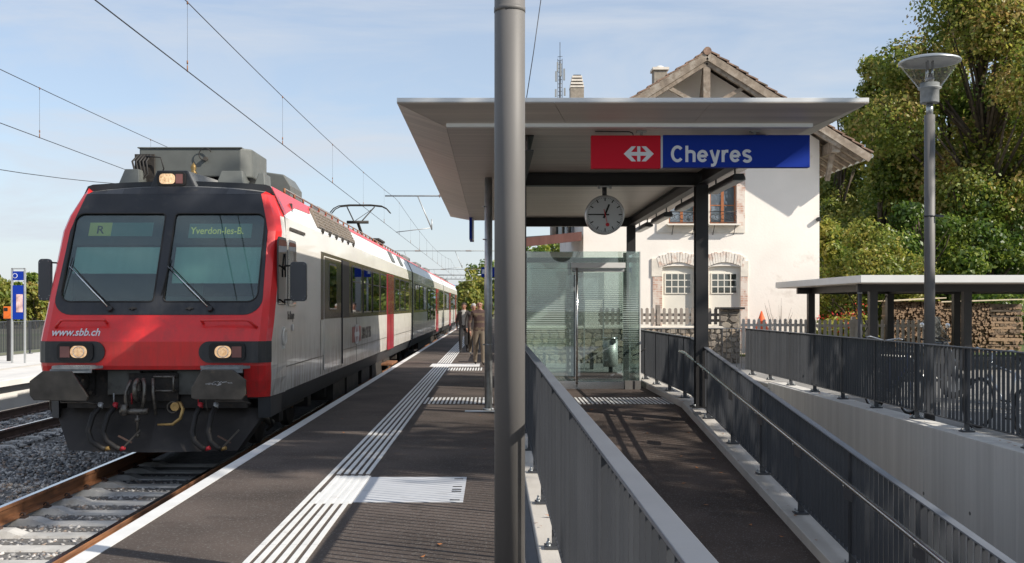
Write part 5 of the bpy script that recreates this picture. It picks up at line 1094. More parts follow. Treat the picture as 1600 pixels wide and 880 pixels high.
def brick_mat():
    m = mat('brick_wall', (.40, .2, .14), .9, var=.3, vs=6, bump=.3, bs=40); n = m.node_tree.nodes; l = m.node_tree.links; b = n['Principled BSDF']
    br = n.new("ShaderNodeTexBrick"); br.inputs['Color1'].default_value = (.46, .24, .17, 1); br.inputs['Color2'].default_value = (.58, .38, .30, 1); br.inputs['Mortar'].default_value = (.62, .56, .50, 1)
    br.inputs['Scale'].default_value = 1; br.inputs['Brick Width'].default_value = .24; br.inputs['Row Height'].default_value = .075; br.inputs['Mortar Size'].default_value = .010
    geo = n.new("ShaderNodeNewGeometry"); sp = n.new("ShaderNodeSeparateXYZ"); cb = n.new("ShaderNodeCombineXYZ"); l.new(geo.outputs['Position'], sp.inputs[0]); l.new(sp.outputs[0], cb.inputs[0]); l.new(sp.outputs[2], cb.inputs[1]); l.new(cb.outputs[0], br.inputs['Vector'])
    nz = n.new("ShaderNodeTexNoise"); nz.inputs['Scale'].default_value = 3.; nz.inputs['Detail'].default_value = 8; l.new(geo.outputs['Position'], nz.inputs['Vector'])
    rp = n.new("ShaderNodeValToRGB"); rp.color_ramp.elements[0].position = .42; rp.color_ramp.elements[1].position = .56; l.new(nz.outputs['Fac'], rp.inputs[0])
    mi = n.new("ShaderNodeMix"); mi.data_type = 'RGBA'; mi.inputs[7].default_value = (.70, .62, .55, 1); l.new(rp.outputs[0], mi.inputs[0]); l.new(br.outputs[0], mi.inputs[6]); l.new(mi.outputs[2], b.inputs['Base Color'])
brick_mat()
sx0, sx1, sz0 = hx(1026), hx(1164), hzz(364)
k = MB(); k.box(sx0, sx1, YW - .035, YW, sz0, WZ0 - .07, 'limestone'); k.box(sx0, W1[0], YW - .03, YW, WZ0 - .069, WZ1 + .2, 'limestone'); k.box(W1[1], W2[0], YW - .03, YW, WZ0 - .069, WZ1 + .2, 'limestone'); k.build('window_surround', hs)
k = MB(); k.box(W2[1], sx1, YW - .03, YW, WZ0 - .069, WZ1 + .4, 'brick_wall'); k.build('window_surround', hs)
k = MB()
for (a, b_, c_) in ((hx(1020), D1[0], hx(1023)), (D1[1], D2[0], 0), (D2[1], hx(1168), 0)): k.box(a, b_, YW - .035, YW, .0, DZS, 'brick_wall')
k.box(hx(1018), D1[0], YW - .045, YW, hzz(432), hzz(404), 'limestone'); k.box(D2[1], hx(1169), YW - .045, YW, hzz(432), hzz(408), 'limestone'); k.build('door_surround', hs)
bm_ = MB(); bm_.box(-.045, .045, -.045, 0, 0, .36, 'brick_old'); bme = bm_.mesh('brick'); rr = random.Random(2)
for (a, b_) in (D1, D2):
    n = 15
    for i in range(n):
        t_ = (i + .5) / n; x = a - .10 + (b_ - a + .20) * t_; zc = DZS + .02 + (DZT - DZS + .10) * math.sin(PI * t_)
        o = put('brick', bme, hs, (x, YW, zc), rot=(0, (t_ - .5) * .55, 0), scale=(rr.uniform(.8, .95), rr.uniform(.8, 1.2), rr.uniform(.85, 1.0)))
for (a, b_) in (D1, D2):
    k = MB(); k.box(a, b_, YW + .10, YW + .16, 0, DZT + .05, 'cream_paint'); d = k.build('garage_door', hs)
    wa, wb, wz0, wz1 = (a + .12, b_ - .10, hzz(458.5), hzz(427.5))
    k = MB()
    for i in range(5): xx = lerp(wa, wb, i / 4); k.box(xx - .016, xx + .016, YW + .075, YW + .10, wz0, wz1, 'cream_paint')
    for i in range(4): zz_ = lerp(wz0, wz1, i / 3); k.box(wa - .015, wb + .015, YW + .073, YW + .1, zz_ - .016, zz_ + .016, 'cream_paint')
    wf_ = k.build('window_frame', d)
    pm_ = MB(); pm_.box(0, (wb - wa) / 4 - .032, -.006, 0, 0, (wz1 - wz0) / 3 - .032, 'block_glass'); pme_ = pm_.mesh('pane')
    bk = MB(); bk.box(wa, wb, YW + .092, YW + .0995, wz0, wz1, 'cab_dark'); bk.build('window_back', d)
    for i in range(4):
        for j in range(3): put('pane', pme_, d, (wa + .016 + i * (wb - wa) / 4, YW + .092, wz0 + .016 + j * (wz1 - wz0) / 3))
# roof
EX0, EX1 = RX - 5.16, RX + 5.16; YR0, YR1 = 33.95, 48.2
for s_ in (-1, 1):
    ex = EX1 if s_ > 0 else EX0; k = MB(); k.prism([(RX, YR0 + .04, RT - .02), (ex, YR0 + .04, roofz(ex) - .02), (ex, YR0 + .04, roofz(ex) - .07), (RX, YR0 + .04, RT - .07)], (0, YR1 - YR0 - .04, 0), 'old_wood'); rf = k.build('roof', hs)
    # rafters under the overhangs
    nr = 22
    for i in range(nr):
        yy = YR0 + .05 + i * .66; xa = ex - s_ * 1.9
        k = MB(); k.beam((xa, yy, roofz(xa) - .15), (ex - s_ * .04, yy, roofz(ex) - .13), .10, .13, 'old_wood'); k.build('rafter', rf)
    k = MB(); k.beam((RX + s_ * .02, YR0, RT - .16), (ex, YR0, roofz(ex) - .16), .055, .24, 'old_wood'); k.beam((RX, YR0 + .10, RT - .34), (ex - s_ * .9, YR0 + .10, roofz(ex - s_ * .9) - .34), .14, .16, 'old_wood'); k.build('barge_board', rf)
    # tiles: two verge columns, then eave row
    L = math.hypot(5.16, 5.16 * SLP); nt = 17; ang = math.atan(SLP)
    tm = MB(); tm.box(0, .42, -.01, .24, 0, .042, 'roof_tile'); tme = tm.mesh('tile'); rr = random.Random(7)
    for i in range(nt):
        for j in range(3):
            d_ = i * L / nt; x = RX + s_ * d_ * math.cos(ang); z = RT - d_ * math.sin(ang) + .0
            put('tile', tme, rf, (x, YR0 - .03 + j * .25, z + .005 + rr.uniform(0, .012)), rot=(0, (ang - .13 + rr.uniform(-.02, .02)) if s_ > 0 else (PI - ang + .13), rr.uniform(-.03, .03) + 0))
    k = MB()
    for i in range(nt):
        d_ = i * L / nt; x = RX + s_ * d_ * math.cos(ang); z = RT - d_ * math.sin(ang); x2 = RX + s_ * (d_ + .40) * math.cos(ang - .08); z2 = z - .40 * math.sin(ang - .08)
        k.prism([(x, YR0 + .74, z - .01), (x2, YR0 + .74, z2 + .01), (x2, YR0 + .74, z2 + .04), (x, YR0 + .74, z + .025)], (0, YR1 - YR0 - .74, 0), 'roof_tile')
    k.build('tile_rows', rf, kind='stuff')
    k = MB(); k.tube([(ex + s_ * .06, YR0 + .1, roofz(ex) - .06), (ex + s_ * .06, YR1, roofz(ex) - .06)], .07, 'galvanised', 10); k.build('gutter', rf)
rt = MB(); rt.cyl((0, 0, 0), (0, .42, 0), .13, 'roof_tile', .11, 10); rtm = rt.mesh('ridge_tile')
for i in range(34): put('ridge_tile', rtm, hs, (RX, YR0 - .06 + i * .42, RT + .0))
k = MB(); yk = YR0 + .12
k.beam((RX, yk, RT - .15), (RX, yk, RT - 2.0), .22, .16, 'old_wood', up=(0, 1, 0)); k.beam((RX, yk + .02, RT - .25), (RX, YW, RT - 1.7), .16, .16, 'old_wood')
k.build('king_post', hs); 
for s_ in (-1, 1): k = MB(); k.beam((RX + s_ * .1, yk + .06, RT - 1.72), (RX + s_ * 1.45, yk + .06, RT - .98), .12, .12, 'old_wood', up=(0, 1, 0)); k.build('truss_brace', hs)
k = MB(); k.beam((EX0 + 1.1, yk, RT - 2.05), (EX1 - 1.1, yk, RT - 2.05), .16, .2, 'old_wood'); k.build('tie_beam', hs)
for s_ in (-1, 1):
    xx = (WX1 + .25) if s_ > 0 else (WX0 - .25); k = MB(); zq = roofz(xx) - .42; k.box(xx - .13, xx + .13, YR0 + .12, YW + .3, zq - .17, zq + .17, 'old_wood'); k.beam((xx, YR0 + .5, zq - .15), (xx, YW, zq - .95), .14, .14, 'old_wood'); k.build('purlin', hs)
ch = MB(); xq = X_(1030.5, 40); ch.box(xq - .24, xq + .24, 39.7, 40.3, 8.8, Z_(112, 40), 'rubble_c'); c1 = ch.build('chimney', hs); ch = MB(); ch.box(xq - .30, xq + .30, 39.64, 40.36, Z_(112, 40), Z_(108, 40), 'limestone'); ch.sphere((xq, 40, Z_(108, 40)), .2, 'cream_paint', 12, 6, (1, 1, .6)); ch.build('chimney_cap', c1)
ch = MB(); xq = X_(901, 42); ch.box(xq - .26, xq + .26, 41.7, 42.3, 6.8, Z_(140, 42), 'rubble_c'); c1 = ch.build('chimney', hs)
for i in range(4): ch = MB(); w_ = .27 - i * .025; ch.box(xq - w_, xq + w_, 41.68, 42.32, Z_(139 - i * 5, 42), Z_(136 - i * 5, 42), 'limestone'); ch.box(xq - w_ + .05, xq + w_ - .05, 41.75, 42.25, Z_(136 - i * 5, 42), Z_(134 - i * 5, 42), 'dark_steel'); ch.build('chimney_cap', c1)
k = MB(); k.cyl((WX1 - .05, YW - .02, hzz(343)), (WX1 - .05, YW - .14, hzz(343)), .07, 'dark_steel'); k.build('wall_lamp', hs)
# porch on the track side
pr = thing('station_porch', 'low porch with rust red metal edge left of the cream house', 'porch', (1.5, 36, 0))
def PX(px, py, Y): return (X_(px, Y), Y, Z_(py, Y))
k = MB(); a0, a1, b0, b1 = PX(797, 374.5, 36.4), PX(797, 388, 36.4), PX(909, 362, 34.6), PX(909, 376, 34.6)
k.prism([a0, b0, b1, a1], (-.05, .25, 0), 'porch_metal'); k.build('fascia', pr)
k = MB(); k.prism([(a0[0], a0[1] + .05, a0[2] - .04), (b0[0], b0[1] + .2, b0[2] - .04), (b0[0], 40, b0[2] + .3), (a0[0] + .1, 40, a0[2] + .3)], (0, 0, -.06), 'old_wood'); k.build('roof', pr)
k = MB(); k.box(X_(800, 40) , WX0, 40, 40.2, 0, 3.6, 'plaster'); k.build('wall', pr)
for px in (824, 806): k = MB(); xx = X_(px, 36.4); k.box(xx - .12, xx + .12, 36.3, 36.54, -.03, 3.45, 'cream_paint'); k.build('post', pr)
k = MB(); k.beam((X_(891, 35.6), 35.6, 2.6), (X_(905, 35.6), 35.6, 3.4), .1, .1, 'old_wood'); k.build('brace', pr)
dm = thing('glazed_dormer', 'row of small upper windows above the rust red porch edge', 'dormer', (2.6, 39, 3.6))
k = MB(); xa, xb = X_(868, 39), X_(912, 39); k.box(xa, xb, 39.05, 40.5, 4.1, 5.6, 'cab_dark'); k.box(xa - .12, xa + .02, 38.95, 40.5, 4.1, 5.6, 'old_wood'); k.build('frame', dm)
for i in range(4): k = MB(); x0 = xa + .1 + i * (xb - xa - .1) / 4; k.box(x0, x0 + .13, 39.0, 39.05, 4.15, 5.4, 'house_glass'); k.box(x0 + .14, x0 + .17, 38.98, 39.05, 4.12, 5.4, 'old_wood'); k.build('window', dm)

# ================================================================ antenna mast
am = thing('antenna_mast', 'slim telecom mast with panel antennas beyond the canopy roof', 'mast', (X_(875, 200), 200, 0))
k = MB(); xa = X_(875, 200); k.cyl((xa, 200, 0), (xa, 200, Z_(96, 200)), .30, 'fence_paint', .14, 8); k.cyl((xa, 200, Z_(96, 200)), (xa, 200, Z_(66, 200)), .06, 'fence_paint', n=6)
for q in range(26): zq = 30 + q * .72; k.cyl((xa - .45, 200, zq), (xa + .45, 200, zq + .1), .05, 'fence_paint', n=5)
for s_ in (-1, 1): k.cyl((xa + s_ * .4, 200, 28), (xa + s_ * .4, 200, Z_(92, 200)), .06, 'fence_paint', n=5)
k.build('mast', am)
for (dx, pa, pb_) in ((-.75, 128, 112), (.75, 126, 108), (-.8, 152, 140), (.85, 150, 138), (.1, 120, 100), (-.45, 112, 98)):
    k = MB(); k.box(xa + dx - .16, xa + dx + .16, 199.6, 199.9, Z_(pa, 200), Z_(pb_, 200), 'tread_grey'); k.build('antenna_panel', am)

# ================================================================ BIKE SHELTER
bs = thing('bicycle_shelter', 'flat white edged bicycle shelter on dark posts right of the house', 'shelter', (12, 29, 0))
SX0, SX1, SY0, SY1, SZ0, SZ1 = X_(1345, 25.5), 21.0, 25.5, 33.2, Z_(441.5, 25.5), Z_(430, 25.5)
k = MB(); k.box(SX0, SX1, SY0, SY1, SZ0, SZ1, 'fascia_white'); k.build('roof', bs, bevel=.005)
for i in range(6):
    a = SX0 + .05 + i * (SX1 - SX0) / 6; k = MB(); k.box(a, a + (SX1 - SX0) / 6 - .06, SY0 + .05, SY1 - .05, SZ0 - .018, SZ0 - .002, 'soffit_metal'); k.build('soffit_panel', bs)
cols = [(X_(1363.5, 26.6), 26.6), (X_(1267, 31.8), 31.8), (X_(1510, 26.6), 26.6), (X_(1390, 31.8), 31.8), (14.0, 26.6), (13.7, 31.8), (17.2, 26.6), (17.2, 31.8)]
for (x, y_) in cols: k = MB(); hbeam(k, (x, y_, 0), (x, y_, SZ0 - .2), .19, .19, 'dark_steel', 'z'); k.box(x - .095, x - .085, y_ - .09, y_ + .09, 0, SZ0 - .2, 'dark_steel'); c_ = k.build('column', bs)
for y_ in (26.6, 31.8): k = MB(); k.box(9.0, 20.5, y_ - .07, y_ + .07, SZ0 - .20, SZ0 - .02, 'dark_steel'); k.build('beam', bs)
for x in (9.45, 11.72, 14.0): k = MB(); k.box(x - .06, x + .06, 26.7, 31.7, SZ0 - .19, SZ0 - .03, 'dark_steel'); k.build('beam', bs)
k = MB(); k.cyl((X_(1343.5, 26.2), 26.2, 0), (X_(1343.5, 26.2), 26.2, SZ0), .05, 'fence_paint', n=14); k.torus((X_(1343.5, 26.2), 26.2, Z_(458, 26.2)), (0, 0, 1), .055, .012, 'steel_pale', 14, 5); k.build('downpipe', bs)
k = MB()
for a, b_ in (((10.5, 31.8, 2.0), (11.6, 31.8, .15)), ((11.7, 31.8, 2.0), (10.6, 31.8, .15)), ((10.4, 31.6, 2.05), (9.55, 26.8, .2))): k.cyl(a, b_, .012, 'dark_steel', n=6)
k.build('bracing_rod', bs)
# ================================================================ PICKET FENCES, RUBBLE WALL
def picket(label, x0, x1, y, z0, z1, m, pitch=.162, posts=()):
    t = thing('picket_fence', label, 'fence', ((x0 + x1) / 2, y, z0), 'wooden picket fences in front of the house'); h = z1 - z0
    k = MB(); P = [(-.045, 0), (.045, 0), (.045, h - .05)] + [(.045 * math.cos(PI * i / 6), h - .05 + .045 * math.sin(PI * i / 6)) for i in range(1, 6)] + [(-.045, h - .05)]
    k.prism([(a, 0, b_) for a, b_ in P], (0, .02, 0), m); me = k.mesh('picket'); n = int((x1 - x0) / pitch); rr = random.Random(3)
    for i in range(n): put('picket', me, t, (x0 + .08 + i * pitch, y, z0), rot=(0, rr.uniform(-.012, .012), 0), scale=(1, 1, rr.uniform(.985, 1.01)))
    for zz_ in ((z0 + .07, z0 + .15), (z1 - .24, z1 - .16)): k = MB(); k.box(x0, x1, y + .021, y + .05, zz_[0], zz_[1], m); k.build('rail', t)
    for x in posts: k = MB(); k.box(x - .06, x + .06, y + .05, y + .17, z0 - .1, z1 + .08, m); k.build('post', t)
    return t
picket('grey brown picket fence standing on the rubble wall', 3.0, X_(1127, 30.5), 30.5, 1.07, Z_(481, 30.5), 'picket_wood', posts=(4.7,))
picket('brown picket fence between the stone pillar and the house corner', X_(1158, 33.5), X_(1266, 33.5), 33.5, .12, Z_(498, 33.5), 'picket_pale', posts=())
picket('pale picket fence behind the bicycle shelter', X_(1269, 33.5), X_(1470, 33.5), 33.5, .12, Z_(499, 33.5), 'picket_pale', posts=(X_(1335, 33.5), X_(1468, 33.5)))
wl_ = thing('rubble_wall', 'low wall of brown rubble stones under the picket fence', 'wall', (4, 30, 0))
k = MB(); k.box(.45, 6.45, 29.98, 30.45, -.1, .96, 'mortar'); k.build('core', wl_)
k = MB(); k.box(.40, 6.5, 29.92, 30.50, .962, 1.03, 'limestone'); k.build('coping', wl_, bevel=.01)
plr = thing('stone_pillar', 'square rubble stone pillar with a flat dark cap beside the low wall', 'pillar', (6.75, 30.2, 0))
px0, px1 = X_(1127, 30.1), X_(1155, 30.1); k = MB(); k.box(px0 + .02, px1 - .02, 29.96, 30.5, -.1, 1.5, 'mortar'); k.build('core', plr)
k = MB(); k.box(px0 - .08, px1 + .10, 29.82, 30.6, 1.50, 1.56, 'dark_steel'); k.build('cap', plr, bevel=.008)
def stone_face(parent, x0, x1, y, z0, z1, seed, lim):
    rr = random.Random(seed); meshes = []
    for i in range(18):
        k = MB(); n = rr.choice((5, 6, 7)); P = []
        for j in range(n): a = 2 * PI * (j + rr.uniform(-.25, .25)) / n; c, s_ = math.cos(a), math.sin(a); q = 1 / max(abs(c), abs(s_)) * .86; P.append((c * q * .5 * rr.uniform(.88, 1.03), s_ * q * .5 * rr.uniform(.88, 1.03)))
        inner = [(a * .86, b_ * .80) for a, b_ in P]; m_ = rr.choice(('rubble_a', 'rubble_b', 'rubble_c', 'rubble_a'))
        b0 = len(P); k.v = [(a, 0, b_) for a, b_ in P] + [(a, -.5 - rr.uniform(0, .25), b_) for a, b_ in inner]; k.mi(m_)
        k.f = [tuple(range(b0, 2 * b0))] + [(j, (j + 1) % b0, b0 + (j + 1) % b0, b0 + j) for j in range(b0)]; k.m = [0] * (b0 + 1); k.sm = [False] * (b0 + 1); meshes.append(k.mesh('stone'))
    z = z0
    while z < z1 - .03:
        h = min(rr.uniform(.10, .20), z1 - z); x = x0 - rr.uniform(0, .1)
        while x < x1:
            w = rr.uniform(.13, .34); 
            if x + w > x1: w = x1 - x
            if w > .05: put('stone', rr.choice(meshes), parent, (x + w / 2, y, z + h / 2 + rr.uniform(-.012, .012)), rot=(0, rr.uniform(-.12, .12), 0), scale=(w * 1.16, .07, h * 1.20))
            x += w
        z += h
stone_face(wl_, 2.9, 6.45, 29.98, -.02, .96, 11, 0); stone_face(plr, px0, px1, 29.96, 0, 1.5, 12, 0); stone_face(wl_, .6, 2.9, 29.98, -.02, .96, 13, 0)
k = MB(); k.box(.5, 6.4, 30.46, 34.9, .0, .90, 'soil'); k.build('terrace', kind='structure')
mf = thing('marker_cone', 'small orange cone poking above the picket fence by the house wall', 'cone', (X_(1190, 34.1), 34.1, 0))
k = MB(); xx = X_(1190, 34.1); k.lathe((xx, 34.1, .76), [(.26, 0), (.24, .05), (.02, .67), (0, .68)], 'cone_orange', 16); k.build('cone', mf); k = MB(); k.box(xx - .2, xx + .2, 33.9, 34.3, .72, .76, 'cone_orange'); k.build('base', mf); k = MB(); k.box(xx - .25, xx + .25, 33.85, 34.35, .03, .72, 'rubble_b'); k.build('block', mf)

# ================================================================ WOOD STACK
def log_mesh(rr):
    k = MB(); n = rr.choice((4, 5, 3, 6)); P = []
    for j in range(n): a = 2 * PI * (j + rr.uniform(-.3, .3)) / n; q = rr.uniform(.75, 1.1); P.append((math.cos(a) * q * .5, 0, math.sin(a) * q * .5))
    k.prism(P, (0, 1, 0), 'log_end', 'log_bark'); return k
def wood_stack(label, x0, x1, y, z0, z1, seed, side_end=None, cover=True):
    t = thing('firewood_stack', label, 'firewood', ((x0 + x1) / 2, y, z0), 'stacks of split firewood under boards'); rr = random.Random(seed); kinds = [log_mesh(rr) for _ in range(26)]
    K = MB(); K.mi('log_end'); K.mi('log_bark'); z = z0
    while z < z1:
        x = x0 + rr.uniform(0, .05); h = rr.uniform(.055, .085)
        while x < (side_end or x1):
            w = rr.uniform(.05, .115); q = rr.choice(kinds); dy = rr.uniform(-.07, .05); an = rr.uniform(-.5, .5); ca, sa = math.cos(an), math.sin(an)
            K.add([(x + w / 2 + (vx * ca - vz * sa) * w * 1.22, y + dy + vy * .9, z + h / 2 + (vx * sa + vz * ca) * h * 1.30) for (vx, vy, vz) in q.v], q.f, 'log_end'); nf = len(q.f)
            K.m[-nf:] = q.m; x += w
        z += h * .93
    K.build('split_logs', t, kind='stuff')
    k = MB(); k.box(x0 + .02, x1 - .1, y + .35, y + .9, z0, z1 - .03, 'bark'); k.build('inner_logs', t)
    if side_end:
        z = z0; i = 0
        while z < z1 - .02:
            k = MB(); h = rr.uniform(.06, .13); xs = side_end + rr.uniform(-.10, .12)
            if i % 2:
                k.beam((xs, y + .05 + rr.uniform(-.06, .05), z + h / 2), (x1 + rr.uniform(-.12, .06), y + .1, z + h / 2 + rr.uniform(-.03, .03)), .16, h * rr.uniform(.7, 1.15), rr.choice(('log_bark', 'log_end', 'bark'))); k.beam((xs, y + .6, z + h / 2), (x1, y + .6, z + h / 2), .16, h * .95, 'log_bark')
            else:
                q = xs
                while q < x1 - .05: w = rr.uniform(.07, .17); k.beam((q + w / 2, y + rr.uniform(-.05, .03), z + h / 2), (q + w / 2, y + .95, z + h / 2), w * rr.uniform(.7, 1.0), h * rr.uniform(.65, 1.05), rr.choice(('log_end', 'log_bark', 'log_end')), up=(rr.uniform(-.6, .6), 0, 1)); q += w
            k.build('end_log', t); z += h; i += 1
    if cover:
        for i in range(5): a, b_ = lerp(x0 - .1, x1 + .1, i / 5), lerp(x0 - .1, x1 + .1, (i + 1) / 5) - .01; k = MB(); k.prism([(a, y - .22, z1 + .02 + i * .02), (b_, y - .22, z1 + .02 + (i + 1) * .02), (b_, y - .22, z1 + .05 + (i + 1) * .02), (a, y - .22, z1 + .05 + i * .02)], (0, 1.2, 0), 'plank'); k.build('cover_board', t)
wood_stack('low stack of split firewood behind the pale picket fence', X_(1393, 34.6), X_(1470, 34.6), 34.6, .03, 1.72, 21, None)
wood_stack('big stack of split firewood with crossed logs at its end', X_(1462, 36.3), X_(1598, 36.3), 36.3, .0, Z_(474, 36.3), 22, X_(1545, 36.3))
# ================================================================ BICYCLES, SCOOTER
def bicycle(label, x, y, yaw, col, lean=0., group='bicycles parked behind the railing'):
    t = thing('bicycle', label, 'bicycle', (x, y, 0), group); R = .335; wb = .53
    def part(k, name, par=t):
        me = k.mesh(name); o = bpy.data.objects.new(name, me); COL.objects.link(o); o.parent = par; WORLD[o.name] = Vector((x, y, 0)); return o
    for s_ in (-1, 1):
        k = MB(); k.torus((s_ * wb, 0, R), (0, 1, 0), R - .02, .020, 'tyre', 30, 6); w_ = part(k, 'wheel')
        k = MB(); k.torus((s_ * wb, 0, R), (0, 1, 0), R - .045, .011, 'bike_silver', 30, 5); k.cyl((s_ * wb, -.04, R), (s_ * wb, .04, R), .02, 'bike_silver', n=8)
        for q in range(18): a = 2 * PI * q / 18; k.cyl((s_ * wb, .0, R), (s_ * wb + math.cos(a) * (R - .045), 0, R + math.sin(a) * (R - .045)), .0022, 'bike_silver', n=3, caps=False)
        part(k, 'rim', w_)
        k = MB(); k.torus((s_ * wb, 0, R), (0, -1, 0), R + .025, .018, 'rubber', 12, 4, rad(60) if s_ > 0 else rad(40), rad(190) if s_ > 0 else rad(170)); part(k, 'mudguard')
    k = MB(); bb_, st, hd = Vector((-.06, 0, .30)), Vector((-.20, 0, .80)), Vector((.34, 0, .84)); ax_ = Vector((-wb, 0, R)); fx = Vector((wb, 0, R))
    for a, b_, r_ in ((bb_, st, .016), (st + Vector((.01, 0, -.05)), hd, .016), (bb_, hd + Vector((.02, 0, -.12)), .019), (bb_, ax_, .011), (st, ax_, .010), (hd + Vector((0, 0, .05)), hd + Vector((.04, 0, -.16)), .020), (hd + Vector((.04, 0, -.14)), fx, .013)): k.cyl(a, b_, r_, col, n=8)
    part(k, 'frame')
    k = MB(); k.tube([(.26, -.30, 1.02), (.30, -.24, 1.04), (.37, -.08, 1.0), (.33, 0, .98), (.37, .08, 1.0), (.30, .24, 1.04), (.26, .30, 1.02)], .012, 'bike_silver', 6); k.cyl(hd, (.33, 0, .98), .014, 'bike_silver'); k.cyl((.29, -.31, 1.02), (.20, -.31, 1.01), .018, 'rubber', n=8); k.cyl((.29, .31, 1.02), (.20, .31, 1.01), .018, 'rubber', n=8); part(k, 'handlebar')
    k = MB(); k.cyl(st, st + Vector((-.03, 0, .10)), .013, 'bike_silver'); k.prism([(-.37, -.07, .91), (-.30, -.08, .92), (-.10, -.02, .92), (-.10, .02, .92), (-.30, .08, .92), (-.37, .07, .91)], (0, 0, .045), 'rubber'); part(k, 'saddle')
    k = MB(); k.torus(bb_, (0, 1, 0), .085, .008, 'bike_silver', 18, 4); k.cyl(bb_ + Vector((0, -.08, 0)), bb_ + Vector((.12, -.08, -.11)), .009, 'bike_silver', n=6); k.cyl(bb_ + Vector((0, .08, 0)), bb_ + Vector((-.12, .08, .11)), .009, 'bike_silver', n=6); k.box(-.0 + .02, .12, -.15, -.08, .17, .19, 'rubber'); k.box(-.24, -.14, .08, .15, .40, .42, 'rubber'); part(k, 'crank')
    k = MB(); k.box(-.72, -.36, -.06, .06, .70, .715, 'rubber'); k.cyl((-.68, -.05, .70), (-wb, -.03, R), .006, 'rubber', n=5); k.cyl((-.68, .05, .70), (-wb, .03, R), .006, 'rubber', n=5); part(k, 'carrier')
    t.rotation_euler = (lean, 0, yaw); return t
bicycle('silver bicycle parked along the railing, most visible through its bars', 6.35, 13.4, rad(98), 'bike_silver', rad(5))
bicycle('dark blue bicycle leaning on the railing beyond the lamp post', 5.98, 16.2, rad(-82), 'bike_blue', rad(-7))
bicycle('dark green bicycle behind the railing near the shelter columns', 6.7, 18.6, rad(70), 'bike_green', rad(4))
sc_ = thing('motor_scooter', 'black motor scooter with tall windshield parked behind the railing', 'scooter', (7.25, 18.3, 0))
ox, oy = 7.25, 18.3
def sp_(a, b_, c_): return (ox + a, oy + b_, c_)
for d_ in (-.62, .66):
    k = MB(); k.torus(sp_(d_, 0, .25), (0, 1, 0), .19, .062, 'tyre', 24, 8); w_ = k.build('wheel', sc_); k = MB(); k.cyl(sp_(d_, -.03, .25), sp_(d_, .03, .25), .14, 'bike_silver', n=20); k.build('rim', w_)
k = MB(); k.prism([sp_(-.95, -.14, .62), sp_(-.85, -.14, .80), sp_(-.2, -.14, .76), sp_(-.05, -.14, .45), sp_(.35, -.14, .38), sp_(.35, -.14, .30), sp_(-.3, -.14, .30), sp_(-.6, -.14, .45)], (0, .28, 0), 'scooter_black'); k.build('body', sc_, bevel=.04)
k = MB(); k.prism([sp_(.30, -.20, .35), sp_(.50, -.20, .42), sp_(.62, -.18, .62), sp_(.45, -.16, 1.0), sp_(.34, -.16, .98), sp_(.40, -.20, .6)], (0, .38, 0), 'scooter_black'); k.build('front_shield', sc_, bevel=.03)
k = MB(); k.prism([sp_(-.80, -.13, .78), sp_(-.1, -.13, .76), sp_(-.12, -.13, .84), sp_(-.78, -.13, .88)], (0, .26, 0), 'rubber'); k.build('seat', sc_, bevel=.03)
k = MB(); k.prism([sp_(.47, -.20, .98), sp_(.22, -.17, 1.40), sp_(.22, .17, 1.40), sp_(.47, .20, .98)], (.006, 0, .004), 'clear_glass'); k.build('windshield', sc_)
k = MB(); k.tube([sp_(.30, -.36, 1.0), sp_(.38, -.1, 1.04), sp_(.38, .1, 1.04), sp_(.30, .36, 1.0)], .015, 'rubber', 6); k.build('handlebar', sc_)
for s_ in (-1, 1): k = MB(); k.tube([sp_(.34, s_ * .26, 1.02), sp_(.30, s_ * .34, 1.22)], .007, 'rubber', 5); k.sphere(sp_(.30, s_ * .36, 1.26), .06, 'chrome', 12, 8, (.35, 1, .7)); k.build('mirror', sc_)
k = MB(); k.sphere(sp_(.55, 0, .80), .10, 'lamp_glass', 14, 8, (.6, 1, .8)); k.build('headlight', sc_); k = MB(); k.tube([sp_(.60, .09, .75), sp_(.66, .09, .25)], .02, 'bike_silver', 6); k.tube([sp_(.60, -.09, .75), sp_(.66, -.09, .25)], .02, 'bike_silver', 6); k.build('fork', sc_)
sc_.rotation_euler = (0, 0, rad(12))

# ================================================================ FAR LEFT: totem, ticket box, house
tt = thing('station_totem', 'blue information totem in a grey frame on the far platform', 'sign', (X_(29, 30), 30, 0))
k = MB(); xa, xb = X_(19, 30), X_(39, 30)
for x in (xa, xb): k.box(x - .02, x + .02, 29.97, 30.03, -.05, Z_(419, 30), 'steel_pale')
k.box(xa, xb, 29.97, 30.03, Z_(421, 30), Z_(419, 30), 'steel_pale'); k.build('frame', tt)
k = MB(); k.box(xa + .02, xb - .02, 29.98, 30.02, Z_(438, 30), Z_(424, 30), 'sign_blue'); p_ = k.build('top_panel', tt); k = MB(); k.cyl((xa + .09, 29.979, Z_(431, 30)), (xa + .09, 29.972, Z_(431, 30)), .07, 'sign_white', n=20); k.cyl((xa + .09, 29.9725, Z_(431, 30)), (xa + .09, 29.968, Z_(431, 30)), .055, 'sign_blue', n=20); k.build('symbol', p_)
k = MB(); k.box(xa + .02, xb - .02, 29.98, 30.02, Z_(499, 30), Z_(446, 30), 'sign_blue'); p_ = k.build('lower_panel', tt); k = MB(); k.box(X_(26, 30), X_(36, 30), 29.972, 29.98, Z_(488, 30), Z_(460, 30), 'poster'); k.build('poster', p_)
ob = thing('ticket_validator', 'orange ticket box on a post beside the blue totem', 'ticket machine', (X_(11, 31), 31, 0)); k = MB(); k.box(X_(5, 31), X_(18, 31), 31, 31.2, Z_(498, 31), Z_(479, 31), 'orange'); k.build('case', ob, bevel=.01); k = MB(); k.box(X_(9, 31), X_(14, 31), 31.05, 31.15, 0, Z_(498, 31), 'dark_steel'); k.build('post', ob)
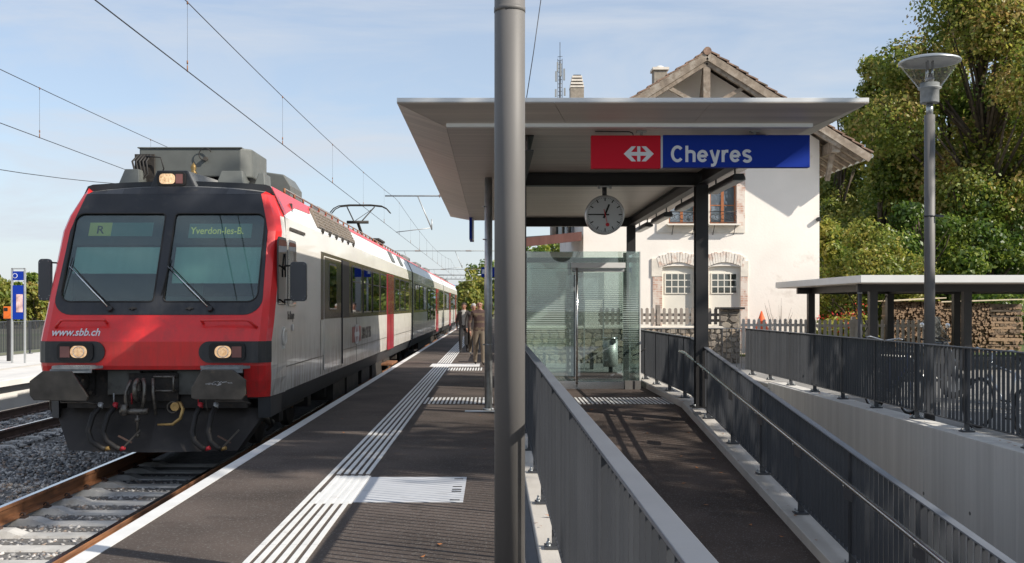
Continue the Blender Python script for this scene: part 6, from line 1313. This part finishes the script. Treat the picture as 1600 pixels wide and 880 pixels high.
k = MB(); k.box(X_(6.5, 31), X_(12, 31), 30.99, 31.0, Z_(486, 31), Z_(481, 31), 'black_print'); k.build('display', ob)
fh = thing('cottage', 'tiny red roofed cottage between the trees at the far left', 'house', (X_(56, 150), 150, 0))
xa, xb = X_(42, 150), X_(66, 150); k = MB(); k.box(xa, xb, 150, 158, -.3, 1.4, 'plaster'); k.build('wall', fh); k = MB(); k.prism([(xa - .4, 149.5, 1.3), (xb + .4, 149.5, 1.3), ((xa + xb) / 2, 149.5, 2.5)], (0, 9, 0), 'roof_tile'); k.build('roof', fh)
k = MB(); k.box(xa + .8, xa + 1.4, 149.97, 150, .2, 1.0, 'house_glass'); k.build('window', fh)
b2 = thing('platform_sign', 'small blue sign board high on a mast farther along the platform', 'sign', (X_(764, 46), 46, 3)); k = MB(); k.box(X_(752, 46), X_(778, 46), 46, 46.1, Z_(433, 46), Z_(418, 46), 'sign_blue'); k.build('panel', b2); k = MB(); k.cyl((X_(758, 46), 46.05, 0), (X_(758, 46), 46.05, Z_(417, 46)), .04, 'steel_pale'); k.build('post', b2)
k = MB(); k.box(X_(753.5, 46), X_(757, 46), 45.99, 46, Z_(428, 46), Z_(421, 46), 'sign_white'); k.build('symbol', b2)

# ================================================================ TREES
def leaf_cloud(name, blobs, n, size, m, seed, clump=34, sparse=.30):
    rng = np.random.default_rng(seed); B = np.array(blobs, float); w = (B[:, 3] * B[:, 4] * B[:, 5]) ** (2 / 3); w /= w.sum()
    bi = rng.choice(len(B), n, p=w)
    # clump centres on the surface of each lobe
    cc = rng.normal(size=(len(B), clump, 3)); cc /= np.linalg.norm(cc, axis=2, keepdims=True); cc *= rng.uniform(.55, 1.08, (len(B), clump, 1))
    ci = rng.integers(0, clump, n); base = cc[bi, ci]; sp = rng.normal(size=(n, 3)) * (.17 + .10 * rng.random((n, 1)))
    loose = rng.random(n) < sparse; v = rng.normal(size=(n, 3)); v /= np.linalg.norm(v, axis=1, keepdims=True); v *= rng.uniform(.5, 1.12, (n, 1)) ** .7
    u = np.where(loose[:, None], v, base + sp)
    P = B[bi, :3] + u * B[bi, 3:6]
    nn = u * .8 + rng.normal(size=(n, 3)) * .8 + np.array([0, 0, .35]); nn /= np.linalg.norm(nn, axis=1, keepdims=True)
    a = np.cross(nn, rng.normal(size=(n, 3))); a /= np.linalg.norm(a, axis=1, keepdims=True); b_ = np.cross(nn, a); s_ = size * rng.uniform(.55, 1.35, (n, 1)) * .5
    V = np.stack([P + a * s_ * 1.25, P + b_ * s_ * .75 + nn * s_ * .15, P - a * s_ * 1.25, P - b_ * s_ * .75 + nn * s_ * .15], 1).reshape(-1, 3)
    me = bpy.data.meshes.new(name); me.vertices.add(len(V)); me.vertices.foreach_set('co', V.ravel()); me.loops.add(n * 4); me.loops.foreach_set('vertex_index', np.arange(n * 4, dtype=np.int32)); me.polygons.add(n); me.polygons.foreach_set('loop_start', np.arange(0, n * 4, 4, dtype=np.int32)); me.materials.append(MATS[m]); me.update(); me.validate(); return me
def tree(label, x, y, zb, blobs, n, size, m, seed, cat='tree', name='broadleaf_tree', group='trees on the bank right of the house', trunk=.18, yaw=0, clumpy=False, m2=None):
    t = thing(name, label, cat, (x, y, zb), group); rr = random.Random(seed)
    crown = leaf_cloud('crown', blobs, n, size, m, seed, *((9, .08) if clumpy else (34, .30))); o = bpy.data.objects.new('crown', crown); COL.objects.link(o); o.parent = t; WORLD[o.name] = Vector((x, y, zb))
    if m2:
        c2 = leaf_cloud('crown', blobs, int(n * .25), size, m2, seed + 50, clump=12, sparse=.1); o2 = bpy.data.objects.new('crown', c2); COL.objects.link(o2); o2.parent = t; WORLD[o2.name] = Vector((x, y, zb))
    B = sorted(blobs, key=lambda b_: b_[2]); topz = max(b_[2] for b_ in B); k = MB()
    pts = [Vector((0, 0, -.2))]; nseg = 6
    for i in range(1, nseg + 1): pts.append(Vector((rr.uniform(-.2, .2) * i / 3, rr.uniform(-.2, .2) * i / 3, topz * i / nseg)))
    k.tube(pts, [trunk * (1 - .8 * i / nseg) for i in range(nseg + 1)], 'bark', 8)
    me = k.mesh('trunk'); o = bpy.data.objects.new('trunk', me); COL.objects.link(o); o.parent = t; WORLD[o.name] = Vector((x, y, zb)); k = MB()
    for b_ in B:
        for q in range(3):
            e = Vector(b_[:3]) + Vector([rr.uniform(-.7, .7) * b_[3 + j] for j in range(3)]); s0 = pts[max(1, min(nseg - 1, int(nseg * max(.15, (e.z - 1.2) / topz * .8))))]
            mid = s0.lerp(e, .5) + Vector((rr.uniform(-.25, .25), rr.uniform(-.25, .25), .1)); k.tube([s0, mid, e], [trunk * .35, trunk * .22, trunk * .06], 'bark', 5)
    me = k.mesh('limbs'); o = bpy.data.objects.new('limbs', me); COL.objects.link(o); o.parent = t; WORLD[o.name] = Vector((x, y, zb)); t.rotation_euler = (0, 0, yaw); return t
def lobes(seed, h, r, n, z0=.25, flat=1.):
    rr = random.Random(seed); out = []
    for i in range(n):
        t_ = z0 + (1 - z0) * (i + .5) / n; prof = math.sin(PI * min(1, (t_ - z0) / (1 - z0) * .86 + .12)) ** .7; a = rr.uniform(0, 2 * PI); d = r * prof * rr.uniform(.25, 1.0)
        q = r * rr.uniform(.24, .46) * (.6 + .5 * prof); out.append((math.cos(a) * d, math.sin(a) * d, h * t_, q, q, q * rr.uniform(.7, 1.0) * flat))
    return out
TX = lambda px, Y: X_(px, Y)
tree('leafy green tree with ivy clad trunk, first in front of the wooded bank', TX(1378, 50), 50, 0, lobes(1, 13.0, 2.1, 22, .10), 30000, .155, 'leaf_green', 31, trunk=.2, m2='leaf_yellow')
tree('tall autumn brown and green tree rising out of the top corner of the view', TX(1540, 46), 46, .5, lobes(2, 15.6, 4.0, 22, .30), 42000, .155, 'leaf_brown', 32, trunk=.28, m2='leaf_green')
tree('dense mid green tree filling the bank behind the lamp post', TX(1470, 52), 52, .5, lobes(3, 12.5, 3.2, 18, .10), 36000, .155, 'leaf_green', 33, trunk=.22, m2='leaf_dark')
tree('dark green tree low on the bank above the firewood', TX(1570, 49), 49, .3, lobes(4, 9.5, 3.2, 16, .08), 28000, .15, 'leaf_dark', 34, trunk=.2, m2='leaf_green')
tree('pale yellow green crown just behind the house roof edge', TX(1312, 60), 60, 0, lobes(5, 12.6, 2.6, 14, .15), 22000, .16, 'leaf_yellow', 35, trunk=.2)
tree('tall thin tree at the edge of the sky with reddish tips', TX(1505, 58), 58, 1, lobes(6, 16.5, 3.0, 14, .35), 20000, .17, 'leaf_brown', 36, trunk=.22)
tree('bright green tree at the right edge under the brown crown', TX(1610, 50), 50, .5, lobes(7, 12.8, 3.4, 18, .10), 32000, .155, 'leaf_green', 37, trunk=.25, m2='leaf_yellow')
tree('dark hedge tree right behind the shelter roof', TX(1440, 43), 43, 0, lobes(8, 5.6, 2.6, 16, .05, .8), 17000, .15, 'leaf_dark', 38, trunk=.12)
tree('dark hedge tree behind the firewood stacks', TX(1545, 44), 44, 0, lobes(9, 6.0, 3.0, 16, .05, .8), 18000, .15, 'leaf_dark', 39, trunk=.12)
tree('olive tree closing the bank between the ivy tree and the lamp post', TX(1425, 62), 62, 1, lobes(10, 11.5, 3.6, 18, .10), 18000, .21, 'leaf_dark', 40, trunk=.2, m2='leaf_brown')
tree('bright yellow green bush in the sun behind the shelter', TX(1340, 38.5), 38.5, 0, lobes(11, 4.3, 1.9, 16, .03), 20000, .11, 'leaf_yellow', 41, cat='bush', name='bush', trunk=.07, m2='leaf_green')
tree('low green bush beside the house corner', TX(1300, 41), 41, 0, lobes(12, 4.6, 1.5, 12, .03), 9000, .14, 'leaf_green', 42, cat='bush', name='bush', trunk=.07, m2='leaf_yellow')
# red flowering shrub
fs = thing('flower_bush', 'red flowering shrub between pale picket fence and yellow bush', 'bush', (TX(1315, 34.6), 34.6, 0))
me = leaf_cloud('foliage', [(0, 0, .7, .8, .4, .5), (.5, 0, .8, .5, .3, .5)], 2600, .12, 'leaf_green', 61); o = bpy.data.objects.new('foliage', me); COL.objects.link(o); o.parent = fs
me = leaf_cloud('flowers', [(-.4, -.2, 1.25, .55, .2, .12), (.35, -.2, 1.45, .5, .2, .25), (-.1, -.3, .8, .5, .1, .3)], 200, .055, 'flower_red', 62, clump=7, sparse=.15); o = bpy.data.objects.new('flowers', me); o['kind'] = 'stuff'; COL.objects.link(o); o.parent = fs
tw = thing('dry_shrub', 'bare twiggy shrub in front of the house wall behind the pickets', 'shrub', (TX(1217, 34.3), 34.3, 0)); rr = random.Random(9); k = MB()
for i in range(16): a = rr.uniform(-.5, .5); k.tube([(TX(1217, 34.3) + rr.uniform(-.1, .1), 34.3, .0), (TX(1217, 34.3) + a * .5, 34.3 + rr.uniform(-.1, .1), .9), (TX(1217, 34.3) + a, 34.3 + rr.uniform(-.2, .2), rr.uniform(1.25, 1.85))], [.012, .008, .003], 'bark', 4)
k.build('twigs', tw)
# first tree is unseen, added to break up sunlight on the train front; the rest, right of the view, shade platform and ramp (their dappled shade is in the photograph)
for i, (x, y, h, r, n, sd_, lab) in enumerate(((14.5, 5.0, 17.5, 4.2, 3800, 75, 'unseen leafy tree added at the near edge of the yard to dapple the train front'), (19.5, 2.5, 13.5, 4.6, 8000, 71, 'broad tree by the yard whose shade falls on the ramp'), (25, -7, 17, 5.2, 8000, 72, 'tall tree by the yard whose shade falls on the platform'), (17.5, 11, 11.5, 3.2, 5000, 73, 'smaller tree by the yard whose shade falls on the trench railing'), (31, -1, 18, 5, 8000, 74, 'tall tree behind the others at the yard edge'))):
    tree(lab, x, y, 0, lobes(20 + i, h, r, 18, .28), n, .30, 'leaf_green', sd_, group='trees along the yard', trunk=.25, clumpy=True)
# far trees along the line and across the tracks
for i, (x, Y, h, w_, m_) in enumerate(((3.4, 52, 4.3, 1.8, 'leaf_green'), (2.6, 60, 4.8, 2.0, 'leaf_dark'), (4.6, 67, 5.4, 2.4, 'leaf_yellow'), (3.0, 76, 5.8, 2.2, 'leaf_green'), (5.2, 84, 6.6, 2.8, 'leaf_dark'), (3.4, 95, 6.2, 2.5, 'leaf_yellow'), (4.6, 108, 7.5, 3.0, 'leaf_green'), (3.2, 124, 8.0, 3.0, 'leaf_dark'))):
    tree(('small green tree by the line just past the house', 'dark bushy tree second along the line past the house', 'yellow tree in the row along the line', 'green tree in the middle of the row along the line', 'broad dark tree in the row along the line', 'pale yellow tree far along the row by the line', 'tall green tree near the end of the row', 'last dark tree of the row along the line')[i], x, Y, -.03, lobes(140 + i, h, w_, 12, .06), 3200, .30, m_, 180 + i, group='row of trees along the platform side of the line', trunk=.12)
fm = {}
for i, (px, Y, h, w_, m_) in enumerate(((726, 150, 5.4, 2.6, 'leaf_yellow'), (742, 165, 7.5, 3.2, 'leaf_yellow'), (757, 190, 9.5, 4, 'leaf_dark'), (770, 170, 8.2, 4, 'leaf_green'), (718, 210, 4.5, 2.6, 'leaf_dark'), (6, 95, 4.0, 2.2, 'leaf_yellow'), (48, 100, 4.8, 1.8, 'leaf_green'), (56, 92, 3.6, 1.6, 'leaf_brown'), (22, 110, 4.2, 2.2, 'leaf_green'), (68, 110, 4.0, 2.0, 'leaf_dark'), (-20, 98, 4.5, 2.4, 'leaf_green'))):
    labs = ['small yellow tree at the end of the train', 'yellow tree above the walking people', 'dark tree behind the small blue sign', 'green tree glimpsed beside the thick post', 'low dark tree at the vanishing point', 'yellowish tree at the left edge behind the orange box', 'green tree just right of the blue totem', 'brownish tree by the mirror of the train', 'green tree behind the blue totem', 'dark tree beyond the cottage', 'green tree past the left edge of the far platform']
    tree(labs[i], X_(px, Y), Y, -.3, lobes(40 + i, h, w_, 10, .08), 2600, .34 if Y < 120 else .5, m_, 80 + i, group='distant trees', trunk=.15)
# hills
def ridge(name, pts, depth, zb, m, seed):
    rng = np.random.default_rng(seed); k = MB(); n = len(pts)
    rowsn = 7; V = []
    for j in range(rowsn):
        t_ = j / (rowsn - 1)
        for (x, y, z) in pts: V.append((x, y + depth * t_, zb + (z - zb) * math.sin(t_ * PI / 2) + (rng.normal() * (z - zb) * .03 if 0 < j < rowsn - 1 else 0)))
    F = [(j * n + i, j * n + i + 1, (j + 1) * n + i + 1, (j + 1) * n + i) for j in range(rowsn - 1) for i in range(n - 1)]
    k.add(V, F, m, True); return k.build(name, kind='structure')
rr = random.Random(77); D = 5200
ridge('mountains', [(X_(px, D), D, H + D * (44 + 10 * math.sin(px * .013) + rr.uniform(-2, 2) - max(0, px - 300) * .02) / FPX) for px in range(-700, 2400, 25)], 900, -5, 'haze_blue', 1)
ridge('hill', [(x, 66 + .0 * x, 1 + max(0, (x - 8)) * .30 + rr.uniform(-.2, .2)) for x in range(10, 140, 4)], 60, -.5, 'grass', 2)
ridge('hill', [(x, 900, 8 + 6 * math.sin(x * .008)) for x in range(-900, 1200, 30)], 200, -1, 'haze_green', 3)

# ================================================================ PEOPLE
def person(label, x, y, h, yaw, J, paint, hair, extra=None, group='passengers walking along the platform'):
    """J: joints at 1.75 m height, facing -Y before yaw; paint(co)->material name"""
    t = thing('person', label, 'person', (x, y, 0), group); s = h / 1.75
    me = bpy.data.meshes.new('body'); V = []; E = []; Rr = []
    def v(p, r, link=None):
        V.append(p); Rr.append(r); i = len(V) - 1
        if link is not None: E.append((link, i))
        return i
    pel = v((0, 0, .95), (.155, .12)); wst = v((0, .0, 1.10), (.15, .115), pel); chs = v((0, -.01, 1.30), (.175, .125), wst); sh = v((0, .0, 1.43), (.12, .09), chs); nk = v((0, -.01, 1.51), (.058, .058), sh); hd0 = v((0, -.02, 1.57), (.062, .07), nk)
    hd1 = v((0, -.03, 1.645), (.078, .092), hd0); hd2 = v((0, -.02, 1.70), (.066, .08), hd1)
    for sd_, a in ((-1, J['armR']), (1, J['armL'])):
        p = v((sd_ * .17, .0, 1.41), (.075, .075), sh); el = v(a[0], (.048, .048), p); wr = v(a[1], (.030, .030), el)
        d = (Vector(a[1]) - Vector(a[0])).normalized(); pm_ = Vector(a[1]) + d * .05; pl_ = v(tuple(pm_), (.022, .036), wr)
        side = d.cross(Vector((1, 0, 0))).normalized()
        for q in range(4):
            b_ = pm_ + d * .045 + side * (q - 1.5) * .018; i1 = v(tuple(b_), (.009, .009), pl_); v(tuple(b_ + d * (.035 - abs(q - 1.4) * .006) + Vector((-sd_ * .012, 0, 0))), (.008, .008), i1)
        i1 = v(tuple(pm_ - d * .01 + side * .04), (.009, .009), pl_); v(tuple(pm_ + d * .03 + side * .05), (.008, .008), i1)
    for sd_, a in ((-1, J['legR']), (1, J['legL'])):
        hp = v((sd_ * .085, 0, .88), (.105, .11), pel); kn = v(a[0], (.068, .072), hp); an = v(a[1], (.05, .055), kn); v((a[1][0], a[1][1] - .06, a[1][2] - .045), (.04, .035), an); v(a[2], (.038, .025), len(V) - 1)
    me.from_pydata(V, E, []); o = bpy.data.objects.new('tmp_body', me); COL.objects.link(o)
    md = o.modifiers.new('s', 'SKIN'); sv = me.skin_vertices[0].data
    for i, r in enumerate(Rr): sv[i].radius = r
    sv[0].use_root = True
    o.modifiers.new('ss', 'SUBSURF').levels = 2
    dg = bpy.context.evaluated_depsgraph_get(); m2 = bpy.data.meshes.new_from_object(o.evaluated_get(dg)); COL.objects.unlink(o); bpy.data.objects.remove(o)
    names = []; m2.materials.clear()
    idx = []
    for p in m2.polygons:
        nme = paint(p.center)
        if nme not in names: names.append(nme)
        idx.append(names.index(nme))
    for nme in names: m2.materials.append(MATS[nme])
    m2.polygons.foreach_set('material_index', idx); m2.polygons.foreach_set('use_smooth', [True] * len(idx)); m2.transform(Matrix.Scale(s, 4)); m2.update()
    b_ = bpy.data.objects.new('body', m2); COL.objects.link(b_); b_.parent = t; WORLD[b_.name] = Vector((x, y, 0))
    def part(k, name, par=t):
        mm = k.mesh(name); mm.transform(Matrix.Scale(s, 4)); oo = bpy.data.objects.new(name, mm); COL.objects.link(oo); oo.parent = par; return oo
    k = MB(); k.prism([(-.012, -.125, 1.64), (.012, -.125, 1.64), (.016, -.145, 1.60), (-.016, -.145, 1.60)], (0, .06, 0), 'skin'); part(k, 'nose')
    for s_ in (-1, 1): k = MB(); k.sphere((s_ * .032, -.108, 1.652), .011, 'black_print', 8, 5); part(k, 'eye'); 
    for s_ in (-1, 1): k = MB(); k.sphere((s_ * .088, -.01, 1.63), .028, 'skin', 8, 6, (.4, .8, 1.2)); part(k, 'ear')
    k = MB(); k.box(-.022, .022, -.118, -.10, 1.578, 1.584, 'hose_red'); part(k, 'mouth')
    if hair:
        k = MB(); k.sphere((0, .012, 1.70), .10, hair[0], 14, 8, (.92, 1.02, .66 if not hair[1] else .8)); 
        if hair[1]: k.sphere((0, .05, 1.64), .088, hair[0], 12, 7, (1., .8, 1.))
        part(k, 'hair')
    if extra: extra(part)
    t.rotation_euler = (0, 0, yaw); return t
walk1 = dict(armR=((-.27, .08, 1.14), (-.25, .02, .90)), armL=((.26, .03, 1.14), (.27, -.10, .93)), legR=((-.10, -.14, .50), (-.10, -.12, .10), (-.10, -.26, .05)), legL=((.09, .06, .50), (.09, .26, .14), (.09, .16, .04)))
walk2 = dict(armR=((-.28, -.02, 1.14), (-.26, -.12, .90)), armL=((.27, .06, 1.15), (.27, .02, .90)), legR=((-.10, .03, .49), (-.10, .16, .10), (-.10, .03, .04)), legL=((.09, -.12, .50), (.09, -.14, .09), (.09, -.28, .04)))
def hands(p): return abs(p.x) > .215 and p.z < .925
def paint1(p):
    if p.z > 1.50 or hands(p): return 'skin'
    if p.z > .93 or (abs(p.x) > .2 and p.z > .7): return 'shirt' if abs(p.x) < .065 and p.y < -.05 and p.z > .98 else 'jacket'
    return 'black_cloth'
def bag1(part):
    k = MB(); k.prism([(.22, -.20, .86), (.30, -.20, .86), (.32, -.20, .42), (.18, -.20, .42)], (0, .34, 0), 'black_cloth'); k.torus((.26, -.06, .86), (1, 0, 0), .08, .012, 'rubber', 12, 5, 0, PI); part(k, 'bag')
    k = MB(); k.prism([(-.19, -.10, .98), (-.06, -.15, .98), (-.06, -.155, 1.40), (-.12, -.13, 1.44), (-.19, -.10, 1.40)], (0, .03, 0), 'jacket'); k.prism([(.19, -.10, .98), (.06, -.15, .98), (.06, -.155, 1.40), (.12, -.13, 1.44), (.19, -.10, 1.40)], (0, .03, 0), 'jacket'); part(k, 'open_jacket')
def paint2(p):
    if p.z > 1.50 or hands(p): return 'skin'
    if p.z > .93 or (abs(p.x) > .2 and p.z > .7):
        q = (p.z * 10.5) % 2; return 'stripe_tan' if q < .75 else 'stripe_dark'
    return 'khaki' if p.z > .07 else 'rubber'
def paint3(p):
    if p.z > 1.50 or hands(p): return 'skin'
    if p.z > .88: return 'jacket'
    return 'khaki' if p.z > .08 else 'white_shoe'
person('walking man in open dark jacket and pale shirt carrying a black bag', X_(725, 36.5), 36.5, 1.70, rad(-6), walk1, paint1, ('hair_dark', False), bag1)
person('bald man in brown striped jumper and khaki trousers half hidden by the pole', X_(749, 29.2), 29.2, 1.74, rad(6), walk2, paint2, None)
def bag3(part): k = MB(); k.box(-.30, -.22, -.12, .18, .35, .80, 'black_cloth'); part(k, 'bag')
person('grey haired person in dark coat walking between the two men', X_(740, 35.2), 35.2, 1.66, rad(10), walk2, paint3, ('hair_grey', True), bag3)

# ================================================================ SMALL THINGS: fallen leaves, tie holes
def litter(name, spots, n, seed, m):
    rng = np.random.default_rng(seed); V = []; F = []
    for i in range(n):
        (x0, x1, y0, y1, zf) = spots[int(rng.integers(0, len(spots)))]; x, y = rng.uniform(x0, x1), rng.uniform(y0, y1); z = zf(y) + .008; a = rng.uniform(0, 6.28); q = rng.uniform(.012, .028); b0 = len(V)
        c, s_ = math.cos(a), math.sin(a)
        for (u, v, w) in ((1.3, 0, rng.uniform(0, .6)), (.2, .8, .1), (-1.2, 0, rng.uniform(0, .7)), (.1, -.7, .1)): V.append((x + (u * c - v * s_) * q, y + (u * s_ + v * c) * q, z + w * q))
        F.append((b0, b0 + 1, b0 + 2, b0 + 3))
    k = MB(); k.add(V, F, m); return k.build(name, kind='stuff')
mat('dead_leaf', (.34, .13, .04), .8, var=.4, vs=30)
litter('fallen_leaves', [(2.5, 2.94, 4, 17, rz), (2.96, 3.25, 4, 20, lambda y: rz(y) + .10), (.6, 2.9, 4, 20, rz), (-2.4, .1, 5, 26, lambda y: 0), (.29, .5, 4, 19, lambda y: .10), (5.4, 5.7, 8, 22, lambda y: .10)], 130, 5, 'dead_leaf')
th_ = MB(); th_.cyl((0, 0, 0), (-.004, 0, 0), .022, 'wall_dark', n=12); mat('wall_dark', (.16, .155, .15), .9); thm = th_.mesh('tie_hole')
rw = [o for o in COL.objects if o.name.startswith('retaining_wall') and len(o.data.vertices) == 40]
rwp = rw[0] if rw else None
if rwp:
    for a in (1.6, 6.9, 12.1, 17.2):
        for dy in (0, 1.3, 2.6, 3.9):
            for z in (-.75, -1.9): put('tie_hole', thm, rwp, (5.3698, a + dy, z))
